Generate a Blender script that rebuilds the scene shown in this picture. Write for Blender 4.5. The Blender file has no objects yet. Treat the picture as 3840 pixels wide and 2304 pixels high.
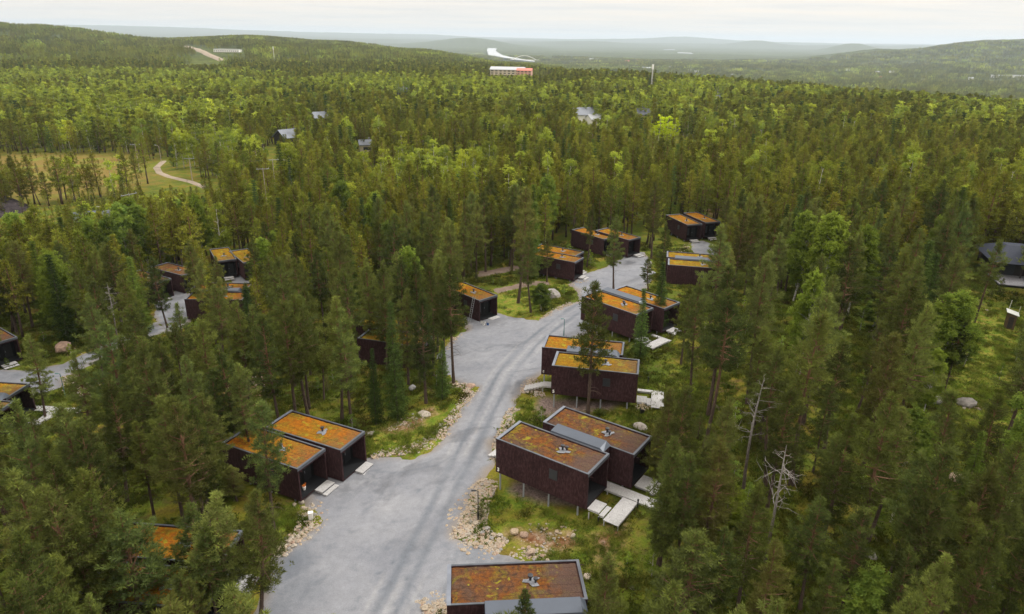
import bpy, math, random
import numpy as np
from mathutils import Vector, Matrix
R = math.radians
rng = np.random.default_rng(7)
random.seed(7)

# ---------------------------------------------------------------- camera, world, sun, exposure
CAM_Z = 39.5
F_PX, PITCH, ROLL = 2576.7, R(21.28), R(0.9)      # focal length in pixels of a 3840 wide frame
SC = bpy.context.scene
cam_data = bpy.data.cameras.new('camera')
cam = bpy.data.objects.new('camera', cam_data)
SC.collection.objects.link(cam)
SC.camera = cam
cam_data.sensor_width = 36.0
cam_data.lens = 36.0 * F_PX / 3840.0
cam_data.clip_start = 0.5
cam_data.clip_end = 90000.0
cam.matrix_world = (Matrix.Translation((0, 0, CAM_Z)) @ Matrix.Rotation(R(90) - PITCH, 4, 'X')
                    @ Matrix.Rotation(ROLL, 4, 'Z'))

SUN_EL, SUN_AZ = R(48), R(62)                     # azimuth measured from +Y towards +X
wd = bpy.data.worlds.new('World')
SC.world = wd
wd.use_nodes = True
SUN_STRENGTH, SKY_K, EXPOSURE = 2.7, 0.091, 0.0

sun_data = bpy.data.lights.new('sun', 'SUN')
sun_data.energy = SUN_STRENGTH
sun_data.angle = R(11)
sun_data.color = (1.0, 0.955, 0.88)
sun = bpy.data.objects.new('sun', sun_data)
SC.collection.objects.link(sun)
sun.rotation_euler = (R(90) - SUN_EL, 0, R(180) - SUN_AZ)
SC.view_settings.view_transform = 'Standard'
SC.view_settings.look = 'None'
SC.view_settings.exposure = EXPOSURE
SC.view_settings.gamma = 1.0
SC.cycles.max_bounces = 5
SC.cycles.diffuse_bounces = 3
SC.cycles.glossy_bounces = 2
SC.cycles.transmission_bounces = 3
SC.cycles.volume_bounces = 0
SC.cycles.transparent_max_bounces = 6
SC.cycles.caustics_reflective = False
SC.cycles.caustics_refractive = False
SC.cycles.use_denoising = True
# ---------------------------------------------------------------- terrain height
def vnoise(x, y, s, seed=0):
    """smooth value noise in numpy, about -1..1"""
    x = np.asarray(x, float) / s; y = np.asarray(y, float) / s
    xi = np.floor(x).astype(np.int64); yi = np.floor(y).astype(np.int64)
    fx = x - xi; fy = y - yi
    fx = fx * fx * (3 - 2 * fx); fy = fy * fy * (3 - 2 * fy)
    def h(a, b):
        n = (a * 374761393 + b * 668265263 + seed * 2147483647 + 1013904223) & 0xFFFFFFFF
        n = ((n ^ (n >> 13)) * 1274126177) & 0xFFFFFFFF
        n = n ^ (n >> 16)
        return (n & 0xFFFF) / 32767.5 - 1.0
    a = h(xi, yi) * (1 - fx) + h(xi + 1, yi) * fx
    b = h(xi, yi + 1) * (1 - fx) + h(xi + 1, yi + 1) * fx
    return a * (1 - fy) + b * fy

CTRL = np.array([
    (-19, 58.5, -0.3), (-24, 52, -0.35), (-12, 50, -0.05), (-30, 40, -0.8), (-15, 35, 0.2), (-60, 45, -3.5), (-45, 60, -2.5),
    (0.5, 37, 1.0), (-6, 40, 0.5), (-4, 50, 0.7), (-3, 56, 0.9), (-0.2, 53.5, 1.15), (1, 46, 1.3), (7.5, 48.8, 2.85), (7, 42, 2.2), (12, 40, 2.6),
    (11.8, 52, 2.6), (4, 57.4, 1.5), (1, 62, 1.0), (4.8, 69.5, 1.0), (13.9, 67.4, 2.7), (4, 74, 0.75), (13.5, 73, 2.5),
    (17.4, 83.4, 2.9), (11, 91, 1.4), (7, 95, 0.3), (22, 90, 2.6), (30, 60, 3.2), (40, 45, 3.4), (60, 60, 3.6), (45, 90, 3.0), (70, 95, 3.4),
    (8, 122, -1.8), (16, 128, -1.4), (26, 130, -1.2), (37, 148, -0.9), (14, 150, -1.8), (30, 110, 1.2),
    (-6.8, 102, -1.1), (-15.5, 84, -1.4), (-4, 88, -0.5), (0, 78, 0.2), (-8, 70, 0.0), (-16, 70, -0.6), (-14, 112, -2.4), (0, 130, -2.6),
    (-30, 75, -2.0), (-45, 100, -4.0), (-62, 118, -5.2), (-60, 80, -4.0), (-90, 110, -6.5), (-40, 140, -5.0), (-20, 150, -4.0), (60, 150, 0.5), (0, 15, 0.6), (-30, 15, -0.8), (30, 20, 2.6), (-90, 60, -5.0), (100, 90, 4.0), (100, 150, 2.5), (-100, 150, -7.5)], float)

AZ = np.radians([-180, -75, -40, -33, -26, -20, -14, -8, 0, 8, 14, 20, 27, 33, 40, 75, 180])
RR = np.log([1, 120, 190, 300, 450, 620, 850, 1200, 1900, 2500, 3000, 4000, 5500, 7000, 10000, 14000, 20000, 26000, 42000])
ZT = np.array([
    [-6, -6, -7, -6, -5, -4, -3, -2, -1.5, -1, -.5, 0, 1, 2, 2, 2, -6],
    [-6, -6, -7, -6, -5, -4, -3, -2, -1.5, -1, -.5, 0, 1, 2, 2, 2, -6],
    [-8, -8, -9, -8, -7, -6, -5, -4, -3, -2.5, -2, -2, -1, 0, 0, 0, -8],
    [-10, -10, -11, -10, -9, -8, -7, -6, -5, -4.5, -4, -4, -3, -2, -2, -2, -8],
    [-11, -12, -13, -12, -11, -10, -9, -8, -7, -6, -6, -6, -5, -5, -5, -5, -8],
    [-12, -14, -14, -13, -12, -11, -10, -9, -8, -7, -7, -7, -8, -8.5, -10, -10, -8],
    [-12, -15, -15, -15, -14, -13, -12, -10, -8.5, -8, -10, -15, -22, -26, -28, -30, -8],
    [-12, -12, -13, -14, -14, -13, -12, -12, -17, -27, -34, -42, -50, -55, -58, -60, -8],
    [-12, 15, 30, 8, 0, 6, 2, -8, -35, -62, -70, -75, -80, -80, -80, -80, -8],
    [-12, 56, 58, 42, 15, 24, 12, -8, -50, -78, -80, -80, -80, -80, -80, -80, -8],
    [-12, 50, 55, 35, 12, 26, 8, -18, -62, -80, -80, -80, -80, -80, -80, -80, -8],
    [-12, 10, 10, 0, -10, -10, -30, -50, -78, -80, -80, -80, -70, -50, -20, 0, -8],
    [-12, -60, -60, -60, -60, -60, -70, -78, -80, -80, -80, -60, 10, 85, 138, 150, -8],
    [-12, -80, -80, -80, -80, -80, -80, -80, -80, -80, -80, -80, -30, 20, 70, 120, -8],
    [-12, -80, -80, -80, -80, -80, -80, -80, -80, -80, -80, -80, -80, -60, -60, -60, -8],
    [-12, -30, -30, -30, -30, -40, -50, -60, -70, -60, -60, -60, -60, -60, -60, -60, -8],
    [-12, 70, 70, 70, 60, 50, 40, 40, 30, 30, 30, 20, 20, 20, 20, 20, -8],
    [-12, 200, 210, 215, 190, 150, 130, 120, 90, 90, 100, 90, 70, 70, 70, 70, -8],
    [-12, 60, 60, 60, 60, 60, 60, 60, 60, 60, 60, 60, 60, 60, 60, 60, -8]], float)
HILLS = [(-3.5, 11500, 3.8, 1400, 128), (24.6, 12500, 2.1, 800, 128), (18.0, 17000, 1.9, 900, 90), (5, 15000, 5, 1500, 70),
         (12.5, 24000, 3.0, 2500, 90), (-27, 23000, 5.0, 3000, 60), (33, 20000, 4.0, 2500, 60)]     # azimuth, distance, half width, depth, height

def terrain(x, y, fine=True):
    x = np.atleast_1d(np.asarray(x, float)); y = np.atleast_1d(np.asarray(y, float))
    r = np.hypot(x, y) + 1e-6; a = np.arctan2(x, y); lr = np.log(np.maximum(r, 1.01))
    j = np.clip(np.searchsorted(AZ, a) - 1, 0, len(AZ) - 2); i = np.clip(np.searchsorted(RR, lr) - 1, 0, len(RR) - 2)
    u = np.clip((a - AZ[j]) / (AZ[j + 1] - AZ[j]), 0, 1); v = np.clip((lr - RR[i]) / (RR[i + 1] - RR[i]), 0, 1)
    us = u * u * (3 - 2 * u); vs = v * v * (3 - 2 * v) * .5 + v * .5
    z = (ZT[i, j] * (1 - us) + ZT[i, j + 1] * us) * (1 - vs) + (ZT[i + 1, j] * (1 - us) + ZT[i + 1, j + 1] * us) * vs
    ad = np.degrees(a)
    for ha, hr, hw, hd, hh in HILLS:
        z = z + hh * np.exp(-((ad - ha) / hw) ** 2 * 1.2 - ((r - hr) / hd) ** 2)
    far = np.clip((r - 300) / 3000, 0, 1)
    z = z + far * (10 * vnoise(x, y, 900, 3) + 5 * vnoise(x, y, 310, 4)) + np.clip((r - 12000) / 12000, 0, 1) * 45 * vnoise(x, y, 3200, 5)
    z = z + np.clip((r - 120) / 300, 0, 1) * 1.2 * vnoise(x, y, 60, 6)
    near = r < 230
    if near.any():
        xn, yn = x[near], y[near]
        d2 = (xn[:, None] - CTRL[None, :, 0]) ** 2 + (yn[:, None] - CTRL[None, :, 1]) ** 2
        w = np.exp(-d2 / (2 * 5.5 ** 2)) + 2e-3 * np.exp(-d2 / (2 * 16.0 ** 2)) + 1e-6 / (1 + d2)
        zn = (w * CTRL[None, :, 2]).sum(1) / w.sum(1)
        b = np.clip((r[near] - 130) / 60, 0, 1); b = b * b * (3 - 2 * b)
        z[near] = zn * (1 - b) + z[near] * b
    return z

def ray(u, v):
    """direction of the line of sight through a point of the 3840x2304 frame"""
    u = u - 1920.0; v = v - 1152.0
    uu = u * math.cos(ROLL) + v * math.sin(ROLL); vv = -u * math.sin(ROLL) + v * math.cos(ROLL)
    c, s = math.cos(PITCH), math.sin(PITCH)
    return np.array([uu / F_PX, c - vv / F_PX * s, -s - vv / F_PX * c])

def on_ground(u, v, up=0.0):
    """where that line of sight comes down to the terrain (or to a height above it)"""
    d = ray(u, v)
    t = np.geomspace(15, 40000, 2600); x = d[0] * t; y = d[1] * t; z = CAM_Z + d[2] * t
    g = terrain(x, y) + up
    k = np.nonzero(z < g)[0]
    if len(k) == 0: return None
    k = k[0]
    if k == 0: return np.array([x[0], y[0], z[0]])
    a0 = z[k - 1] - g[k - 1]; a1 = g[k] - z[k]; f = a0 / (a0 + a1)
    return np.array([x[k - 1] + (x[k] - x[k - 1]) * f, y[k - 1] + (y[k] - y[k - 1]) * f, z[k - 1] + (z[k] - z[k - 1]) * f])

def project(p):
    p = np.atleast_2d(p)
    c, s = math.cos(PITCH), math.sin(PITCH)
    x, y, z = p[:, 0], p[:, 1], p[:, 2] - CAM_Z
    cz = y * c - z * s; cy = y * s + z * c
    u = F_PX * x / cz; v = -F_PX * cy / cz
    return np.stack([1920 + u * math.cos(ROLL) - v * math.sin(ROLL), 1152 + u * math.sin(ROLL) + v * math.cos(ROLL), cz], 1)
# key, x, y, roof z, heading (long axis towards the open porch end), degrees
CABINS = [
    ('R3', 3.65, 51.41, 6.57, -34.2), ('R4', 7.93, 54.71, 6.34, -34.6), ('L1', -19.24, 58.53, 3.50, -25.0), ('L2', -22.26, 55.31, 3.60, -25.6),
    ('R1', 0.53, 36.90, 5.05, 4.5), ('R5', 9.36, 68.29, 6.53, -11.4), ('R6', 8.47, 73.58, 6.27, -11.4), ('R7', 14.14, 86.72, 6.73, -46.0),
    ('R8', 18.30, 89.60, 6.50, -46.0), ('F3', 8.19, 122.71, 2.10, -31.0), ('F4', 8.58, 126.60, 2.10, -31.0), ('F1', 16.75, 139.03, 2.20, -50.0),
    ('F5', 21.50, 137.40, 2.55, -50.0), ('F2', 37.66, 148.88, 3.00, -72.5), ('F6', 42.13, 151.10, 3.00, -72.0), ('R9', 31.11, 111.56, 4.50, -12.0),
    ('R10', 31.81, 115.99, 4.50, -12.0), ('M1', -6.85, 102.12, 2.50, -46.2), ('M2', -15.46, 83.78, 2.30, -16.6), ('M3', -16.72, 88.39, 2.30, -16.6),
    ('N1', -32.48, 120.0, 0.20, -69.0), ('N2', -22.01, 135.62, -0.20, -25.0), ('K1', -67.2, 119.0, -2.00, -29.0), ('K6', -63.9, 123.3, -1.80, -29.0),
    ('K2', -53.22, 130.86, -1.30, -53.0), ('K8', -58.0, 131.5, -1.30, -60.0), ('K3', -48.4, 105.6, -0.40, 0.8), ('K9', -49.6, 110.3, -0.50, 0.8),
    ('K4', -74.75, 89.72, -0.70, -35.0), ('K5', -62.8, 72.1, 0.00, -5.0), ('K10', -61.6, 67.6, 0.10, -5.0), ('K7', -25.6, 42.2, 3.40, -5.0), ('K11', -25.0, 38.0, 3.30, -5.0),
]
# the ground lies a little below the floor at the porch ends
CTRL = np.vstack([CTRL, [(x + 5.6 * math.cos(math.radians(t)), y + 5.6 * math.sin(math.radians(t)), z - 3.5 - .32) for k, x, y, z, t in CABINS if k in ('L1', 'L2', 'M1', 'F3', 'F1', 'F5', 'F2', 'K1', 'K6', 'K4', 'K7', 'K2')]])
POLY = {
'ROAD': [(-17.27,31.21),(-18.76,38.54),(-18.83,42.58),(-18.89,44.75),(-18.04,46.07),(-17.13,47.77),(-16.57,49.25),(-17.38,50.62),(-18.68,51.86),(-19.71,53.43),(-21.7,56.06),(-19.67,58.93),(-14.4,58.78),(-12.4,59.29),(-9.57,58.62),(-8.03,59.7),(-6.74,61.62),(-5.82,66.28),(-4.73,70.72),(-4.06,73.62),(-5.75,74.84),(-8.35,78.14),(-9.56,82.0),(-10.0,86.17),(-8.13,91.26),(-6.5,93.92),(-7.46,98.73),(-4.79,103.55),(-0.4,100.03),(4.0,96.08),(6.35,99.43),(10.91,103.82),(11.6,114.78),(10.29,117.04),(12.64,122.67),(16.9,126.02),(21.8,132.48),(24.27,137.72),(27.71,137.69),(27.47,132.55),(26.59,122.62),(22.53,109.41),(18.53,97.76),(14.29,89.55),(9.46,87.56),(7.63,85.83),(5.6,79.25),(3.4,76.54),(1.81,72.85),(0.57,70.57),(-0.03,67.53),(-0.75,63.76),(-1.56,61.21),(-1.55,56.65),(-1.96,54.61),(-2.69,53.68),(-3.65,50.68),(-4.36,47.93),(-4.13,46.34),(-2.61,45.06),(-0.9,44.09),(1.08,43.1),(3.27,41.42),(0.75,39.43),(-3.23,39.53),(-5.01,38.96),(-6.28,38.18),(-6.79,31.08)],
'LOT_A': [(-64.8,116.51),(-63.28,122.21),(-61.48,123.46),(-53.08,106.38),(-51.8,99.02),(-54.36,98.93),(-61.24,108.52)],
'LOT_B': [(-56.44,129.84),(-50.17,132.13),(-45.66,123.55),(-48.67,118.72),(-53.18,121.45)],
'LOT_C': [(-69.01,78.09),(-74.22,85.19),(-66.72,86.0),(-63.79,87.83),(-62.2,91.68),(-61.02,99.14),(-59.43,106.32),(-54.36,98.93),(-58.27,94.04),(-59.44,86.91),(-60.39,83.67),(-59.13,80.7),(-60.29,77.82)],
'LOT_D': [(37.16,139.5),(39.39,145.13),(41.94,146.29),(43.3,139.67),(38.7,117.02),(38.26,125.61),(37.68,132.76)],
'LOT_E': [(-37.23,145.09),(-35.14,148.08),(-30.97,136.79),(-32.98,134.13)],
'PATH_A': [(-7.6,122.38),(-6.26,126.96),(2.64,130.98),(2.61,128.61),(-5.7,123.5)],
'PATH_B': [(-3.47,114.91),(3.24,119.48),(7.04,119.35),(6.95,117.48),(3.19,117.01),(-2.64,111.29)],
'BOGROAD': [(-143.59,283.0),(-139.0,267.75),(-131.89,255.47),(-123.75,246.44),(-111.76,236.88),(-101.37,225.22)],
'HILLROAD': [(-827.67,1841.53),(-743.17,1709.63),(-661.27,1555.48),(-571.1,1388.27),(-521.11,1297.02)],
'BOG': [(-248.3,314.0),(-195.91,314.8),(-167.99,310.24),(-146.77,274.08),(-125.28,244.95),(-128.37,224.21),(-136.18,214.13),(-148.95,213.42),(-182.86,226.73)],
'BIRCH1': [(-636.74,767.53),(-470.45,918.5),(-267.52,857.22),(-97.97,759.51),(-75.97,538.17),(-129.37,407.85),(-178.73,360.68),(-197.33,320.07),(-289.1,339.53)],
'BIRCH2': [(-148.38,277.74),(-143.22,301.1),(-134.33,333.77),(-100.83,281.98),(-86.19,223.39),(-115.23,253.01),(-120.84,239.35),(-127.11,236.05)],
'BIRCH3': [(-37.78,242.64),(-9.14,246.46),(-0.22,194.47),(-9.66,175.51),(-26.34,181.27),(-49.79,196.71),(-48.67,213.21)],
'BIRCH4': [(-101.31,721.32),(1164.39,1488.1),(276.64,349.65),(133.32,348.17),(37.28,308.24),(1.41,406.68),(-65.12,460.28)],
'BIRCH5': [(-150.5,191.26),(-128.13,191.72),(-111.68,166.91),(-112.67,152.75),(-118.26,147.11)],
'GRASS': [[(-14.37,58.62),(-12.4,59.29),(-9.59,58.78),(-7.31,60.83),(-6.14,67.35),(-6.98,71.55),(-10.89,68.01),(-14.93,64.62),(-15.25,62.89)],[(4.25,104.07),(12.16,117.01),(15.36,119.06),(12.94,126.24),(7.15,121.78),(-2.73,114.79),(-3.04,101.29),(4.03,97.18)],[(-0.55,52.58),(-2.47,49.15),(0.05,48.91),(3.57,47.92),(3.67,49.94),(-1.15,53.58)],[(0.8,63.68),(0.35,66.51),(1.77,70.45),(5.05,68.99),(3.54,66.26),(2.14,64.51)],[(-19.77,46.57),(-18.07,49.77),(-19.52,52.8),(-20.49,50.99),(-20.48,48.18)],[(63.63,92.47),(78.36,96.4),(47.52,52.6),(44.08,57.36),(52.38,73.46)],[(0.05,48.91),(6.73,48.09),(10.38,44.72),(7.83,40.39),(5.57,42.72),(0.75,44.15),(-2.74,47.53)],[(9.43,66.24),(14.67,65.36),(14.23,62.83),(11.59,62.4)],[(34.97,139.47),(27.05,133.94),(31.51,139.53),(38.17,149.7),(37.16,139.5)]],
'DIRT': [[(-0.1,46.22),(1.1,46.71),(3.49,46.21),(5.77,45.05),(4.36,43.76),(3.03,43.21),(1.75,44.52)],[(9.08,47.34),(9.42,47.32),(8.83,44.32),(8.22,43.42)],[(-12.34,65.34),(-10.35,67.47),(-9.22,65.87),(-11.12,63.35)],[(-46.09,67.26),(-42.0,63.15),(-40.36,60.1),(-42.69,61.57)],[(-36.53,77.65),(-32.28,80.66),(-30.7,74.51),(-34.75,74.44)],[(7.09,44.93),(8.47,45.31),(7.94,41.22),(6.7,41.31)],[(50.57,179.81),(59.65,188.39),(56.58,177.78),(50.69,172.1)],[(-13.56,64.54),(-9.1,68.79),(-8.04,67.66),(-12.03,63.48)]],
'PINK': [[(0.39,52.5),(1.16,53.73),(7.02,51.03),(6.11,49.02),(3.66,49.76),(0.77,51.2)],[(2.61,65.4),(4.16,70.15),(12.25,67.07),(11.18,65.88),(6.69,65.86)],[(2.63,66.34),(3.21,70.28),(5.13,70.53),(5.12,66.08)]],
'RUBBLE': [([(-18.94,44.9),(-18.53,45.99),(-17.5,47.79),(-17.13,49.05),(-17.46,50.62),(-18.31,51.25)],1.0,900),([(-1.74,53.94),(-2.62,52.1),(-3.26,50.36),(-3.66,48.14),(-3.19,46.26),(-2.11,45.16),(-0.57,44.29)],1.35,2600),([(-1.64,57.0),(-1.3,59.6),(-0.73,62.44),(-0.1,65.58),(0.58,67.98)],0.55,550),([(1.4,71.56),(2.07,73.73),(2.86,75.4)],0.8,300),([(-6.16,38.4),(-5.46,38.87),(-4.49,39.21)],1.6,500),([(4.63,96.49),(7.37,100.47),(10.75,103.61)],0.7,350),([(10.29,117.04),(12.27,118.35),(13.9,119.63)],0.6,120),([(-13.84,59.1),(-12.55,60.12),(-9.82,60.43),(-7.62,61.75),(-6.43,65.38),(-5.39,69.78),(-4.36,72.78)],0.9,900),([(-7.58,75.46),(-6.2,74.12),(-4.65,73.36)],1.0,400),([(-8.61,86.61),(-8.33,90.08),(-7.08,91.79)],0.6,200),([(-60.39,83.67),(-58.21,81.91),(-55.12,78.54),(-54.94,76.88)],1.6,700),([(-13.1,64.5),(-10.35,67.47)],1.0,150),([(1.1,46.35),(3.46,45.55),(4.42,44.7)],1.6,70),([(-0.24,44.02),(1.41,43.39),(3.04,43.67)],1.0,120),([(2.81,73.64),(3.21,70.28)],0.8,160),([(34.1,135.44),(39.26,142.76)],1.2,160),([(49.13,64.31),(49.35,66.11)],2.0,60),([(50.17,86.8),(49.77,82.66)],2.0,60),([(-15.24,63.92),(-14.93,64.62)],0.6,30),([(-68.58,92.59),(-61.79,90.97)],1.2,60),([(-36.05,77.1),(-31.69,78.91)],1.6,220),([(-24.35,83.83),(-22.49,85.57)],1.5,100)],
'SPOTS': [((-8.31,53.01),0.28,0.8),((-9.15,43.59),0.3,0.9),((-7.11,43.07),0.3,0.9),((-7.72,41.75),0.3,0.9),((-10.1,42.52),0.3,0.9),((-9.87,45.4),0.28,0.8),((-5.35,54.34),0.22,0.9),((-10.52,54.26),0.25,0.6),((-17.65,44.26),2.6,0.75),((-17.96,43.6),2.0,0.6),((-15.82,41.09),2.6,0.45),((-17.15,39.37),2.2,0.45),((-2.49,44.19),2.2,0.5),((-11.13,50.79),1.2,-0.4),((-15.55,52.88),2.0,-0.35)],
'TRACKS': [[(-9.61,38.31),(-8.36,43.95),(-6.98,50.65),(-5.24,59.02),(-3.41,68.45),(-1.51,77.72),(2.02,87.78),(6.44,95.27),(11.15,102.89)],[(-8.09,38.26),(-6.63,44.79),(-5.33,50.81),(-3.38,59.29),(-1.75,67.71),(0.06,76.32),(3.41,85.97),(8.22,94.09),(11.47,99.31)],[(-18.51,47.03),(-18.7,55.38),(-15.14,57.35),(-10.82,56.08),(-6.9,56.96),(-5.03,59.0)],[(-7.59,44.38),(-4.0,45.57),(-0.56,43.59)],[(-9.61,38.31),(-8.5,41.69),(-5.56,44.24),(-2.55,44.0),(0.75,42.77)],[(-5.1,54.8),(-2.63,61.26),(-1.54,68.71)],[(-4.94,38.27),(-4.4,42.33),(-4.09,44.6)],[(-7.91,88.59),(-4.23,85.24),(0.29,86.07),(5.67,91.96)]],
}
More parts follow.
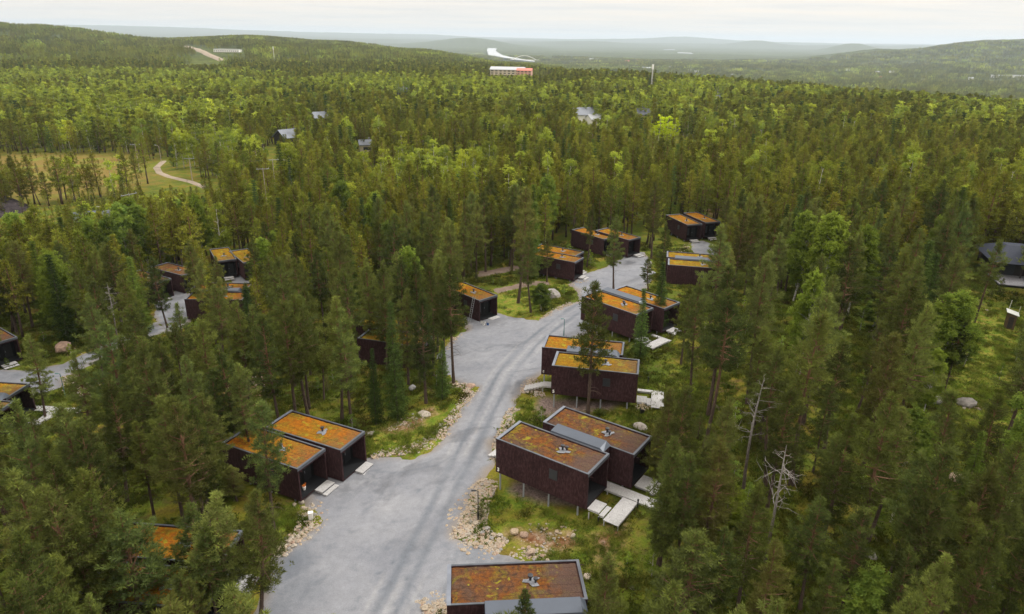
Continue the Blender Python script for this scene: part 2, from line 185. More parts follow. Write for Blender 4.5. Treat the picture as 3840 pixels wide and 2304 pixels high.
TREES = [
('P',25.6,35.1,15.0,1.00),('P',-27.3,30.7,14.0,1.00),('P',-26.4,28.3,13.0,1.00),('P',-31.0,35.4,15.0,1.00),('Q',25.8,40.5,15.1,1.00),
('P',-29.3,34.9,14.0,1.00),('P',-25.2,43.9,15.0,1.00),('Q',25.0,51.2,16.5,1.00),('Q',25.5,37.1,13.0,1.00),('P',27.3,31.6,12.0,1.00),
('P',11.1,40.6,12.0,1.00),('P',24.2,30.3,11.0,1.00),('P',25.3,34.9,12.0,1.00),('P',13.9,40.8,12.0,1.00),('Q',18.8,57.1,16.6,1.00),
('P',15.3,33.0,10.0,1.00),('P',-31.7,40.5,14.0,1.00),('P',15.9,36.7,10.8,1.00),('P',-17.9,38.1,11.2,1.15),('P',-28.7,39.5,13.0,1.00),
('P',-36.4,44.1,15.0,1.00),('Y',11.1,34.5,9.5,1.50),('P',12.3,40.1,11.0,1.00),('P',31.9,38.0,13.0,1.00),('P',-27.5,37.8,12.0,1.00),
('P',-19.9,38.4,11.1,1.30),('P',29.9,36.7,12.0,1.00),('P',20.9,63.6,16.7,1.00),('Y',-25.5,36.3,11.0,1.50),('Y',6.3,33.9,8.5,1.00),
('P',16.9,45.6,12.0,1.00),('Q',25.7,65.8,17.4,1.00),('P',-25.0,46.5,13.0,1.00),('P',28.2,34.8,11.0,1.00),('P',-34.3,45.7,14.0,1.00),
('P',-20.2,48.0,12.6,1.00),('P',-28.2,35.7,11.0,1.00),('P',24.4,43.3,12.0,1.00),('P',-31.6,43.9,13.0,1.00),('Q',22.8,51.2,13.5,1.00),
('P',19.1,32.5,9.0,1.00),('P',13.3,35.4,9.0,1.00),('P',22.4,35.7,10.0,1.00),('P',8.4,65.2,15.5,1.00),('P',-31.7,45.5,13.0,1.00),
('P',-28.0,48.3,13.0,1.00),('D',19.6,41.9,10.7,1.00),('P',28.1,43.6,12.0,1.00),('P',-32.8,56.1,15.0,1.00),('P',21.7,47.8,12.0,1.00),
('P',-28.7,33.5,10.0,1.00),('P',32.0,52.9,14.0,1.00),('P',-20.3,36.9,9.5,1.00),('Y',-24.7,31.3,9.0,1.00),('P',20.5,37.3,9.6,1.00),
('P',23.7,33.1,9.0,1.00),('Q',-18.8,66.8,15.1,1.00),('Y',-26.7,31.8,9.0,1.00),('P',-37.5,59.1,15.0,1.00),('Q',-7.0,75.2,16.2,1.00),
('P',-23.6,66.0,15.0,1.00),('P',-26.9,49.5,12.0,1.00),('Y',1.2,33.0,7.0,0.80),('P',11.4,40.9,8.9,1.00),('P',-26.3,50.8,12.0,1.00),
('S',-12.5,66.6,14.2,0.75),('P',-22.9,68.0,15.0,1.00),('P',-22.0,39.2,9.4,1.25),('P',30.0,61.5,14.3,1.00),('P',-27.4,77.2,17.1,1.00),
('D',20.6,50.6,11.4,1.00),('P',-28.0,50.6,12.0,1.00),('P',-35.3,52.4,13.0,1.00),('P',-24.5,63.6,14.0,1.00),('P',-17.5,65.9,14.0,1.00),
('P',-27.3,58.3,13.0,1.00),('Q',-9.7,76.5,15.4,1.00),('P',-9.8,70.3,14.0,1.00),('P',-41.3,64.0,15.0,1.00),('P',-24.6,56.4,12.0,1.00),
('P',-23.6,70.6,14.2,1.00),('P',-32.4,65.8,14.0,1.00),('P',24.1,58.4,12.0,1.00),('P',-40.8,68.9,15.0,1.00),('Q',1.0,105.9,19.7,1.00),
('P',35.1,47.8,11.0,1.00),('P',-32.8,55.9,12.0,1.00),('P',33.9,67.7,14.0,1.00),('P',-20.5,78.7,15.0,1.00),('P',38.6,47.4,11.0,1.00),
('P',-31.1,71.8,14.0,1.00),('P',-32.4,59.2,12.0,1.00),('Y',13.8,52.5,9.6,1.10),('P',-36.3,57.9,12.0,1.00),('Y',-20.6,34.7,7.0,1.00),
('P',-27.9,57.3,11.0,1.00),('P',-31.3,49.6,10.1,1.00),('P',40.0,79.5,15.0,1.00),('Q',-29.3,72.3,13.0,1.00),('P',-12.6,75.3,12.5,1.00),
('P',-17.0,83.8,14.0,1.00),('G',-27.6,52.1,9.6,1.00),('P',-19.1,85.0,14.0,1.00),('Y',24.5,58.1,10.0,1.00),('P',-15.0,87.2,14.0,1.00),
('P',-44.2,62.0,12.0,1.00),('P',-29.4,87.0,14.0,1.00),('P',-21.7,35.8,6.4,1.20),('P',-13.3,88.9,13.0,1.00),('Y',-24.8,37.8,6.5,1.00),
('B',23.5,35.0,6.0,1.20),('P',-26.2,80.2,12.0,1.00),('B',47.2,69.1,11.9,1.30),('Q',52.9,87.1,14.5,1.00),('S',-14.8,65.9,9.5,0.70),
('P',-51.8,85.8,14.0,1.00),('P',-16.3,80.8,11.2,1.00),('P',-53.3,79.9,13.0,1.00),('P',20.8,76.0,10.6,1.00),('Q',-31.6,72.0,10.6,1.00),
('P',3.0,100.1,13.2,1.00),('B',42.7,97.9,14.0,1.00),('P',-41.1,77.4,11.0,1.00),('P',-29.7,100.3,13.0,1.00),('Q',57.1,100.3,14.3,1.00),
('P',27.2,48.9,6.8,1.00),('P',48.3,68.3,10.0,1.00),('P',-56.2,72.2,10.9,1.00),('P',-22.4,72.7,9.1,1.00),('Q',63.2,87.1,12.8,1.00),
('B',17.2,47.6,6.0,1.00),('P',17.8,113.7,13.5,1.00),('S',16.2,78.3,9.3,1.00),('P',-35.8,109.6,13.0,1.00),('S',20.2,86.8,9.9,1.00),
('Q',-40.6,75.8,9.4,1.00),('P',-52.4,106.4,13.0,1.00),('S',-8.0,71.2,7.8,1.00),('P',-42.8,108.9,12.4,1.00),('P',-54.7,100.3,12.0,1.00),
('Q',30.8,93.2,9.8,1.00),('B',43.6,63.7,7.5,0.80),('Q',14.4,127.3,12.2,1.00),('B',17.8,45.8,4.5,1.00),('D',-59.2,94.0,10.0,1.00),
('S',-42.1,62.8,6.5,1.00),('P',-48.2,107.2,10.1,1.00),('P',6.3,118.6,9.9,1.00),('P',27.4,121.6,9.9,1.00),('Q',-72.2,125.9,11.1,1.00),
('Q',44.6,139.5,10.6,1.00),('P',-24.9,52.1,3.7,1.00),('Q',-64.4,134.5,9.5,1.00),('Y',-27.3,61.0,3.9,1.00),('P',-63.2,109.5,7.3,1.00),
('P',22.6,107.4,5.7,1.00),('B',4.6,100.9,4.5,1.00),('D',85.5,207.1,9.5,1.00),('P',-26.3,88.8,3.7,1.00),('B',50.3,88.5,4.1,1.20),
('B',-71.9,134.8,4.8,1.00),('P',-8.5,25.4,13.0,0.90),('P',8.0,26.5,13.4,1.06),('P',12.9,25.3,12.7,0.97),('P',-0.6,26.4,11.7,1.14),
('P',-14.0,27.1,13.4,1.13),('P',-17.4,25.8,13.3,1.12),('P',21.1,26.6,11.3,0.99),('P',30.1,29.2,13.5,0.87),('P',-17.0,28.8,10.2,1.11),
('P',12.6,28.9,9.3,0.98),('P',-32.4,31.4,13.2,0.99),('P',-9.9,30.0,8.4,0.97),('P',-36.0,35.2,12.6,1.12),('P',13.4,47.6,12.3,0.85),
('Q',-44.6,45.2,14.4,1.10),('P',43.3,42.1,13.7,1.12),('P',37.1,56.7,15.0,0.86),('P',31.8,34.1,10.1,0.89),('P',-36.9,38.8,11.5,0.98),
('P',-46.0,51.1,14.3,0.94),('P',19.9,67.3,14.0,0.86),('B',42.6,48.6,12.7,0.92),('P',-39.9,44.8,11.6,1.00),('P',37.6,40.3,10.6,1.05),
('P',-33.8,37.4,9.4,0.90),('Q',46.8,56.1,13.5,1.14),('B',31.1,45.9,10.3,1.01),('P',-35.1,62.7,13.3,1.07),('P',47.3,47.8,12.3,0.86),
('P',40.6,66.0,14.1,1.12),('P',-51.9,52.5,13.3,1.09),('P',25.8,83.1,15.7,1.00),('P',-39.2,50.7,11.4,0.95),('S',35.0,43.9,10.0,0.89),
('P',30.2,56.6,11.4,1.13),('P',58.8,63.5,15.3,1.01),('P',45.4,73.2,14.7,1.01),('P',35.9,36.1,8.5,0.97),('P',-24.2,91.8,15.9,0.96),
('P',52.7,58.2,13.1,1.06),('P',49.1,53.6,12.1,0.91),('P',-24.7,96.0,16.3,0.94),('P',49.4,74.8,14.6,1.10),('Q',27.6,52.9,9.7,0.85),
('S',50.1,80.3,15.2,1.05),('P',-48.4,47.8,10.9,1.01),('P',-50.8,56.2,12.2,1.09),('P',-52.5,59.5,12.6,1.08),('P',55.4,61.8,13.2,1.14),
('P',46.2,78.6,14.3,1.00),('P',40.2,41.9,9.1,0.90),('B',-57.0,59.6,12.8,0.96),('P',-8.9,82.6,12.9,1.01),('B',34.1,72.9,12.5,0.87),
('P',-10.2,86.2,13.4,0.95),('P',58.3,70.1,14.0,1.03),('P',-31.9,62.6,10.8,0.98),('P',-42.7,53.4,10.5,1.08),('P',-36.8,66.1,11.5,1.13),
('P',54.3,65.2,12.6,0.95),('P',-12.8,102.9,15.4,1.09),('P',61.3,93.5,16.6,0.88),('S',-42.7,41.4,8.8,0.96),('P',-29.7,82.8,12.9,0.98),
('P',-9.7,98.3,14.5,1.13),('Q',-66.7,77.9,15.0,1.15),('P',-18.6,107.0,15.8,1.05),('P',64.0,70.9,13.8,1.06),('B',-69.2,74.3,14.5,0.90),
('P',36.8,64.2,10.5,0.96),('P',48.2,83.2,13.6,1.11),('P',-55.7,64.0,12.0,1.05),('P',73.0,83.6,15.6,1.03),('P',-14.6,108.4,15.4,0.93),
('P',37.7,104.6,15.6,0.87),('B',44.4,94.5,14.6,1.14),('P',45.0,86.8,13.7,1.12),('P',58.2,89.9,14.9,1.01),('S',-33.4,81.3,12.2,1.05),
('P',34.1,100.6,14.7,1.05),('P',37.0,109.7,16.0,0.96),('P',-15.5,100.6,14.1,0.99),('P',-37.9,81.0,12.3,0.92),('Q',-32.9,95.7,13.8,0.99),
('P',32.8,87.8,12.7,0.94),('P',47.1,97.6,14.6,1.02),('P',-9.8,93.4,12.7,1.08),('B',-71.4,83.9,14.8,0.99),('Q',56.3,83.2,13.4,1.00),
('P',-9.1,118.3,15.8,0.91),('P',64.1,96.0,15.4,0.98),('P',-23.4,87.2,12.0,1.02),('S',52.7,82.1,13.0,1.14),('P',-10.2,107.7,14.3,1.10),
('Q',-25.4,100.5,13.7,1.04),('P',-14.9,118.4,15.8,1.14),('P',-79.6,87.8,15.6,1.11),('P',-16.9,93.9,12.4,0.99),('P',-43.5,72.4,10.9,1.12),
('P',-18.2,118.5,15.5,0.87),('P',-40.9,87.6,12.5,1.08),('S',82.1,93.5,15.9,0.86),('P',-59.0,64.0,11.1,0.92),('P',52.0,104.8,14.9,0.85),
('P',66.7,108.1,16.1,1.04),('P',-22.7,111.1,14.3,0.97),('P',-29.1,90.5,12.0,0.88),('P',-47.5,80.2,11.7,0.99),('P',65.1,114.5,16.5,0.86),
('B',48.7,92.9,13.1,1.12),('Q',-61.1,100.3,14.6,1.10),('S',-66.8,94.5,14.3,0.96),('B',-15.6,96.7,12.0,1.11),('S',4.0,131.0,16.1,0.85),
('P',-30.5,112.5,14.3,1.08),('P',-8.2,127.8,15.7,1.06),('S',3.5,121.3,14.9,0.99),('Q',-5.2,126.2,15.5,1.11),('Q',-15.9,129.7,15.9,1.13),
('P',-75.5,84.7,13.8,0.94),('P',-37.8,123.2,15.7,0.87),('P',41.3,101.0,13.3,1.05),('P',84.6,96.8,15.6,1.11),('P',-11.1,110.9,13.5,0.96),
('P',-29.2,110.1,13.8,0.99),('P',39.9,85.4,11.4,0.98),('P',-0.6,130.3,15.8,1.04),('P',-15.2,105.3,12.9,1.12),('Q',-36.6,99.4,12.8,0.97),
('P',-57.6,88.2,12.7,0.96),('Q',-0.1,126.9,15.3,0.94),('P',-64.2,100.7,14.4,0.89),('S',-13.4,92.7,11.3,1.01),('P',-83.9,93.1,15.1,0.92),
('P',39.6,117.7,15.0,1.14),('P',-82.4,95.7,15.2,0.98),('S',-26.1,104.3,12.9,1.02),('P',34.8,107.4,13.5,0.98),('P',70.1,105.0,15.1,1.13),
('Q',49.6,112.8,14.7,0.89),('P',51.3,101.2,13.5,0.85),('P',65.4,121.9,16.4,0.91),('P',-34.6,125.6,15.5,1.06),('P',-18.7,125.7,15.1,0.94),
('P',0.4,133.3,15.8,1.14),('P',42.1,115.4,14.5,1.08),('P',-62.7,93.2,13.2,0.93),('P',1.7,136.6,16.1,1.00),('P',-25.9,128.9,15.4,0.98),
('S',-73.6,101.1,14.7,0.96),('P',-78.4,99.6,14.8,1.09),('P',71.8,113.8,15.7,1.06),('P',51.1,115.4,14.7,1.14),('P',-70.7,103.4,14.6,0.98),
('S',-27.5,134.4,16.0,0.87),('Q',-79.1,94.5,14.3,1.09),('P',-6.8,122.9,14.3,0.99),('P',-35.9,86.7,10.9,0.97),('P',27.9,132.7,15.7,0.97),
('P',-4.2,139.2,16.2,1.07),('B',-68.9,97.1,13.8,1.04),('P',-37.2,74.4,9.7,1.11),('P',-45.8,96.9,12.4,0.94),('P',-8.2,111.9,13.0,0.95),
('P',-41.2,91.6,11.6,0.94),('P',55.1,102.2,13.4,0.86),('P',-79.8,105.0,15.1,0.99),('P',-33.5,91.7,11.2,0.97),('P',77.6,97.1,14.2,1.11),
('P',-64.7,104.9,14.1,1.03),('P',-62.8,97.1,13.2,0.90),('P',38.3,95.6,11.8,1.12),('P',66.2,128.2,16.5,0.97),('P',-35.6,118.8,14.1,0.89),
('P',-70.0,79.5,12.0,0.94),('P',47.2,124.2,15.1,1.01),('P',47.3,104.2,13.0,1.15),('B',6.8,139.9,15.8,0.94),('P',43.7,103.7,12.7,1.05),
('Q',64.8,100.2,13.4,0.99),('P',53.8,124.8,15.3,1.10),('S',-57.4,97.7,12.7,1.12),('P',-43.9,117.8,14.1,0.91),('P',78.5,93.1,13.6,1.09),
('S',51.3,122.4,14.8,0.97),('S',75.0,114.8,15.1,1.09),('S',-46.0,132.2,15.2,1.05),('S',71.5,86.8,12.2,0.87),('B',-36.0,143.5,15.8,1.04),
('S',-11.8,128.9,13.8,0.93),('S',65.2,75.7,10.6,1.14),('B',84.3,104.2,14.1,1.08),('S',92.3,108.0,14.9,0.90),('S',48.6,120.6,13.3,0.92),
('S',-40.1,159.3,16.7,1.02),('S',-56.0,146.9,15.8,0.89),('B',-75.8,129.2,15.0,0.98),('B',-22.4,117.9,11.8,0.98),('B',-43.1,113.1,11.8,1.09),
('S',-31.1,138.8,13.8,1.04),('S',-38.9,117.9,12.0,0.94),('S',-97.8,119.1,14.8,1.11),('B',-74.6,122.6,13.8,0.96),('B',66.0,103.6,11.5,0.89),
('B',-77.6,137.7,14.7,1.12),('B',60.2,121.4,12.5,1.01),('B',-74.3,132.8,14.1,1.02),('S',-17.3,146.8,13.5,1.12),('B',-29.5,142.8,13.3,1.06),
('B',-66.7,141.3,14.0,0.95),('S',-88.5,101.2,11.9,1.02),('S',68.3,144.4,14.0,0.98),('S',60.6,131.3,12.4,0.94),('B',-81.2,128.5,13.0,1.11),
('S',-44.4,146.7,13.1,0.95),('B',-98.6,131.8,13.9,1.10),('S',50.5,143.3,12.8,0.94),('S',59.6,147.0,13.1,1.04),('S',-90.8,134.2,12.7,1.12),
('B',-96.6,115.1,11.5,1.02),('S',-12.5,162.7,12.4,1.06),('B',-72.2,146.8,12.2,1.01),('S',-22.5,146.6,11.1,1.06),('S',64.5,146.4,11.8,0.91),
('S',86.9,135.0,11.9,0.99),('S',19.3,155.2,11.4,1.09),('B',64.7,151.0,11.3,1.06),('B',-46.8,128.9,9.3,1.11),('B',-26.0,162.9,11.0,0.91),
('S',52.2,156.0,10.9,1.13),('S',12.3,162.1,9.9,1.03),]
TREES_REST = [
('P',68.8,110.8,14.5),('P',68.7,81.0,11.8),('P',-18.8,122.2,13.7),('P',49.4,133.5,15.8),('P',63.6,107.0,13.8),('Q',-93.2,104.5,15.5),
('P',-81.6,102.7,14.5),('P',-38.8,106.7,12.5),('P',-16.6,132.8,14.6),('P',-42.3,135.8,15.5),('P',-14.6,125.5,13.8),('P',-37.2,112.3,12.9),
('P',-77.8,113.0,14.9),('P',-24.5,107.5,12.0),('P',-94.3,118.3,16.4),('P',33.9,104.3,11.9),('P',-23.6,123.0,13.6),('P',-4.3,130.3,14.0),
('P',53.9,78.7,10.3),('P',86.9,101.9,14.4),('P',37.9,112.8,12.8),('Q',76.7,131.7,16.3),('P',-45.7,135.8,15.3),('P',-44.1,93.5,11.0),
('P',-70.9,100.3,13.1),('P',44.2,111.6,12.8),('P',-42.3,122.6,13.8),('P',66.7,138.4,16.4),('P',-35.1,115.4,12.9),('P',-74.8,80.7,11.7),
('P',-62.8,128.6,15.1),('P',-70.3,131.0,15.7),('P',-75.4,96.7,12.9),('Q',40.5,109.9,12.3),('P',1.4,124.1,13.0),('P',-12.7,133.3,14.0),
('P',-84.4,115.9,15.0),('Q',-32.5,134.2,14.5),('P',45.2,120.5,13.5),('P',54.6,119.3,13.7),('P',59.1,125.0,14.4),('Q',6.3,133.7,13.9),
('P',57.1,122.3,14.1),('P',-25.5,110.3,11.8),('Q',-16.6,112.8,11.9),('P',-10.0,115.8,12.1),('P',53.5,108.4,12.5),('P',58.0,116.8,13.5),
('P',-12.9,122.2,12.7),('Q',-30.1,126.3,13.4),('P',-32.6,147.6,15.6),('Q',-61.1,103.6,12.4),('P',68.7,125.8,14.8),('P',-89.4,110.9,14.7),
('Q',-20.3,144.1,15.0),('P',57.3,130.2,14.7),('P',-80.9,111.4,14.2),('P',46.1,142.4,15.4),('P',76.5,117.9,14.4),('P',50.6,126.7,14.0),
('P',-43.9,128.0,13.8),('P',-1.5,154.7,15.8),('P',52.1,98.3,11.3),('P',-24.2,131.9,13.7),('P',-41.0,115.8,12.5),('P',45.2,100.9,11.2),
('P',-75.5,108.4,13.3),('P',-19.7,128.5,13.1),('P',-35.1,132.3,13.8),('P',-38.2,95.5,10.4),('P',60.1,98.6,11.6),('Q',75.8,89.0,11.8),
('P',-83.7,119.3,14.7),('Q',-75.2,114.9,13.8),('P',-30.4,106.6,11.1),('Q',-38.2,131.7,13.8),('P',-7.3,161.7,16.2),('P',-21.5,153.1,15.5),
('P',-27.8,114.1,11.7),('P',-36.1,137.1,14.2),('P',-43.2,139.2,14.5),('P',-67.4,100.5,12.1),('P',-13.1,113.4,11.4),('P',81.0,97.9,12.6),
('P',84.6,131.0,15.5),('P',59.6,136.1,14.7),('Q',56.5,113.0,12.5),('P',-23.6,141.4,14.1),('P',-48.4,142.7,14.9),('P',72.1,118.0,13.6),
('Q',-73.2,112.4,13.2),('Q',-86.6,103.7,13.3),('Q',-72.4,106.3,12.6),('P',47.4,158.0,16.2),('Q',95.1,121.6,15.1),('P',-67.4,108.8,12.5),
('P',-8.9,149.3,14.6),('P',-19.5,114.5,11.4),('P',-4.3,134.7,13.2),('P',30.6,145.2,14.5),('P',53.4,147.9,15.3),('P',-41.1,130.3,13.3),
('P',28.8,142.9,14.2),('Q',99.9,122.5,15.4),('P',93.3,118.4,14.7),('P',-86.9,135.7,15.7),('Q',-76.7,118.6,13.7),('P',7.5,144.8,14.1),
('P',62.2,148.3,15.6),('Q',67.8,115.2,12.9),('P',46.8,148.9,15.1),('P',-48.1,125.3,12.9),('P',-55.6,115.0,12.3),('P',61.5,115.2,12.6),
('P',-94.0,131.8,15.5),('P',3.9,144.4,13.8),('Q',69.3,134.0,14.5),('P',69.7,119.5,13.2),('P',74.8,120.2,13.5),('P',-58.6,149.4,15.3),
('Q',-52.3,154.8,15.5),('P',-33.9,104.7,10.5),('P',44.5,107.4,11.0),('P',-76.4,104.2,12.2),('P',70.8,122.3,13.4),('P',10.7,158.2,15.0),
('P',68.6,148.1,15.4),('P',-53.1,150.8,15.1),('P',-25.2,154.4,14.7),('P',-49.5,134.7,13.5),('P',-28.4,120.1,11.6),('P',11.9,149.9,14.1),
('P',28.9,139.9,13.4),('P',-33.7,140.1,13.5),('P',-79.1,133.3,14.5),('P',-85.6,111.9,13.2),('P',83.2,133.5,14.7),('P',-85.3,96.5,12.1),
('P',-39.8,110.6,11.0),('P',64.6,131.5,13.7),('P',-60.7,91.0,10.2),('P',-22.7,127.5,12.1),('P',-87.5,114.2,13.4),('P',-79.6,116.0,13.1),
('P',-50.2,140.7,13.9),('Q',-2.3,143.7,13.4),('P',62.4,143.0,14.5),('P',-38.6,135.6,13.1),('P',-79.8,108.5,12.5),('P',-45.6,121.1,12.0),
('P',-39.6,126.6,12.3),('P',-25.7,117.9,11.2),('P',80.3,122.7,13.6),('P',0.4,139.3,12.9),('P',78.8,126.6,13.8),('P',-12.4,152.4,14.1),
('P',-98.6,126.8,14.8),('P',8.7,147.7,13.6),('P',31.2,156.3,14.7),('P',62.8,125.0,12.9),('Q',-90.3,114.7,13.4),('P',66.0,117.7,12.4),
('P',-93.2,109.6,13.2),('P',-9.1,132.3,12.2),('Q',12.7,145.0,13.4),('P',87.7,106.8,12.7),('P',101.2,129.2,15.0),('P',-92.3,122.7,14.0),
('P',55.1,136.3,13.4),('P',51.4,119.2,11.9),('P',77.4,122.5,13.2),('Q',-39.5,149.0,14.1),('P',-80.2,118.7,13.1),('P',-69.7,115.6,12.3),
('P',-93.9,113.7,13.4),('Q',72.0,110.6,12.0),('P',-52.2,146.8,14.2),('Q',49.5,109.0,10.9),('P',-81.7,90.6,11.1),('Q',42.3,122.5,11.8),
('P',-71.8,138.0,14.1),('P',56.3,95.1,10.0),('Q',-10.8,146.0,13.2),('P',48.5,139.8,13.3),('P',72.4,125.1,13.0),('P',-14.6,147.6,13.3),
('Q',-84.3,141.5,14.8),('P',73.1,137.3,13.9),('P',57.6,140.4,13.6),('Q',41.6,126.0,11.9),('P',9.9,154.0,13.8),('P',5.3,151.4,13.5),
('P',57.2,106.2,10.7),('P',-24.5,150.8,13.6),('P',63.7,139.0,13.6),('P',89.9,112.7,12.8),('Q',60.8,103.6,10.7),('P',56.8,109.6,10.9),
('P',80.8,101.5,11.5),('P',100.9,117.8,13.7),('Q',-81.1,140.7,14.3),('Q',-12.2,136.9,12.1),('P',-1.1,146.5,12.8),('P',4.3,157.4,13.8),
('Q',97.7,119.2,13.5),('P',-33.1,153.5,13.8),('P',80.0,117.8,12.5),('P',1.5,157.6,13.7),('P',-64.3,112.9,11.3),('Q',-61.8,152.0,14.3),
('P',61.0,140.2,13.3),('P',47.9,152.0,13.8),('P',-19.9,140.5,12.3),('P',31.4,151.7,13.4),('P',4.7,162.1,14.0),('P',-84.3,137.0,13.9),
('P',-9.6,154.8,13.4),('P',83.0,124.0,12.8),('P',-4.3,158.3,13.6),('P',84.6,126.1,13.1),('Q',-18.5,154.7,13.4),('P',-72.0,141.3,13.6),
('P',-14.9,157.0,13.5),('P',1.7,152.1,13.0),('P',62.2,118.4,11.5),('Q',13.4,153.7,13.2),('Q',-15.5,161.7,13.9),('P',92.9,115.5,12.6),
('P',-41.0,104.0,9.5),('P',-39.2,139.9,12.4),('P',45.7,132.0,11.9),('P',51.2,130.8,11.9),('P',-11.3,157.7,13.4),('P',-36.3,150.2,13.1),
('P',52.1,151.3,13.6),('P',16.5,160.7,13.7),('Q',-28.2,156.3,13.5),('Q',-82.5,133.9,13.3),('P',-89.9,105.8,11.7),('P',-7.8,136.5,11.5),
('P',43.7,135.1,11.9),('Q',-2.4,149.5,12.6),('P',79.2,130.3,12.8),('Q',55.3,133.5,12.1),('P',-32.2,160.9,13.8),('P',-67.9,112.2,11.0),
('Q',-103.5,119.5,13.2),('P',82.1,119.7,12.1),('P',-53.2,141.6,12.6),('P',0.9,164.6,13.7),('P',80.7,136.2,13.2),('Q',72.0,148.0,13.7),
('P',8.5,156.5,13.0),('Q',-77.9,124.3,12.2),('P',-92.2,129.3,13.2),('P',-44.6,143.1,12.4),('P',-83.3,122.7,12.3),('P',90.3,133.5,13.3),
('P',94.2,112.1,12.1),('P',-32.7,129.8,11.0),('Q',7.1,164.7,13.6),('Q',46.9,115.7,10.2),('P',-83.8,106.7,11.1),('P',-52.6,138.5,12.1),
('P',58.1,154.3,13.5),('P',87.8,129.8,12.8),('P',-81.3,137.1,13.0),('P',-16.1,139.5,11.5),('Q',15.6,157.1,12.9),('P',-15.1,154.2,12.6),
('P',-27.0,123.7,10.3),('P',87.4,110.3,11.4),('P',-18.8,137.7,11.3),('P',-75.9,146.4,13.4),('P',-11.0,142.1,11.5),('P',89.2,138.7,13.3),
('P',-9.6,123.9,10.0),('P',-37.4,154.1,12.7),('P',-88.1,138.9,13.1),('P',-6.3,164.6,13.1),('P',-41.6,156.4,12.9),('P',-57.4,119.1,10.5),
('P',-88.2,118.0,11.7),('Q',-28.9,129.5,10.5),('P',-68.0,145.1,12.7),('P',-69.5,148.1,13.0),('Q',82.4,128.1,12.1),('P',56.4,147.2,12.5),
('P',54.5,144.9,12.2),('P',-101.6,128.7,13.0),('P',62.5,110.2,10.0),('P',-20.2,160.6,12.8),('P',-105.2,126.1,12.9),('P',-18.5,163.7,13.0),
('P',-95.5,107.1,11.3),('P',-4.5,161.4,12.6),('P',-35.9,157.8,12.6),('P',47.0,127.6,10.6),('P',-40.4,153.6,12.4),('P',-96.3,129.4,12.5),
('P',-6.8,144.1,11.2),('Q',98.9,126.5,12.5),('P',-57.0,152.4,12.6),('P',-28.3,152.5,12.0),('Q',103.4,126.4,12.7),('P',23.6,158.5,12.4),
('P',35.0,160.9,12.7),('P',72.1,143.3,12.4),('P',25.3,162.6,12.7),('P',-87.4,107.7,10.7),('P',-102.5,123.3,12.3),('P',-5.4,151.9,11.7),
('P',-0.8,161.5,12.4),('P',77.0,134.4,11.9),('P',-85.6,131.6,12.0),('Q',-48.2,153.4,12.3),('P',-48.0,157.1,12.6),('P',20.7,162.0,12.5),
('P',-4.5,155.1,11.8),('P',-33.5,156.3,12.1),('P',48.9,154.7,12.3),('P',-99.4,114.9,11.5),('P',-22.5,157.8,12.0),('P',52.0,137.9,11.1),
('P',-41.2,143.2,11.2),('P',-19.6,148.5,11.3),('P',-84.2,100.8,9.9),('P',0.7,143.5,10.8),('P',-96.4,110.9,11.0),('P',-1.8,136.2,10.2),
('P',-13.0,140.3,10.5),('P',63.4,135.7,11.2),('P',80.9,143.0,12.2),('P',-72.3,118.0,10.2),('P',55.0,154.5,12.1),('Q',15.3,149.3,11.0),
('P',-77.8,144.1,12.0),('P',95.8,114.5,10.9),('P',83.9,136.4,11.6),('P',-25.5,159.3,11.6),('P',-27.1,140.0,10.2),('P',-45.3,150.9,11.3),
('P',-17.7,151.4,10.9),('P',43.6,129.8,9.8),('P',-17.3,159.2,11.4),('P',83.8,139.9,11.6),('P',-98.2,123.4,11.2),('Q',-71.6,109.3,9.3),
('P',49.0,146.5,10.9),('P',-107.5,123.1,11.5),('P',31.2,160.6,11.5),('P',73.9,145.8,11.4),('P',70.4,139.7,10.9),('P',76.6,143.1,11.3),
('P',-29.9,150.2,10.7),('P',-15.3,144.0,10.1),('P',-29.1,160.5,11.3),('P',89.3,104.1,9.5),('P',-93.3,126.6,10.8),('P',-27.8,146.7,10.2),
('P',-85.8,126.3,10.4),('P',72.3,128.3,10.0),('P',-87.4,122.9,10.1),('Q',-48.8,148.2,10.5),('P',9.4,161.6,10.8),('P',76.7,137.6,10.4),
('P',-47.7,138.4,9.7),('P',73.2,132.1,9.9),('Q',-7.6,158.1,10.4),('Q',-95.6,121.8,10.0),('P',-44.1,158.0,10.5),('P',73.2,140.6,10.1),
('P',105.8,124.7,10.4),('P',-37.5,146.5,9.5),('P',57.3,149.9,10.0),('Q',-88.5,130.2,9.8),('P',27.3,160.0,10.0),]
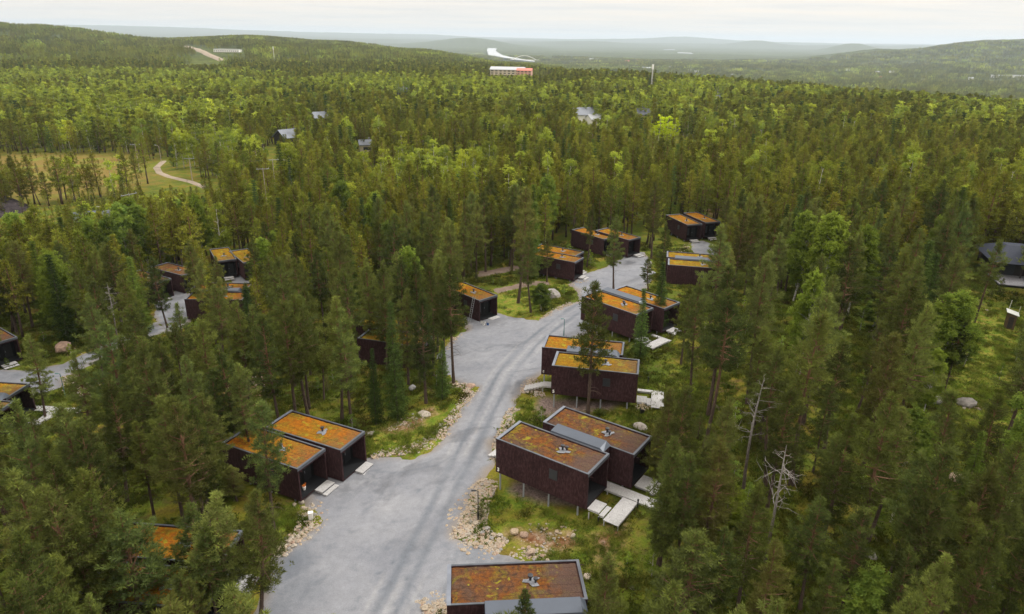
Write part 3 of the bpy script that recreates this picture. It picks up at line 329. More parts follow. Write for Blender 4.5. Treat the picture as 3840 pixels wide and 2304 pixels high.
TREE_LABELS = """
tall pine left of the lower right corner rocks
medium pine in front of the lower left corner, second from left
leftmost medium pine in front of the lower left corner
tall pine in front of the lower left corner
tall bare stemmed pine behind the lower right slope
medium pine in front of the lower left corner, third from left
tall pine left of the lime tipped spruce
tall bare stemmed pine in front of the right hand clearing
medium bare stemmed pine right of the lower right slope
rightmost medium pine in front of the lower right corner rocks
leftmost medium pine left of the dense stand right of the boardwalk
rightmost medium pine right of the bottom edge at right
medium pine left of the lower right corner rocks
medium pine behind the dense stand right of the boardwalk
tall bare stemmed pine beside the mossy clearing at right
medium pine right of the bottom right of the bottom cabin
medium pine right of the lower left corner
medium pine right of the dense stand right of the boardwalk
medium pine left of the left rubble bank
medium pine in front of the dark gap left of the cabin pair
tall pine behind the lower left corner
medium bushy pine left of the bottom right of the bottom cabin
rightmost medium pine left of the dense stand right of the boardwalk
medium pine right of the lower right corner rocks, second from left
medium pine left of the two lower left roofs
rightmost medium pine right of the two lower left roofs
leftmost medium pine right of the lower right corner rocks
tall pine behind the mossy clearing at right
medium bushy pine left of the two lower left roofs
short bushy pine right of the bottom cabin
medium pine left of the lower dead tree
tall bare stemmed pine behind the mossy clearing at right
medium pine beside the lime tipped spruce
leftmost medium pine in front of the lower right corner rocks
rightmost medium pine in front of the white walkways at left
medium pine left of the left cabin pair
rightmost medium pine in front of the lower left corner
medium pine right of the lower dead tree
leftmost medium pine left of the dark gap left of the cabin pair
medium bare stemmed pine right of the bleached dead tree
short pine beside the bottom edge at right
short pine behind the bottom right of the bottom cabin
medium pine in front of the lower right slope
tall pine right of the cabin numbered 6
rightmost medium pine left of the dark gap left of the cabin pair
leftmost medium pine behind the lime tipped spruce
medium dead tree in front of the lower dead tree
medium pine behind the lower right slope
tall pine left of the dense left pines
medium pine in front of the bleached dead tree
medium pine in front of the lower left corner, fourth from left
medium pine left of the big right birch
leftmost medium pine right of the two lower left roofs
leftmost short bushy pine in front of the two lower left roofs
medium pine left of the lower right slope
short pine right of the bottom edge at right
tall bare stemmed pine right of the pinkish path among left pines
short bushy pine left of the two lower left roofs
tall pine right of the white walkways at left
tall bare stemmed pine left of the cabin with the ladder
tall pine left of the pinkish path among left pines
medium pine behind the lime tipped spruce, third from left
short bushy pine in front of the bottom cabin
short pine left of the dense stand right of the boardwalk
rightmost medium pine behind the lime tipped spruce
tall spruce beside the hidden yellow roofed cabins
tall pine behind the pinkish path among left pines, second from left
short pine right of the two lower left roofs
tall pine behind the right hand clearing
leftmost tall pine behind the pinkish path among left pines
medium dead tree in front of the bleached dead tree
medium pine behind the lime tipped spruce, second from left
leftmost medium pine right of the white walkways at left
medium pine left of the pinkish path among left pines
medium pine right of the pinkish path among left pines
leftmost medium pine right of the dense left pines
tall bare stemmed pine right of the hidden yellow roofed cabins
medium pine right of the hidden yellow roofed cabins
tall pine right of the beige boulder
rightmost medium pine right of the dense left pines
rightmost tall pine behind the pinkish path among left pines
rightmost medium pine behind the dense left pines
medium pine behind the bleached dead tree
tall pine in front of the white dead tree at left
tall bare stemmed pine in front of the wood behind the white deck path
medium pine in front of the grey boulder on the right slope
medium pine left of the dense left pines, second from left
medium pine in front of the upper right wood
tall pine in front of the glimpsed orange roof
medium pine behind the right edge slope
medium pine right of the cabin right of the left yard, second from left
rightmost medium pine left of the dense left pines
medium bushy pine right of the white deck
rightmost medium pine right of the white walkways at left
short bushy pine left of the bottom left steps
rightmost medium pine in front of the dense left pines
medium pine behind the dark gap left of the cabin pair
tall pine beside the upper right wood
medium bare stemmed pine left of the pinkish path among left pines
medium pine beside the hidden yellow roofed cabins
leftmost medium pine behind the hidden yellow roofed cabins
medium lime tipped spruce behind the lime tipped spruce
medium pine right of the glimpsed orange roof
medium bushy pine behind the bleached dead tree
medium pine in front of the mid forest cabin glimpse, second from left
medium pine behind the white walkways at left
leftmost medium pine left of the glimpsed orange roof
short pine left of the bottom left steps
rightmost medium pine in front of the mid forest cabin glimpse
rightmost short bushy pine in front of the two lower left roofs
short birch right of the bottom edge at right
rightmost medium pine behind the pinkish path among left pines
medium birch behind the big right birch
tall bare stemmed pine in front of the top right wood
medium spruce behind the grass verge
leftmost medium pine right of the white dead tree at left
rightmost medium pine behind the hidden yellow roofed cabins
medium pine right of the beige boulder
medium pine in front of the yellow roofed pair among pines
medium bare stemmed pine right of the dense left pines
leftmost medium pine left of the cabin at the junction
leftmost medium birch right of the wood right of the farthest cabins
medium pine left of the cabin right of the left yard
rightmost medium pine left of the glimpsed orange roof
tall bare stemmed pine left of the top right wood
short pine right of the lower dead tree
medium pine right of the big right birch
medium pine right of the black cabin at left edge
short pine beside the pinkish path among left pines
rightmost medium bare stemmed pine left of the deck house at right edge
short birch behind the dense stand right of the boardwalk
medium pine beside the cabins at the turning area
short spruce right of the cabin at the road bend
medium pine in front of the central wood
medium spruce left of the yellow roofed pair among pines
short bare stemmed pine left of the dense left pines
medium pine right of the left yard steps
short spruce behind the gravel yard corner
medium pine right of the far left cabin pair
medium pine left of the left yard steps
medium bare stemmed pine right of the yellow roofed pair among pines
short birch in front of the big right birch
medium bare stemmed pine left of the cabins at the turning area
short birch right of the dense stand right of the boardwalk
medium dead tree beside the white dead tree at left
short spruce right of the white walkways at left
medium pine in front of the far left cabin pair
rightmost medium pine left of the cabin at the junction
medium pine left of the farthest cabin pair
medium bare stemmed pine beside the wood above the left yard
medium bare stemmed pine right of the farthest cabin pair
short pine left of the left cabin pair
medium bare stemmed pine left of the far left cabin pair
short bushy pine left of the left cabin pair
short pine left of the left yard steps
short pine left of the yellow roofed pair among pines
short birch beside the pale boulder
medium dead tree behind the wood right of the farthest cabins
short pine behind the pinkish path among left pines
short birch right of the upper right wood
short birch right of the wood above the left yard
medium pine right of the bottom left steps
medium pine in front of the bottom right of the bottom cabin
medium pine in front of the bottom edge at right
medium pine in front of the bottom cabin
rightmost medium pine in front of the bottom left steps
medium pine left of the bottom left steps
leftmost medium pine right of the bottom edge at right
rightmost medium pine right of the lower right corner rocks
leftmost medium pine in front of the bottom left steps
short pine in front of the bottom right of the bottom cabin
medium pine left of the lower left corner, third from left
short pine right of the bottom left steps
medium pine left of the lower left corner, second from left
medium pine right of the white deck
tall bare stemmed pine left of the lower left corner
rightmost medium pine right of the right edge slope
rightmost tall pine left of the big right birch
medium pine right of the lower right corner rocks, third from left
medium pine left of the lower left corner, fourth from left
tall pine in front of the left edge roofs
medium pine behind the mossy clearing at right
medium birch behind the right edge slope
rightmost medium pine left of the lower left corner
leftmost medium pine right of the right edge slope
short pine in front of the lower left corner
medium bare stemmed pine in front of the brown shed
medium birch left of the grey boulder on the right slope
medium pine left of the dense left pines, third from left
medium pine right of the right edge slope, third from left
leftmost tall pine left of the big right birch
leftmost medium pine left of the left edge roofs
tall pine right of the yellow roofed pair among pines
leftmost medium pine in front of the white walkways at left
medium spruce left of the right edge slope
leftmost medium pine right of the right hand clearing
tall pine right of the brown shed
rightmost tall pine right of the upper right wood
short pine right of the lower right corner rocks
tall pine beside the glimpsed orange roof
medium pine right of the brown shed, fourth from left
medium pine right of the right edge slope, second from left
tall pine behind the glimpsed orange roof
tall pine behind the big right birch
medium bare stemmed pine in front of the right hand clearing
tall spruce in front of the top right wood
leftmost medium pine left of the lower left corner
medium pine left of the left edge roofs, third from left
medium pine left of the left edge roofs, fourth from left
medium pine right of the brown shed, third from left
leftmost tall pine right of the upper right wood
short pine right of the right edge slope
medium birch left of the left edge roofs
medium pine left of the cabin with the ladder, second from left
medium birch left of the upper right wood
leftmost medium pine left of the cabin with the ladder
medium pine right of the brown shed, second from left
leftmost medium pine in front of the dense left pines
medium pine left of the white walkways at left
medium pine left of the dense left pines, fourth from left
leftmost medium pine right of the brown shed
rightmost tall pine right of the mid forest cabin glimpse
leftmost tall pine right of the top right wood
short spruce left of the lower left corner
medium pine behind the pinkish path among left pines, second from left
leftmost tall pine left of the path by the white deck
tall bare stemmed pine left of the black cabin at left edge
tall pine beside the mid forest cabin glimpse
rightmost medium pine right of the brown shed
tall birch left of the black cabin at left edge
rightmost medium pine right of the right hand clearing
medium pine right of the upper right wood
rightmost medium pine left of the left edge roofs
tall pine right of the deck house at right edge, second from left
tall pine right of the mid forest cabin glimpse, second from left
tall pine left of the wood right of the farthest cabins, fourth from left
tall birch right of the wood right of the farthest cabins
rightmost medium pine behind the upper right wood
tall pine in front of the top right wood
medium spruce right of the cabin right of the left yard
leftmost tall pine left of the wood right of the farthest cabins
tall pine left of the wood right of the farthest cabins, second from left
leftmost tall pine right of the mid forest cabin glimpse
medium pine in front of the cabin right of the left yard
medium bare stemmed pine left of the glimpsed orange roof
leftmost medium pine in front of the wood right of the farthest cabins
tall pine right of the wood right of the farthest cabins, third from left
rightmost medium pine left of the cabin with the ladder
tall birch behind the black cabin at left edge
leftmost medium bare stemmed pine left of the deck house at right edge
rightmost tall pine left of the path by the white deck
tall pine right of the top right wood, second from left
medium pine in front of the glimpsed orange roof
medium spruce in front of the top right wood
tall pine left of the path by the white deck, second from left
medium bare stemmed pine beside the glimpsed orange roof
rightmost tall pine in front of the wood behind the central cabins
tall pine left of the black cabin at left edge
leftmost medium pine in front of the mid forest cabin glimpse
leftmost medium pine left of the dense left pines
rightmost tall pine behind the mid forest cabin glimpse
medium pine beside the cabin right of the left yard
rightmost tall spruce right of the deck house at right edge
medium pine left of the left edge roofs, second from left
rightmost tall pine right of the wood right of the farthest cabins
leftmost tall pine behind the top right wood
tall pine left of the mid forest cabin glimpse
medium pine left of the glimpsed orange roof, second from left
rightmost medium pine right of the white dead tree at left
rightmost tall pine left of the top right wood
medium birch behind the upper right wood
tall bare stemmed pine in front of the wood above the left yard
tall spruce right of the upper left wood
medium birch in front of the mid forest cabin glimpse
rightmost tall spruce right of the wood behind the white deck path
rightmost tall pine right of the central wood
leftmost tall pine behind the path by the white deck
leftmost tall spruce right of the wood behind the white deck path
tall bare stemmed pine left of the wood behind the white deck path
tall bare stemmed pine right of the wood behind the central cabins
leftmost medium pine left of the black cabin at left edge
tall pine beside the central wood
medium pine in front of the wood right of the farthest cabins, third from left
rightmost tall pine right of the deck house at right edge
leftmost medium pine left of the path by the white deck
medium pine behind the glimpsed orange roof
medium pine left of the upper right wood
leftmost tall pine beside the wood behind the white deck path
medium pine right of the mid forest cabin glimpse
medium bare stemmed pine right of the far left cabin pair
medium pine beside the white dead tree at left
tall bare stemmed pine beside the wood behind the white deck path
tall pine behind the white dead tree at left
medium spruce in front of the mid forest cabin glimpse
leftmost tall pine left of the upper left wood
tall pine left of the wood right of the farthest cabins, third from left
tall pine left of the upper left wood, second from left
medium spruce behind the glimpsed orange roof
medium pine right of the farthest cabin pair
rightmost tall pine right of the top right wood
tall bare stemmed pine right of the wood right of the farthest cabins
leftmost medium pine behind the upper right wood
tall pine left of the top right wood, second from left
leftmost tall pine right of the central wood
leftmost tall pine in front of the wood behind the central cabins
tall pine beside the wood behind the white deck path, second from left
tall pine left of the wood right of the farthest cabins, fifth from left
medium pine left of the white dead tree at left
rightmost tall pine beside the wood behind the white deck path
leftmost tall pine behind the mid forest cabin glimpse
tall spruce beside the upper left wood
tall pine left of the upper left wood, third from left
rightmost tall pine behind the top right wood
tall pine right of the wood right of the farthest cabins, second from left
tall pine right of the upper left wood
tall spruce left of the wood behind the central cabins
tall bare stemmed pine left of the upper left wood
rightmost tall pine behind the path by the white deck
rightmost medium pine right of the cabin right of the left yard
tall pine left of the farthest cabin pair
tall pine left of the wood behind the white deck path
medium birch right of the upper left wood
leftmost medium pine behind the dense left pines
medium pine behind the cabin right of the left yard
rightmost medium pine left of the path by the white deck
leftmost medium pine right of the cabin right of the left yard
medium pine left of the top right wood
rightmost tall pine left of the upper left wood
leftmost medium pine behind the pinkish path among left pines
leftmost tall pine right of the deck house at right edge
tall pine in front of the wood above the left yard
medium pine behind the white dead tree at left
medium pine in front of the wood right of the farthest cabins, second from left
leftmost tall pine left of the top right wood
tall pine in front of the central wood
rightmost medium pine left of the black cabin at left edge
rightmost tall pine left of the wood right of the farthest cabins
medium pine right of the wood right of the farthest cabins
tall birch right of the wood behind the white deck path
rightmost medium pine in front of the wood right of the farthest cabins
medium bare stemmed pine right of the top right wood
leftmost tall pine right of the wood right of the farthest cabins
medium spruce right of the white dead tree at left
tall pine right of the far left cabin pair
medium pine right of the deck house at right edge
tall spruce behind the wood right of the farthest cabins
tall spruce right of the top right wood
rightmost tall spruce left of the central wood
medium spruce right of the deck house at right edge
tall birch right of the central wood
medium spruce right of the wood behind the central cabins, second from left
medium spruce right of the brown shed
tall birch right of the deck house at right edge
leftmost tall spruce right of the deck house at right edge
medium spruce beside the wood right of the farthest cabins
tall spruce behind the central wood
leftmost tall spruce left of the central wood
leftmost tall birch right of the blue roofed hut
medium birch left of the mid forest cabin glimpse
medium birch right of the far left cabin pair
medium spruce left of the mid forest cabin glimpse
medium spruce in front of the central wood
tall spruce left of the upper left wood
medium birch in front of the blue roofed hut
medium birch in front of the top right wood
rightmost tall birch right of the blue roofed hut
rightmost medium birch right of the wood right of the farthest cabins
tall birch behind the wood above the left yard
leftmost medium spruce right of the wood behind the central cabins
medium birch left of the wood behind the central cabins
medium birch behind the far left cabin pair
medium spruce left of the upper left wood
rightmost medium spruce right of the wood right of the farthest cabins
medium spruce right of the wood right of the farthest cabins, second from left
medium birch beside the blue roofed hut
medium spruce behind the central wood
medium birch behind the upper left wood
rightmost medium spruce left of the wood right of the farthest cabins
medium spruce behind the wood right of the farthest cabins
medium spruce left of the blue roofed hut
medium birch left of the upper left wood
rightmost medium spruce right of the wood behind the central cabins
medium birch left of the far left cabin pair
medium spruce beside the wood behind the central cabins
leftmost medium spruce right of the wood right of the farthest cabins
medium spruce behind the top right wood
medium spruce behind the cabins at the turning area
medium birch behind the wood right of the farthest cabins
short birch left of the central wood
medium birch beside the wood behind the central cabins
leftmost medium spruce left of the wood right of the farthest cabins
medium spruce right of the wood behind the white deck path
""".strip().split("\n")
# ---------------------------------------------------------------- helpers
COL = SC.collection

def tag(o, label=None, cat=None, group=None, kind=None):
    if label: o['label'] = label
    if cat: o['category'] = cat
    if group: o['group'] = group
    if kind: o['kind'] = kind
    return o

def link(o, parent=None):
    COL.objects.link(o)
    if parent is not None: o.parent = parent
    return o

def empty(name, loc, rz=0.0, label=None, cat=None, group=None):
    o = bpy.data.objects.new(name, None)
    o.empty_display_size = .3
    o.location = loc; o.rotation_euler = (0, 0, rz)
    return tag(link(o), label, cat, group)

def np_mesh(name, V, Fc, mats=(), mi=None, attrs=None, smooth=False):
    """mesh from numpy arrays, faces all with the same number of corners"""
    me = bpy.data.meshes.new(name)
    V = np.asarray(V, np.float32); Fc = np.asarray(Fc, np.int32)
    k = Fc.shape[1]
    me.vertices.add(len(V)); me.vertices.foreach_set('co', V.ravel())
    me.loops.add(Fc.size); me.loops.foreach_set('vertex_index', Fc.ravel())
    me.polygons.add(len(Fc)); me.polygons.foreach_set('loop_start', np.arange(0, Fc.size, k, dtype=np.int32))
    me.polygons.foreach_set('loop_total', np.full(len(Fc), k, np.int32))
    for m in mats: me.materials.append(m)
    if mi is not None: me.polygons.foreach_set('material_index', np.asarray(mi, np.int32))
    for an, av in (attrs or {}).items():
        a = me.attributes.new(an, 'FLOAT', 'POINT'); a.data.foreach_set('value', np.asarray(av, np.float32))
    me.update(calc_edges=True)
    if smooth: me.polygons.foreach_set('use_smooth', np.ones(len(Fc), bool))
    return me

class MB:
    """collects boxes and tubes, then links them as one mesh object"""
    def __init__(s): s.v = []; s.f = []
    def poly(s, pts, faces):
        n = len(s.v); s.v += [tuple(p) for p in pts]; s.f += [tuple(n + i for i in f) for f in faces]; return s
    def box(s, x0, x1, y0, y1, z0, z1):
        return s.poly([(x0, y0, z0), (x1, y0, z0), (x1, y1, z0), (x0, y1, z0), (x0, y0, z1), (x1, y0, z1), (x1, y1, z1), (x0, y1, z1)],
                      [(0, 3, 2, 1), (4, 5, 6, 7), (0, 1, 5, 4), (1, 2, 6, 5), (2, 3, 7, 6), (3, 0, 4, 7)])
    def tube(s, pts, rad, n=7, cap=True):
        pts = [Vector(p) for p in pts]
        if not hasattr(rad, '__len__'): rad = [rad] * len(pts)
        base = len(s.v)
        for i, p in enumerate(pts):
            d = (pts[min(i + 1, len(pts) - 1)] - pts[max(i - 1, 0)]).normalized()
            a = d.cross(Vector((0, 0, 1)) if abs(d.z) < .9 else Vector((1, 0, 0))).normalized(); b = d.cross(a)
            for k in range(n):
                t = 2 * math.pi * k / n
                s.v.append(tuple(p + (a * math.cos(t) + b * math.sin(t)) * rad[i]))
        for i in range(len(pts) - 1):
            for k in range(n):
                s.f.append((base + i * n + k, base + i * n + (k + 1) % n, base + (i + 1) * n + (k + 1) % n, base + (i + 1) * n + k))
        if cap:
            s.f.append(tuple(base + k for k in range(n))[::-1]); s.f.append(tuple(base + (len(pts) - 1) * n + k for k in range(n)))
        return s
    def mesh(s, name, mat):
        me = bpy.data.meshes.new(name); me.from_pydata(s.v, [], s.f)
        if mat: me.materials.append(mat)
        me.update(); return me
    def build(s, name, mat, parent=None, loc=None, rz=0, bevel=0):
        o = bpy.data.objects.new(name, s.mesh(name, mat)); link(o, parent)
        if loc is not None: o.location = loc
        o.rotation_euler = (0, 0, rz)
        if bevel:
            b = o.modifiers.new('bevel', 'BEVEL'); b.width = bevel; b.segments = 1; b.limit_method = 'ANGLE'
        return o

# ---------------------------------------------------------------- materials
class NT:
    def __init__(s, name):
        s.m = bpy.data.materials.new(name); s.m.use_nodes = True; s.t = s.m.node_tree; s.t.nodes.clear()
        s.out = s.n('ShaderNodeOutputMaterial')
    def n(s, typ, **kw):
        nd = s.t.nodes.new(typ)
        for k, v in kw.items():
            if k.startswith('i_'):
                k2 = k[2:]; nd.inputs[int(k2) if k2.isdigit() else k2.replace('_', ' ')].default_value = v
            else: setattr(nd, k, v)
        return nd
    def l(s, a, b): s.t.links.new(a, b)
    def coord(s, kind='Object', scale=(1, 1, 1), rot=(0, 0, 0)):
        tc = s.n('ShaderNodeTexCoord'); mp = s.n('ShaderNodeMapping'); mp.inputs['Scale'].default_value = scale
        mp.inputs['Rotation'].default_value = rot
        s.l(tc.outputs[kind], mp.inputs['Vector']); return mp.outputs['Vector']
    def world(s, scale=(1, 1, 1)):
        g = s.n('ShaderNodeNewGeometry'); mp = s.n('ShaderNodeMapping'); mp.inputs['Scale'].default_value = scale
        s.l(g.outputs['Position'], mp.inputs['Vector']); return mp.outputs['Vector']
    def noise(s, vec, scale, detail=3, rough=.55, dist=0):
        nd = s.n('ShaderNodeTexNoise', i_Scale=scale, i_Detail=detail, i_Roughness=rough, i_Distortion=dist)
        s.l(vec, nd.inputs['Vector']); return nd.outputs['Fac']
    def ramp(s, fac, stops, interp='LINEAR'):
        r = s.n('ShaderNodeValToRGB'); r.color_ramp.interpolation = interp
        el = r.color_ramp.elements
        while len(el) < len(stops): el.new(.5)
        for e, (p, c) in zip(el, stops):
            e.position = p; e.color = (*c, 1) if hasattr(c, '__len__') else (c, c, c, 1)
        s.l(fac, r.inputs['Fac']); return r.outputs['Color']
    def mix(s, fac, a, b, mode='MIX'):
        m = s.n('ShaderNodeMix', data_type='RGBA', blend_type=mode)
        for sock, v in ((m.inputs[0], fac), (m.inputs[6], a), (m.inputs[7], b)):
            if hasattr(v, 'is_linked') or hasattr(v, 'links'): s.l(v, sock)
            elif hasattr(v, '__len__'): sock.default_value = (*v, 1)
            else: sock.default_value = v
        return m.outputs[2]
    def math(s, op, a, b=None, clamp=False):
        m = s.n('ShaderNodeMath', operation=op); m.use_clamp = clamp
        for sock, v in ((m.inputs[0], a), (m.inputs[1], b)):
            if v is None: continue
            if hasattr(v, 'links'): s.l(v, sock)
            else: sock.default_value = v
        return m.outputs[0]
    def attr(s, name):
        return s.n('ShaderNodeAttribute', attribute_name=name).outputs['Fac']
    def rand(s):
        return s.n('ShaderNodeObjectInfo').outputs['Random']
    def bump(s, h, strength=.4, dist=.05):
        b = s.n('ShaderNodeBump', i_Strength=strength, i_Distance=dist); s.l(h, b.inputs['Height']); return b.outputs['Normal']
    def surf(s, col, rough=.9, spec=.2, metal=0, normal=None):
        p = s.n('ShaderNodeBsdfPrincipled', i_Roughness=rough, i_Metallic=metal)
        p.inputs['Specular IOR Level'].default_value = spec
        if hasattr(col, 'links'): s.l(col, p.inputs['Base Color'])
        else: p.inputs['Base Color'].default_value = (*col, 1)
        if hasattr(rough, 'links'): s.l(rough, p.inputs['Roughness'])
        if normal is not None: s.l(normal, p.inputs['Normal'])
        s.l(p.outputs[0], s.out.inputs['Surface']); return s.m

def plain(name, col, rough=.7, spec=.3, metal=0, var=.15, scale=3):
    t = NT(name); n = t.noise(t.coord(), scale, 4)
    c = t.ramp(n, [(.3, tuple(x * (1 - var) for x in col)), (.7, tuple(x * (1 + var) for x in col))])
    return t.surf(c, rough, spec, metal, t.bump(n, .2, .01))

def leaf_mat(name, cols, tip, transl=.24, patch=.35):
    """foliage: colour varies from tree to tree, from tuft to tuft and towards the fresh shoots; pine crown tops are also painted paler as top light"""
    t = NT(name)
    r = t.rand()
    c1 = t.ramp(r, [(i / (len(cols) - 1), c) for i, c in enumerate(cols)])
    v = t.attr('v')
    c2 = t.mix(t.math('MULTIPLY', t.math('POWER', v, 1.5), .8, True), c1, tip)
    n = t.noise(t.world(), .9, 2)
    c3 = t.mix(1.0, c2, t.ramp(n, [(.3, 1 - patch), (.7, 1 + patch * .6)]), 'MULTIPLY')
    r2 = t.math('FRACT', t.math('MULTIPLY', r, 17.3)); c3 = t.mix(1.0, c3, t.ramp(r2, [(0.0, .55), (.6, 1.0), (1.0, 1.5)]), 'MULTIPLY')
    d = t.n('ShaderNodeBsdfDiffuse'); tr = t.n('ShaderNodeBsdfTranslucent'); m = t.n('ShaderNodeMixShader', i_Fac=transl)
    t.l(c3, d.inputs['Color']); t.l(c3, tr.inputs['Color']); t.l(d.outputs[0], m.inputs[1]); t.l(tr.outputs[0], m.inputs[2])
    t.l(m.outputs[0], t.out.inputs['Surface'])
    return t.m

M = {}
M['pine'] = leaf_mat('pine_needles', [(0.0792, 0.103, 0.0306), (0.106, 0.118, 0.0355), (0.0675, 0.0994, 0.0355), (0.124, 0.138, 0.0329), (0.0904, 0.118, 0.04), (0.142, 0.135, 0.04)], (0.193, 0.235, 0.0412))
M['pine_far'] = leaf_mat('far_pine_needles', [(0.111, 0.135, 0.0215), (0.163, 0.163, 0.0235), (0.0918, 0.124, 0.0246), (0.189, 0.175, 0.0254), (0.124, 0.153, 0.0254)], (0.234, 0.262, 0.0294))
M['spruce'] = leaf_mat('spruce_needles', [(0.0504, 0.0806, 0.024), (0.072, 0.109, 0.0264), (0.0432, 0.0734, 0.0264), (0.115, 0.161, 0.024)], (0.144, 0.22, 0.036), .15)
M['lime_spruce'] = leaf_mat('lime_spruce_needles', [(.11, .17, .02), (.12, .18, .02)], (.22, .30, .03), .2)
M['birch'] = leaf_mat('birch_leaves', [(0.147, 0.236, 0.0386), (0.193, 0.28, 0.0386), (0.125, 0.216, 0.0551), (0.249, 0.323, 0.0331)], (0.295, 0.367, 0.0551), .4)
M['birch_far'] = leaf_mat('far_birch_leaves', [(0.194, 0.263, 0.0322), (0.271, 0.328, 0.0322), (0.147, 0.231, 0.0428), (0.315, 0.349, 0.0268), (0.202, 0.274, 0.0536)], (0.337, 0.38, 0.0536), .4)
M['lime_leaf'] = leaf_mat('lime_green_leaves', [(.38, .48, .012), (.42, .5, .012)], (.55, .62, .03), .4)

def bark(name, low, high, z0, z1):
    t = NT(name)
    g = t.n('ShaderNodeSeparateXYZ'); t.l(t.coord('Object'), g.inputs[0])
    n = t.noise(t.coord('Object', (6, 6, 1.5)), 2.2, 4, .65)
    k = t.n('ShaderNodeMapRange', i_1=z0, i_2=z1, i_3=0.0, i_4=1.0); t.l(g.outputs['Z'], k.inputs[0])
    k2 = t.math('ADD', k.outputs[0], t.math('MULTIPLY', t.math('SUBTRACT', n, .5), .5), True)
    c = t.mix(k2, low, high)
    c = t.mix(1.0, c, t.ramp(n, [(.35, .55), (.65, 1.25)]), 'MULTIPLY')
    return t.surf(c, .95, .1, 0, t.bump(n, .6, .03))
M['pine_bark'] = bark('pine_bark', (.085, .062, .050), (.165, .092, .055), 4.5, 9.0)
M['spruce_bark'] = bark('spruce_bark', (.075, .06, .05), (.09, .07, .055), 1, 9)
M['dead_wood'] = bark('dead_grey_wood', (.13, .105, .09), (.27, .25, .235), 4, 8)
def birch_bark():
    t = NT('birch_bark'); n = t.noise(t.coord('Object', (1, 1, 4)), 3.0, 4, .6)
    return t.surf(t.ramp(n, [(.40, (.04, .035, .03)), (.47, (.48, .46, .42)), (.8, (.60, .58, .54))]), .8, .2)
M['birch_bark'] = birch_bark()

def wall_mat():
    t = NT('brown_stained_boards')
    v = t.coord('Object', (3.2, 3.2, 1.1)); n = t.noise(v, 2.0, 6, .75); n2 = t.noise(t.coord(), .5, 3)
    w = t.n('ShaderNodeTexWave', wave_type='BANDS', bands_direction='X', i_Scale=2.3, i_Distortion=.0); t.l(t.coord(), w.inputs['Vector'])
    c = t.ramp(n, [(.30, (.017, .0075, .0088)), (.5, (.036, .0165, .0185)), (.70, (.078, .042, .044))])
    c = t.mix(1.0, c, t.ramp(n2, [(.3, .75), (.7, 1.2)]), 'MULTIPLY')
    h = t.math('ADD', t.math('MULTIPLY', t.math('GREATER_THAN', w.outputs['Fac'], .12), .6), t.math('MULTIPLY', n, .5))
    return t.surf(c, .85, .15, 0, t.bump(h, .5, .02))
M['wall'] = wall_mat()
M['porch'] = plain('black_boards', (.010, .010, .011), .7, .2, 0, .4, 6)
M['deck_dark'] = plain('dark_deck_boards', (0.011, 0.0121, 0.0143), .6, .3, 0, .4, 6)
M['trim'] = plain('grey_metal_flashing', (0.0806, 0.0899, 0.108), .55, .4, .3, .25, 1.2)
M['gable_trim'] = plain('bright_metal_flashing', (0.15, 0.167, 0.204), .5, .4, .3, .2, 1.2)
M['metal_roof'] = plain('blue_grey_metal_sheet', (0.0633, 0.077, 0.102), .45, .5, .3, .08, .8)
M['glass'] = plain('window_glass', (.03, .033, .04), .35, .4, 0, .1)
M['frame'] = plain('dark_window_frame', (.03, .03, .035), .5, .4)
M['steel'] = plain('galvanised_post', (.30, .32, .35), .5, .4, .2, .12)
M['black'] = plain('black_metal', (.012, .013, .015), .5, .4)
M['white'] = plain('white_paint', (.78, .78, .76), .6, .3, 0, .04)
M['vent'] = plain('vent_cap', (.035, .037, .045), .5, .4, .3, .2)
M['flash'] = plain('lead_flashing', (.17, .18, .205), .6, .3, 0, .35, 9)
M['copper'] = plain('green_copper', (.06, .16, .16), .6, .3, 0, .2)
def planks():
    t = NT('weathered_planks')
    n = t.noise(t.coord('Object', (3, 3, 3)), 2.5, 4, .6)
    w = t.n('ShaderNodeTexWave', wave_type='BANDS', bands_direction='Y', i_Scale=2.2); t.l(t.coord(), w.inputs['Vector'])
    c = t.ramp(n, [(.3, (.34, .34, .345)), (.7, (.50, .50, .51))])
    c = t.mix(1.0, c, t.ramp(w.outputs['Fac'], [(.0, .45), (.12, 1.0)]), 'MULTIPLY')
    return t.surf(c, .85, .2, 0, t.bump(w.outputs['Fac'], .3, .01))
M['plank'] = planks()
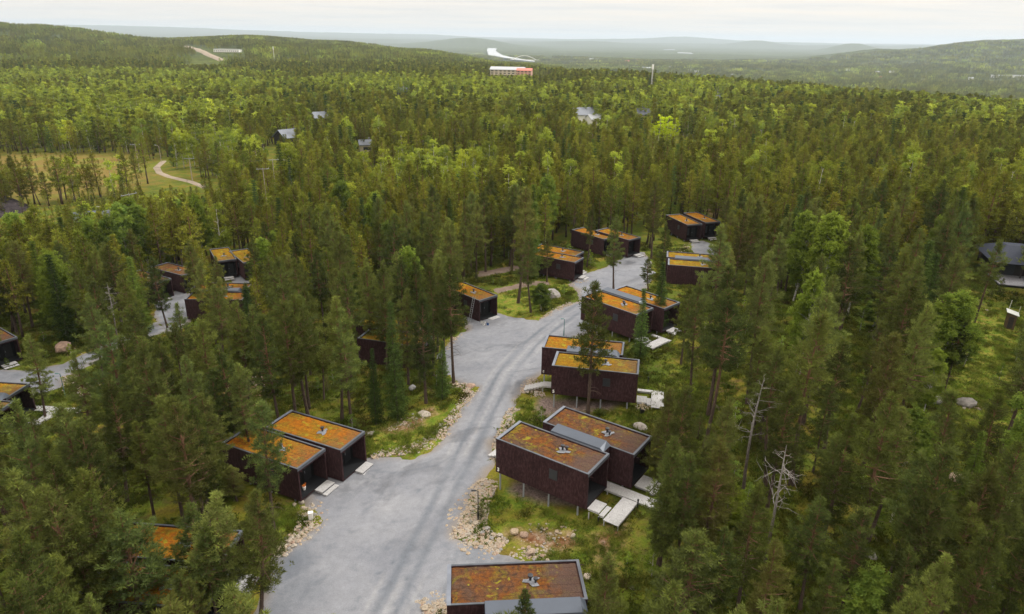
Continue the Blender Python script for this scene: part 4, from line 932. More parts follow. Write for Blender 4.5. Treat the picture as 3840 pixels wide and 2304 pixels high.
def moss(name, base, alt, dark, lime, bare, limeamt, darkamt, endamt=.72):
    t = NT(name)
    tc = t.n('ShaderNodeTexCoord'); oi = t.n('ShaderNodeObjectInfo')
    off = t.n('ShaderNodeVectorMath', operation='SCALE'); off.inputs[3].default_value = 1.0
    t.l(oi.outputs['Location'], off.inputs[0])
    add = t.n('ShaderNodeVectorMath', operation='ADD'); t.l(tc.outputs['Object'], add.inputs[0])
    cmb = t.n('ShaderNodeCombineXYZ'); t.l(t.math('MULTIPLY', oi.outputs['Random'], 90.0), cmb.inputs['X']); t.l(t.math('MULTIPLY', oi.outputs['Random'], 47.0), cmb.inputs['Y'])
    t.l(cmb.outputs[0], add.inputs[1]); v = add.outputs[0]
    n1 = t.noise(v, .55, 5, .62, .4); n2 = t.noise(v, 3.2, 4, .65); n3 = t.noise(v, 1.3, 3, .5, .6); n4 = t.noise(v, 14, 3, .7)
    c = t.mix(t.ramp(n1, [(.38, 0.0), (.62, 1.0)]), base, alt)
    n6 = t.noise(v, .95, 4, .6, .8)
    c = t.mix(t.ramp(n6, [(.50, 0.0), (.64, .75)]), c, (.15, .125, .016))
    c = t.mix(t.math('MULTIPLY', t.ramp(n2, [(.45, 0.0), (.68, 1.0)]), darkamt), c, dark)
    c = t.mix(t.ramp(n3, [(.64 - limeamt, 0.0), (.70 - limeamt, .85)]), c, lime)
    vv = t.n('ShaderNodeTexVoronoi', i_Scale=1.9); t.l(v, vv.inputs['Vector']); lc = t.math('MULTIPLY', t.math('LESS_THAN', vv.outputs['Distance'], .17), t.math('GREATER_THAN', n1, .50)); c = t.mix(t.math('MULTIPLY', lc, .8), c, lime)
    c = t.mix(t.ramp(n2, [(.22, 1.0), (.30, 0.0)]), c, bare)
    sx = t.n('ShaderNodeSeparateXYZ'); t.l(tc.outputs['Object'], sx.inputs[0])
    bare_end = t.math('ADD', t.math('MULTIPLY', sx.outputs['X'], .19), t.math('MULTIPLY', t.math('SUBTRACT', n1, .5), 1.6))
    c = t.mix(t.math('MULTIPLY', t.ramp(bare_end, [(.25, 0.0), (.75, 1.0)]), endamt), c, (.085, .055, .045))
    # seams between the turf rolls run along the roof
    s = t.n('ShaderNodeSeparateXYZ'); t.l(v, s.inputs[0])
    fr = t.math('FRACT', t.math('ADD', t.math('MULTIPLY', s.outputs['Y'], 1.25), t.math('MULTIPLY', n3, .12)))
    seam = t.math('LESS_THAN', fr, .045)
    c = t.mix(t.math('MULTIPLY', seam, .6), c, (.04, .018, .01))
    c = t.mix(1.0, c, t.ramp(n4, [(.3, .62), (.7, 1.3)]), 'MULTIPLY')
    return t.surf(c, 1.0, .05, 0, t.bump(t.math('ADD', n2, t.math('MULTIPLY', n4, .6)), 1.0, .09))
M['moss_orange'] = moss('orange_moss', (.30, .105, .010), (.25, .125, .012), (.095, .032, .010), (.24, .21, .02), (.16, .12, .10), .04, .6, .45)
M['moss_yellow'] = moss('yellow_moss', (.25, .130, .010), (.20, .125, .013), (.10, .045, .010), (.24, .21, .02), (.16, .12, .10), .07, .6, .6)
M['moss_brown'] = moss('brown_moss', (.155, .058, .015), (.085, .052, .036), (.045, .026, .020), (.22, .20, .02), (.15, .13, .12), .0, .9, .9)

def stone(name, a, b, rough=.9):
    t = NT(name); n = t.noise(t.coord(), 2.5, 5, .6); r = t.rand()
    c = t.mix(r, a, b); c = t.mix(1.0, c, t.ramp(n, [(.3, .65), (.7, 1.2)]), 'MULTIPLY')
    return t.surf(c, rough, .2, 0, t.bump(n, .5, .04))
M['stone'] = stone('pale_stone', (0.34, 0.269, 0.189), (0.323, 0.294, 0.254))
M['boulder'] = stone('grey_boulder', (0.221, 0.221, 0.221), (0.272, 0.246, 0.221))
M['boulder_pink'] = stone('pinkish_boulder', (.30, .21, .16), (.34, .27, .21))

# ---------------------------------------------------------------- sky
def build_world():
    nt = wd.node_tree; nt.nodes.clear()
    out = nt.nodes.new('ShaderNodeOutputWorld'); bg = nt.nodes.new('ShaderNodeBackground')
    sky = nt.nodes.new('ShaderNodeTexSky'); sky.sky_type = 'NISHITA'; sky.sun_disc = False
    sky.sun_elevation = SUN_EL; sky.sun_rotation = SUN_AZ; sky.dust_density = 1.5
    bg.inputs['Strength'].default_value = SKY_K
    tc = nt.nodes.new('ShaderNodeTexCoord'); sep = nt.nodes.new('ShaderNodeSeparateXYZ')
    nt.links.new(tc.outputs['Generated'], sep.inputs[0])
    def mth(op, a, b=None, clamp=False):
        m = nt.nodes.new('ShaderNodeMath'); m.operation = op; m.use_clamp = clamp
        for s, v in zip(m.inputs, (a, b)):
            if v is None: continue
            if hasattr(v, 'links'): nt.links.new(v, s)
            else: s.default_value = v
        return m.outputs[0]
    el = mth('MAXIMUM', sep.outputs['Z'], 0.0)
    grad = mth('ADD', mth('MULTIPLY', el, 2.0), 1.0)      # an overcast sky is brighter overhead
    zz = mth('ADD', mth('MAXIMUM', sep.outputs['Z'], 0.0), .035)
    cx = nt.nodes.new('ShaderNodeCombineXYZ')
    nt.links.new(mth('DIVIDE', sep.outputs['X'], zz), cx.inputs['X']); nt.links.new(mth('DIVIDE', sep.outputs['Y'], zz), cx.inputs['Y'])
    mp = nt.nodes.new('ShaderNodeMapping'); mp.inputs['Scale'].default_value = (.13, .22, 1); mp.inputs['Rotation'].default_value = (0, 0, .25)
    nt.links.new(cx.outputs[0], mp.inputs['Vector'])
    ns = nt.nodes.new('ShaderNodeTexNoise'); ns.inputs['Scale'].default_value = 1.6; ns.inputs['Detail'].default_value = 6; ns.inputs['Roughness'].default_value = .55
    nt.links.new(mp.outputs[0], ns.inputs['Vector'])
    rp = nt.nodes.new('ShaderNodeValToRGB'); e = rp.color_ramp.elements
    e[0].position = .34; e[0].color = (9.2, 8.85, 8.35, 1); e[1].position = .66; e[1].color = (11.4, 10.1, 8.6, 1)
    x = e.new(.48); x.color = (10.4, 9.65, 8.7, 1)
    nt.links.new(ns.outputs['Fac'], rp.inputs['Fac'])
    mx = nt.nodes.new('ShaderNodeMix'); mx.data_type = 'RGBA'; mx.inputs[0].default_value = .93
    nt.links.new(sky.outputs[0], mx.inputs[6]); nt.links.new(rp.outputs['Color'], mx.inputs[7])
    vm = nt.nodes.new('ShaderNodeVectorMath'); vm.operation = 'SCALE'; nt.links.new(mx.outputs[2], vm.inputs[0]); nt.links.new(grad, vm.inputs[3])
    nt.links.new(vm.outputs[0], bg.inputs['Color']); nt.links.new(bg.outputs[0], out.inputs['Surface'])
build_world()
# ---------------------------------------------------------------- the ground
def in_poly(x, y, P):
    x = np.asarray(x); y = np.asarray(y); c = np.zeros(x.shape, bool)
    for i in range(len(P)):
        x1, y1 = P[i]; x2, y2 = P[i - 1]
        if y1 == y2: continue
        c ^= ((y1 > y) != (y2 > y)) & (x < (x2 - x1) * (y - y1) / (y2 - y1) + x1)
    return c
def line_dist(x, y, P, closed=False):
    d = np.full(np.shape(x), 1e9)
    n = len(P)
    for i in range(n if closed else n - 1):
        ax, ay = P[i]; bx, by = P[(i + 1) % n]
        ux, uy = bx - ax, by - ay; L2 = ux * ux + uy * uy + 1e-9
        t = np.clip(((x - ax) * ux + (y - ay) * uy) / L2, 0, 1)
        d = np.minimum(d, np.hypot(x - ax - t * ux, y - ay - t * uy))
    return d
def sdf(x, y, P):
    """signed distance, positive inside"""
    d = line_dist(x, y, P, True); return np.where(in_poly(x, y, P), d, -d)
def soft(x, y, P, w):
    s = sdf(x, y, P) + vnoise(x, y, 1.3, 11) * w * .8 + vnoise(x, y, .5, 12) * w * .4
    return np.clip(s / w * .5 + .5, 0, 1)

def near_mask(x, y, P, pad):
    P = np.array(P); return (x > P[:, 0].min() - pad) & (x < P[:, 0].max() + pad) & (y > P[:, 1].min() - pad) & (y < P[:, 1].max() + pad)

def cabin_under(x, y):
    m = np.zeros(x.shape)
    for key, cx, cy, cz, th in CABINS:
        t = R(th); dx, dy = x - cx, y - cy
        a = dx * math.cos(t) + dy * math.sin(t); b = -dx * math.sin(t) + dy * math.cos(t)
        d = np.maximum(np.abs(a) - 4.7, np.abs(b) - 1.9)
        m = np.maximum(m, np.clip(1 - d / .6, 0, 1))
    return m

def build_ground():
    a = np.concatenate([np.linspace(-180, -60, 24, endpoint=False), np.linspace(-60, -41, 30, endpoint=False),
                        np.linspace(-41, 41, 470, endpoint=False), np.linspace(41, 60, 30, endpoint=False), np.linspace(60, 180, 24, endpoint=False)])
    a = np.radians(a); r = np.concatenate([[2.0, 8.0, 16.0], np.geomspace(24, 190, 330, endpoint=False), np.geomspace(190, 1500, 190, endpoint=False), np.geomspace(1500, 42000, 200)])
    A, Rr = np.meshgrid(a, r); X = Rr * np.sin(A); Y = Rr * np.cos(A)
    x, y = X.ravel(), Y.ravel(); z = terrain(x, y); rr = Rr.ravel()
    nearw = np.clip((200 - rr) / 60, 0, 1)
    z = z + nearw * (.10 * vnoise(x, y, 1.7, 21) + .07 * vnoise(x, y, .7, 22))
    low = np.zeros(len(x))
    for nm in ('ROAD', 'LOT_A', 'LOT_B', 'LOT_C', 'LOT_D', 'LOT_E', 'PATH_A', 'PATH_B'):
        m = near_mask(x, y, POLY[nm], 3)
        if m.any(): low[m] = np.maximum(low[m], np.clip((sdf(x[m], y[m], POLY[nm]) - .3) / .8, 0, 1))
    z = z - low * .30
    att = {k: np.zeros(len(x)) for k in ('grass', 'dirt', 'pink', 'bog', 'forest', 'field')}
    for nm, key, w in (('GRASS', 'grass', 1.4), ('DIRT', 'dirt', .8), ('PINK', 'pink', .5)):
        for P in POLY[nm]:
            m = near_mask(x, y, P, 4)
            if m.any(): att[key][m] = np.maximum(att[key][m], soft(x[m], y[m], P, w))
    m = near_mask(x, y, POLY['BOG'], 30); att['bog'][m] = soft(x[m], y[m], POLY['BOG'], 9)
    att['forest'] = np.clip((rr - 700) / 900, 0, 1)
    # the canopy beyond the last single trees is itself uneven
    cz = np.clip((rr - 2600) / 800, 0, 1)
    z = z + cz * (3 * vnoise(x, y, 40, 31) + 3 * vnoise(x, y, 95, 32))
    f = vnoise(x, y * .6, 420, 33) + .5 * vnoise(x, y, 150, 34)
    att['field'] = np.clip((f - 1.0) * 5, 0, 1) * np.clip((rr - 2200) / 900, 0, 1) * np.clip((9000 - rr) / 3000, 0, 1) * np.clip((10 - z) / 20, 0, 1)
    # river and ponds are cut 1 m deep into the valley
    nr, na = X.shape
    idx = np.arange(nr * na).reshape(nr, na)
    q = np.stack([idx[:-1, :], np.roll(idx, -1, 1)[:-1, :], np.roll(idx, -1, 1)[1:, :], idx[1:, :]], -1).reshape(-1, 4)[:, ::-1]
    V = np.stack([x, y, z], 1)
    # close the little hole under the camera
    V = np.vstack([V, [[0, 0, float(z[:na].mean())]]])
    att = {k: np.append(v, v[0]) for k, v in att.items()}
    tri = np.stack([np.full(na, nr * na), np.roll(idx[0], -1), idx[0], idx[0]], 1)
    me = np_mesh('ground', V, q, [ground_mat()], None, att, True)
    o = bpy.data.objects.new('ground', me); link(o); tag(o, 'mossy forest floor and hills reaching the horizon', 'ground', kind='structure')
    return o

def ground_mat():
    t = NT('forest_floor')
    v = t.world(); n1 = t.noise(v, .22, 4, .6); n2 = t.noise(v, 1.1, 5, .65); n3 = t.noise(v, 5, 4, .7); n4 = t.noise(v, .035, 3)
    c = t.ramp(n1, [(.30, (.055, .085, .012)), (.48, (.090, .115, .014)), (.60, (.150, .130, .018)), (.72, (.110, .075, .030))])
    c = t.mix(t.ramp(n2, [(.50, 0.0), (.72, .7)]), c, (.095, .058, .030))
    c = t.mix(t.ramp(n2, [(.25, .7), (.40, 0.0)]), c, (.030, .055, .012))
    g = t.ramp(n2, [(.3, (.060, .110, .014)), (.46, (.120, .165, .018)), (.60, (.20, .18, .035)), (.72, (.17, .115, .045))])
    c = t.mix(t.attr('grass'), c, g)
    c = t.mix(t.attr('dirt'), c, t.ramp(n2, [(.3, (.10, .035, .014)), (.5, (.18, .10, .055)), (.7, (.30, .23, .17))]))
    c = t.mix(t.attr('pink'), c, t.ramp(n3, [(.3, (.11, .08, .07)), (.7, (.24, .185, .165))]))
    bog = t.ramp(t.noise(v, .06, 4, .6), [(.32, (.115, .110, .024)), (.5, (.165, .115, .034)), (.66, (.135, .165, .026))])
    c = t.mix(t.attr('bog'), c, bog)
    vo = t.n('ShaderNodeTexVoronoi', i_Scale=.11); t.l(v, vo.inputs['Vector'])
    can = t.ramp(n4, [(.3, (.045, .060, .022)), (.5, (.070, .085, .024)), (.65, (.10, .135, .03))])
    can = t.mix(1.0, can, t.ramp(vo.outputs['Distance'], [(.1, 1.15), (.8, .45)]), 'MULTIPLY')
    can = t.mix(t.attr('field'), can, (.19, .22, .06))
    c = t.mix(t.attr('forest'), c, can)
    c = t.mix(1.0, c, t.ramp(n3, [(.25, .6), (.75, 1.35)]), 'MULTIPLY')
    return t.surf(c, 1.0, .05, 0, t.bump(t.math('ADD', n3, t.math('MULTIPLY', n2, 1.5)), .7, .12))

def gravel_mat(name, a, b, track):
    t = NT(name); v = t.world()
    n1 = t.noise(v, .16, 4, .6, .5); n2 = t.noise(v, 1.6, 4, .6); n3 = t.noise(v, 9, 3, .75); n4 = t.noise(v, .5, 5, .62, 1.0)
    c = t.mix(t.ramp(n1, [(.35, 0.0), (.65, 1.0)]), a, b)
    c = t.mix(t.math('MULTIPLY', t.ramp(n4, [(.52, 0.0), (.68, 1.0)]), .35), c, track)
    n5 = t.noise(v, .11, 4, .6, .8)
    c = t.mix(t.math('MULTIPLY', t.ramp(n5, [(.56, 0.0), (.66, 1.0)]), .75), c, tuple(k * .62 for k in a))
    c = t.mix(t.math('MULTIPLY', t.attr('track'), .9), c, track)
    c = t.mix(t.math('MULTIPLY', t.attr('ridge'), .5), c, (.33, .33, .33))
    c = t.mix(t.attr('edge'), c, (.20, .165, .13))
    c = t.mix(1.0, c, t.ramp(n2, [(.3, .90), (.7, 1.08)]), 'MULTIPLY')
    c = t.mix(1.0, c, t.ramp(n3, [(.25, .84), (.75, 1.12)]), 'MULTIPLY')
    return t.surf(c, .95, .15, 0, t.bump(n3, .5, .03))

def build_gravel(name, P, mat, label, step=.28):
    P = np.array(P); x0, y0 = P.min(0) - 1.2; x1, y1 = P.max(0) + 1.2
    xs = np.arange(x0, x1, step); ys = np.arange(max(y0, 14), y1, step); X, Y = np.meshgrid(xs, ys); x, y = X.ravel(), Y.ravel()
    s = sdf(x, y, [tuple(p) for p in P]) + .38 * vnoise(x, y, 2.2, 41) + .22 * vnoise(x, y, .7, 42)
    tr = np.zeros(len(x)); rd = np.zeros(len(x))
    for k, T in enumerate(POLY['TRACKS']):
        d = line_dist(x, y, T)
        w = .42 if k < 2 else .22
        wob = 1 + .4 * vnoise(x, y, 3, 50 + k)
        tr = np.maximum(tr, np.clip(1 - d / (w * wob), 0, 1) ** .7 * (.95 if k < 2 else .5) * np.clip(.75 + .5 * vnoise(x, y, 5, 60 + k), 0, 1))
        if k < 2: rd = np.maximum(rd, np.clip(1 - np.abs(d - .85) / .22, 0, 1) * np.clip(vnoise(x, y, 4, 70 + k) * 1.2 + .15, 0, .7))
    for (px, py), pr, ps in POLY['SPOTS']:
        d = np.hypot(x - px, (y - py)) / (pr * (1 + .35 * vnoise(x, y, pr * 1.2, 77))); k = np.clip(1.25 - d, 0, 1) * abs(ps)
        if ps > 0: tr = np.maximum(tr, k)
        else: rd = np.maximum(rd, k * .5)
    ed = np.clip(1 - s / 1.0, 0, 1) * np.clip(.5 + .7 * vnoise(x, y, 2.5, 43), 0, .8)
    z = terrain(x, y) + np.clip(s * .30, -.22, .10) + .015 * vnoise(x, y, .9, 44) - .02 * tr
    ny, nx = X.shape; idx = np.arange(nx * ny).reshape(ny, nx)
    q = np.stack([idx[:-1, :-1], idx[:-1, 1:], idx[1:, 1:], idx[1:, :-1]], -1).reshape(-1, 4)
    q = q[(s[q] > -.75).any(1)]
    used = np.unique(q); mp = np.zeros(len(x), int); mp[used] = np.arange(len(used))
    me = np_mesh(name, np.stack([x, y, z], 1)[used], mp[q], [mat], None, {'track': tr[used], 'ridge': rd[used], 'edge': ed[used]}, True)
    return tag(link(bpy.data.objects.new(name, me)), label, 'road', kind='structure')

build_ground()
gm = gravel_mat('grey_gravel', (.168, .178, .204), (.218, .227, .250), (.095, .110, .133))
build_gravel('gravel_road', POLY['ROAD'], gm, 'grey gravel road and turning areas between the cabins')
for nm in ('LOT_A', 'LOT_B', 'LOT_C', 'LOT_D', 'LOT_E'):
    build_gravel('gravel_yard', POLY[nm], gm, 'grey gravel yard among the trees')
pm = gravel_mat('pinkish_gravel', (.17, .125, .10), (.22, .16, .13), (.12, .09, .08))
for nm in ('PATH_A', 'PATH_B'):
    build_gravel('footpath', POLY[nm], pm, 'pinkish trodden path')

def ribbon(name, pts, w, mat, label, n=60, up=.25):
    pts = [Vector((p[0], p[1], 0)) for p in pts]; L = [0]
    for a, b in zip(pts, pts[1:]): L.append(L[-1] + (b - a).length)
    V = []; Fc = []
    for i in range(n + 1):
        s = L[-1] * i / n; k = max(j for j in range(len(L) - 1) if L[j] <= s + 1e-6); f = (s - L[k]) / (L[k + 1] - L[k])
        p = pts[k].lerp(pts[k + 1], f)
        d0 = pts[min(k + 1, len(pts) - 1)] - pts[k]; dn = (pts[min(k + 2, len(pts) - 1)] - pts[max(k - 0, 0)])
        d = d0.normalized().lerp(dn.normalized(), f).normalized(); nn = Vector((-d.y, d.x, 0))
        ww = w * (1 + .15 * float(vnoise(p.x, p.y, w * 3, 9)[()] if True else 0))
        for sgn in (-1, -.5, 0, .5, 1):
            q = p + nn * ww * .5 * sgn; V.append((q.x, q.y, float(terrain(q.x, q.y)[0]) + up * (1 if abs(sgn) < 1 else -.6)))
    for i in range(n):
        for j in range(4):
            a = i * 5 + j; Fc.append((a, a + 1, a + 6, a + 5))
    me = np_mesh(name, V, Fc, [mat], None, {'track': np.zeros(len(V)), 'ridge': np.zeros(len(V)), 'edge': np.zeros(len(V))}, True)
    return tag(link(bpy.data.objects.new(name, me)), label, 'road', kind='structure')
sm = gravel_mat('sand_road', (.24, .20, .15), (.29, .24, .19), (.24, .19, .15))
ribbon('dirt_road', POLY['BOGROAD'], 3.0, sm, 'pale dirt road curving past the bog')
ribbon('hillside_road', POLY['HILLROAD'], 20, sm, 'wide pale road climbing the far left hill', up=2.0)

# ---------------------------------------------------------------- river and ponds
wt = NT('pale_water'); wtn = wt.noise(wt.world(), .02, 2)
M['water'] = wt.surf((.34, .38, .42), .25, .9, 0, wt.bump(wtn, .05, .2))
RIVERS = []
def water(name, pts, label, zw=-68):
    V = []
    for a, r in pts: V.append((r * math.sin(R(a)), r * math.cos(R(a))))
    z = zw; RIVERS.append(V)
    mb = MB(); n = len(V)
    mb.poly([(x, y, z) for x, y in V] + [(x, y, z - 6) for x, y in V], [tuple(range(n))[::-1], tuple(range(n, 2 * n))] + [(i, (i + 1) % n, n + (i + 1) % n, n + i) for i in range(n)])
    o = mb.build(name, M['water']); return tag(o, label, 'water', kind='structure')
water('river', [(-2.28, 7600), (-2.23, 9300), (-1.5, 9300), (-1.6, 7200), (-1.1, 5400), (-.4, 4750), (.55, 4300), (1.5, 3980), (1.45, 3880), (.3, 4140), (-1.05, 4650), (-2.15, 5300)], 'pale river winding through the far valley', -68)
water('pond', [(11.35, 12500), (12.2, 12500), (12.2, 11300), (11.35, 11300)], 'narrow bright lake far away near the horizon', -68)
water('pond', [(12.4, 8500), (13.6, 8100), (13.5, 7750), (12.5, 8050)], 'thin bright pond in the far valley', -68)
water('pond', [(9.8, 3330), (10.6, 3330), (10.5, 3230), (10.0, 3230)], 'small pale pond among the valley trees', -68)

# ---------------------------------------------------------------- cabins
CL, CW, CH = 9.28, 3.71, 3.5
LABEL = {
    'R3': 'dark brown stilted cabin numbered 3 with white steps and moss roof', 'R4': 'brown moss roofed cabin directly behind the cabin numbered 3',
    'L1': 'larger orange moss roofed cabin left of the road, farther of the adjoining two', 'L2': 'orange moss roofed cabin left of the road, nearer one with a pine before it',
    'R1': 'bottom cabin with brown moss roof and grey link roof at the frame edge', 'R2': 'cabin at the bottom frame edge in front of the grey link roof',
    'R5': 'stilted cabin numbered 5 with yellow moss roof and white deck', 'R6': 'cabin numbered 6 standing behind the cabin numbered 5',
    'R7': 'orange roofed cabin right of the road bend with a tall pine in front', 'R8': 'orange roofed cabin behind the one at the road bend, beyond its link roof',
    'F3': 'orange roofed cabin beside the road junction, with open porch to the right', 'F4': 'cabin half hidden behind the one beside the road junction',
    'F1': 'left cabin at the end of the gravel turning area, behind a pine', 'F5': 'right cabin at the end of the gravel turning area, with white step',
    'F2': 'farthest orange roofed cabin, left of its pair, porch facing the camera', 'F6': 'farthest cabin of all, right of its pair and partly behind a pine',
    'R9': 'yellow roofed cabin among pines right of the turning area, nearer one', 'R10': 'yellow roofed cabin among pines right of the turning area, farther one',
    'M1': 'cabin with a ladder leaning on its wall beside the gravel yard', 'M2': 'yellow roofed cabin hidden behind pines in the middle, front one',
    'M3': 'yellow roofed cabin hidden behind pines in the middle, rear one', 'N1': 'small glimpse of an orange roofed cabin through the pines in the middle distance',
    'N2': 'cabin mostly hidden by pines far left of the road', 'K1': 'left woodland cabin with white steps onto a grey yard, front one',
    'K6': 'left woodland cabin with white steps onto a grey yard, rear one with two vents', 'K2': 'right cabin of the far left woodland pair, yellow moss roof and black vent',
    'K8': 'left cabin of the far left woodland pair with yellow moss roof', 'K3': 'woodland cabin right of the small left yard, front one',
    'K9': 'woodland cabin right of the small left yard, rear one', 'K4': 'black cabin cut by the left frame edge above the lane',
    'K5': 'cabin at left frame edge below the lane, farther roof', 'K10': 'cabin at left frame edge below the lane, nearer roof',
    'K7': 'orange roofed cabin at lower left behind pines, farther roof', 'K11': 'orange roofed cabin at lower left behind pines, nearer roof'}
BROWN = {'R3', 'R4', 'R1', 'R2', 'K1', 'K6', 'K4'}; YELLOW = {'M2', 'M3', 'K2', 'K8', 'R9', 'R10', 'K5', 'K10', 'R5', 'N2'}
VENT2 = {'R3', 'R4', 'R1', 'R7', 'K6', 'F2'}
CABINS = CABINS + [('R2', 1.2, 31.8, 5.0, 4.5)]

def turf_mesh(mat, seed):
    nx, ny = 60, 24
    xs = np.linspace(-CL / 2 + .24, CL / 2 - .20, nx); ys = np.linspace(-CW / 2 + .12, CW / 2 - .12, ny)
    X, Y = np.meshgrid(xs, ys); x, y = X.ravel(), Y.ravel()
    x = x + np.where((x < xs[1]) , .10 * vnoise(y + seed, y * 0, .25, 3) + .05, 0)
    z = CH - .115 + .030 * vnoise(x + seed * 31, y, .45, 5) + .022 * vnoise(x + seed * 31, y, .16, 6)
    edge = np.minimum(np.minimum(x - xs[0], xs[-1] - x), np.minimum(y - ys[0], ys[-1] - y)); z -= np.clip(.08 - edge, 0, .08) * .6
    idx = np.arange(nx * ny).reshape(ny, nx)
    q = np.stack([idx[:-1, :-1], idx[:-1, 1:], idx[1:, 1:], idx[1:, :-1]], -1).reshape(-1, 4)
    return np_mesh('roof_turf', np.stack([x, y, z], 1), q, [mat], None, None, True)

def text_mesh(ch, size, mat):
    cu = bpy.data.curves.new('house_number', 'FONT'); cu.body = ch; cu.size = size; cu.extrude = .015; cu.offset = .012
    cu.align_x = 'CENTER'; cu.align_y = 'CENTER'
    o = bpy.data.objects.new('tmp', cu); COL.objects.link(o); dg = bpy.context.evaluated_depsgraph_get()
    me = bpy.data.meshes.new_from_object(o.evaluated_get(dg)); bpy.data.objects.remove(o)
    me.materials.clear(); me.materials.append(mat); return me

h, w2, l2 = CH, CW / 2, CL / 2
PD = 1.55                                          # depth of the open porch
def cabin_parts():
    """meshes every cabin shares"""
    P = {}
    b = MB()
    b.box(-l2, l2, -w2, -w2 + .16, 0, h - .06); b.box(-l2, l2, w2 - .16, w2, 0, h - .06)
    b.box(-l2, -l2 + .16, -w2 + .16, w2 - .16, 0, h - .06)
    b.box(-l2 + .16, l2 - .01, -w2 + .16, w2 - .16, h - .46, h - .17)
    b.box(-l2 + .16, l2 - .01, -w2 + .16, w2 - .16, .0, .10)
    P['wall'] = b.mesh('wall', M['wall'])
    b = MB(); b.box(l2 - PD - .12, l2 - PD, -w2 + .16, w2 - .16, .10, h - .46)
    for k in range(14):
        y = -w2 + .25 + k * .245; b.box(l2 - PD, l2 - PD + .015, y, y + .03, .12, h - .5)
    P['porch_wall'] = b.mesh('porch_wall', M['porch'])
    b = MB()
    for k in range(11):
        x = l2 - PD + .01 + k * .139; b.box(x, x + .127, -w2 + .17, w2 - .17, .10, .20)
    P['porch_floor'] = b.mesh('porch_floor', M['deck_dark'])
    b = MB(); b.box(-l2 - .02, -l2 + .26, -w2 - .02, w2 + .02, h - .055, h + .005)
    P['gable_trim'] = b.mesh('edge_flashing', M['gable_trim'])
    b = MB(); b.box(-l2 + .26, l2 + .03, -w2 - .02, -w2 + .13, h - .06, h); b.box(-l2 + .26, l2 + .03, w2 - .13, w2 + .02, h - .06, h)
    b.box(l2 - .18, l2 + .03, -w2 + .13, w2 - .13, h - .06, h - .005)
    b.box(l2 - .005, l2 + .03, -w2 - .02, w2 + .02, h - .30, h - .06)
    P['trim'] = b.mesh('parapet_flashing', M['trim'])
    b = MB(); b.box(l2 - PD, l2 - PD + .05, .35, 1.3, .2, 2.3); b.box(l2 - PD + .05, l2 - PD + .07, .42, 1.23, 1.2, 2.15)
    P['door'] = b.mesh('door', M['black'])
    b = MB(); b.tube([(l2 - PD + .09, .45, 1.15), (l2 - PD + .09, .45, 1.4)], .02); b.box(l2 - PD + .05, l2 - PD + .1, .43, .47, 1.26, 1.30)
    P['handle'] = b.mesh('door_handle', M['steel'])
    b = MB(); b.box(l2 - PD, l2 - PD + .06, -1.45, -.25, .7, 2.2)
    P['porch_window'] = b.mesh('porch_window', M['glass'])
    b = MB().tube([(l2 - .05, 0, h - .30), (l2 + .38, 0, h - .33)], .035)
    P['spout'] = b.mesh('roof_spout', M['wall'])
    b = MB(); b.tube([(0, 0, 0), (0, 0, .34)], .09, 10); b.tube([(0, 0, .30), (0, 0, .36), (0, 0, .47), (0, 0, .50)], [.11, .19, .19, .10], 12)
    P['vent'] = b.mesh('vent_pipe', M['vent'])
    b = MB(); n = 14; pts = []
    for k in range(n):
        a = 2 * math.pi * k / n; rr = .42 + .16 * math.sin(a * 3 + 1) + .10 * math.sin(a * 5)
        pts.append((rr * math.cos(a) * 1.15, rr * math.sin(a), 0))
    b.poly(pts + [(p[0], p[1], .03) for p in pts], [tuple(range(n, 2 * n))] + [(k, (k + 1) % n, n + (k + 1) % n, n + k) for k in range(n)])
    P['flash'] = b.mesh('vent_flashing', M['flash'])
    b = MB(); b.box(-.36, .36, -.05, .0, -.42, .42)
    P['window'] = b.mesh('window', M['glass'])
    b = MB(); b.box(-.40, .40, -.045, .005, -.46, -.42); b.box(-.40, .40, -.045, .005, .42, .46); b.box(-.40, -.36, -.045, .005, -.42, .42); b.box(.36, .40, -.045, .005, -.42, .42)
    b.box(-.42, .42, -.09, -.046, -.48, -.46)
    P['window_frame'] = b.mesh('window_frame', M['frame'])
    b = MB(); b.tube([(0, 0, 0), (0, 0, 1)], .085, 10); P['stilt'] = b.mesh('stilt', M['steel'])
    return P
PARTS = cabin_parts()
def part(name, me, parent, loc=(0, 0, 0), scale=None, rz=0):
    o = bpy.data.objects.new(name, me); link(o, parent); o.location = loc; o.rotation_euler = (0, 0, rz)
    if scale: o.scale = scale
    return o

def plank_box(x0, x1, y0, y1, ztop, th=.07, along='y', legs=None):
    """a slatted platform: boards run along the given direction"""
    b = MB(); s = .145
    if along == 'y':
        k = x0
        while k < x1 - .02: b.box(k, min(k + s - .018, x1), y0, y1, ztop - th, ztop); k += s
        b.box(x0 + .05, x1 - .05, y0 + .02, y0 + .08, ztop - th - .14, ztop - th - .002); b.box(x0 + .05, x1 - .05, y1 - .08, y1 - .02, ztop - th - .14, ztop - th - .002)
    else:
        k = y0
        while k < y1 - .02: b.box(x0, x1, k, min(k + s - .018, y1), ztop - th, ztop); k += s
        b.box(x0 + .02, x0 + .08, y0 + .05, y1 - .05, ztop - th - .14, ztop - th - .002); b.box(x1 - .08, x1 - .02, y0 + .05, y1 - .05, ztop - th - .14, ztop - th - .002)
    return b

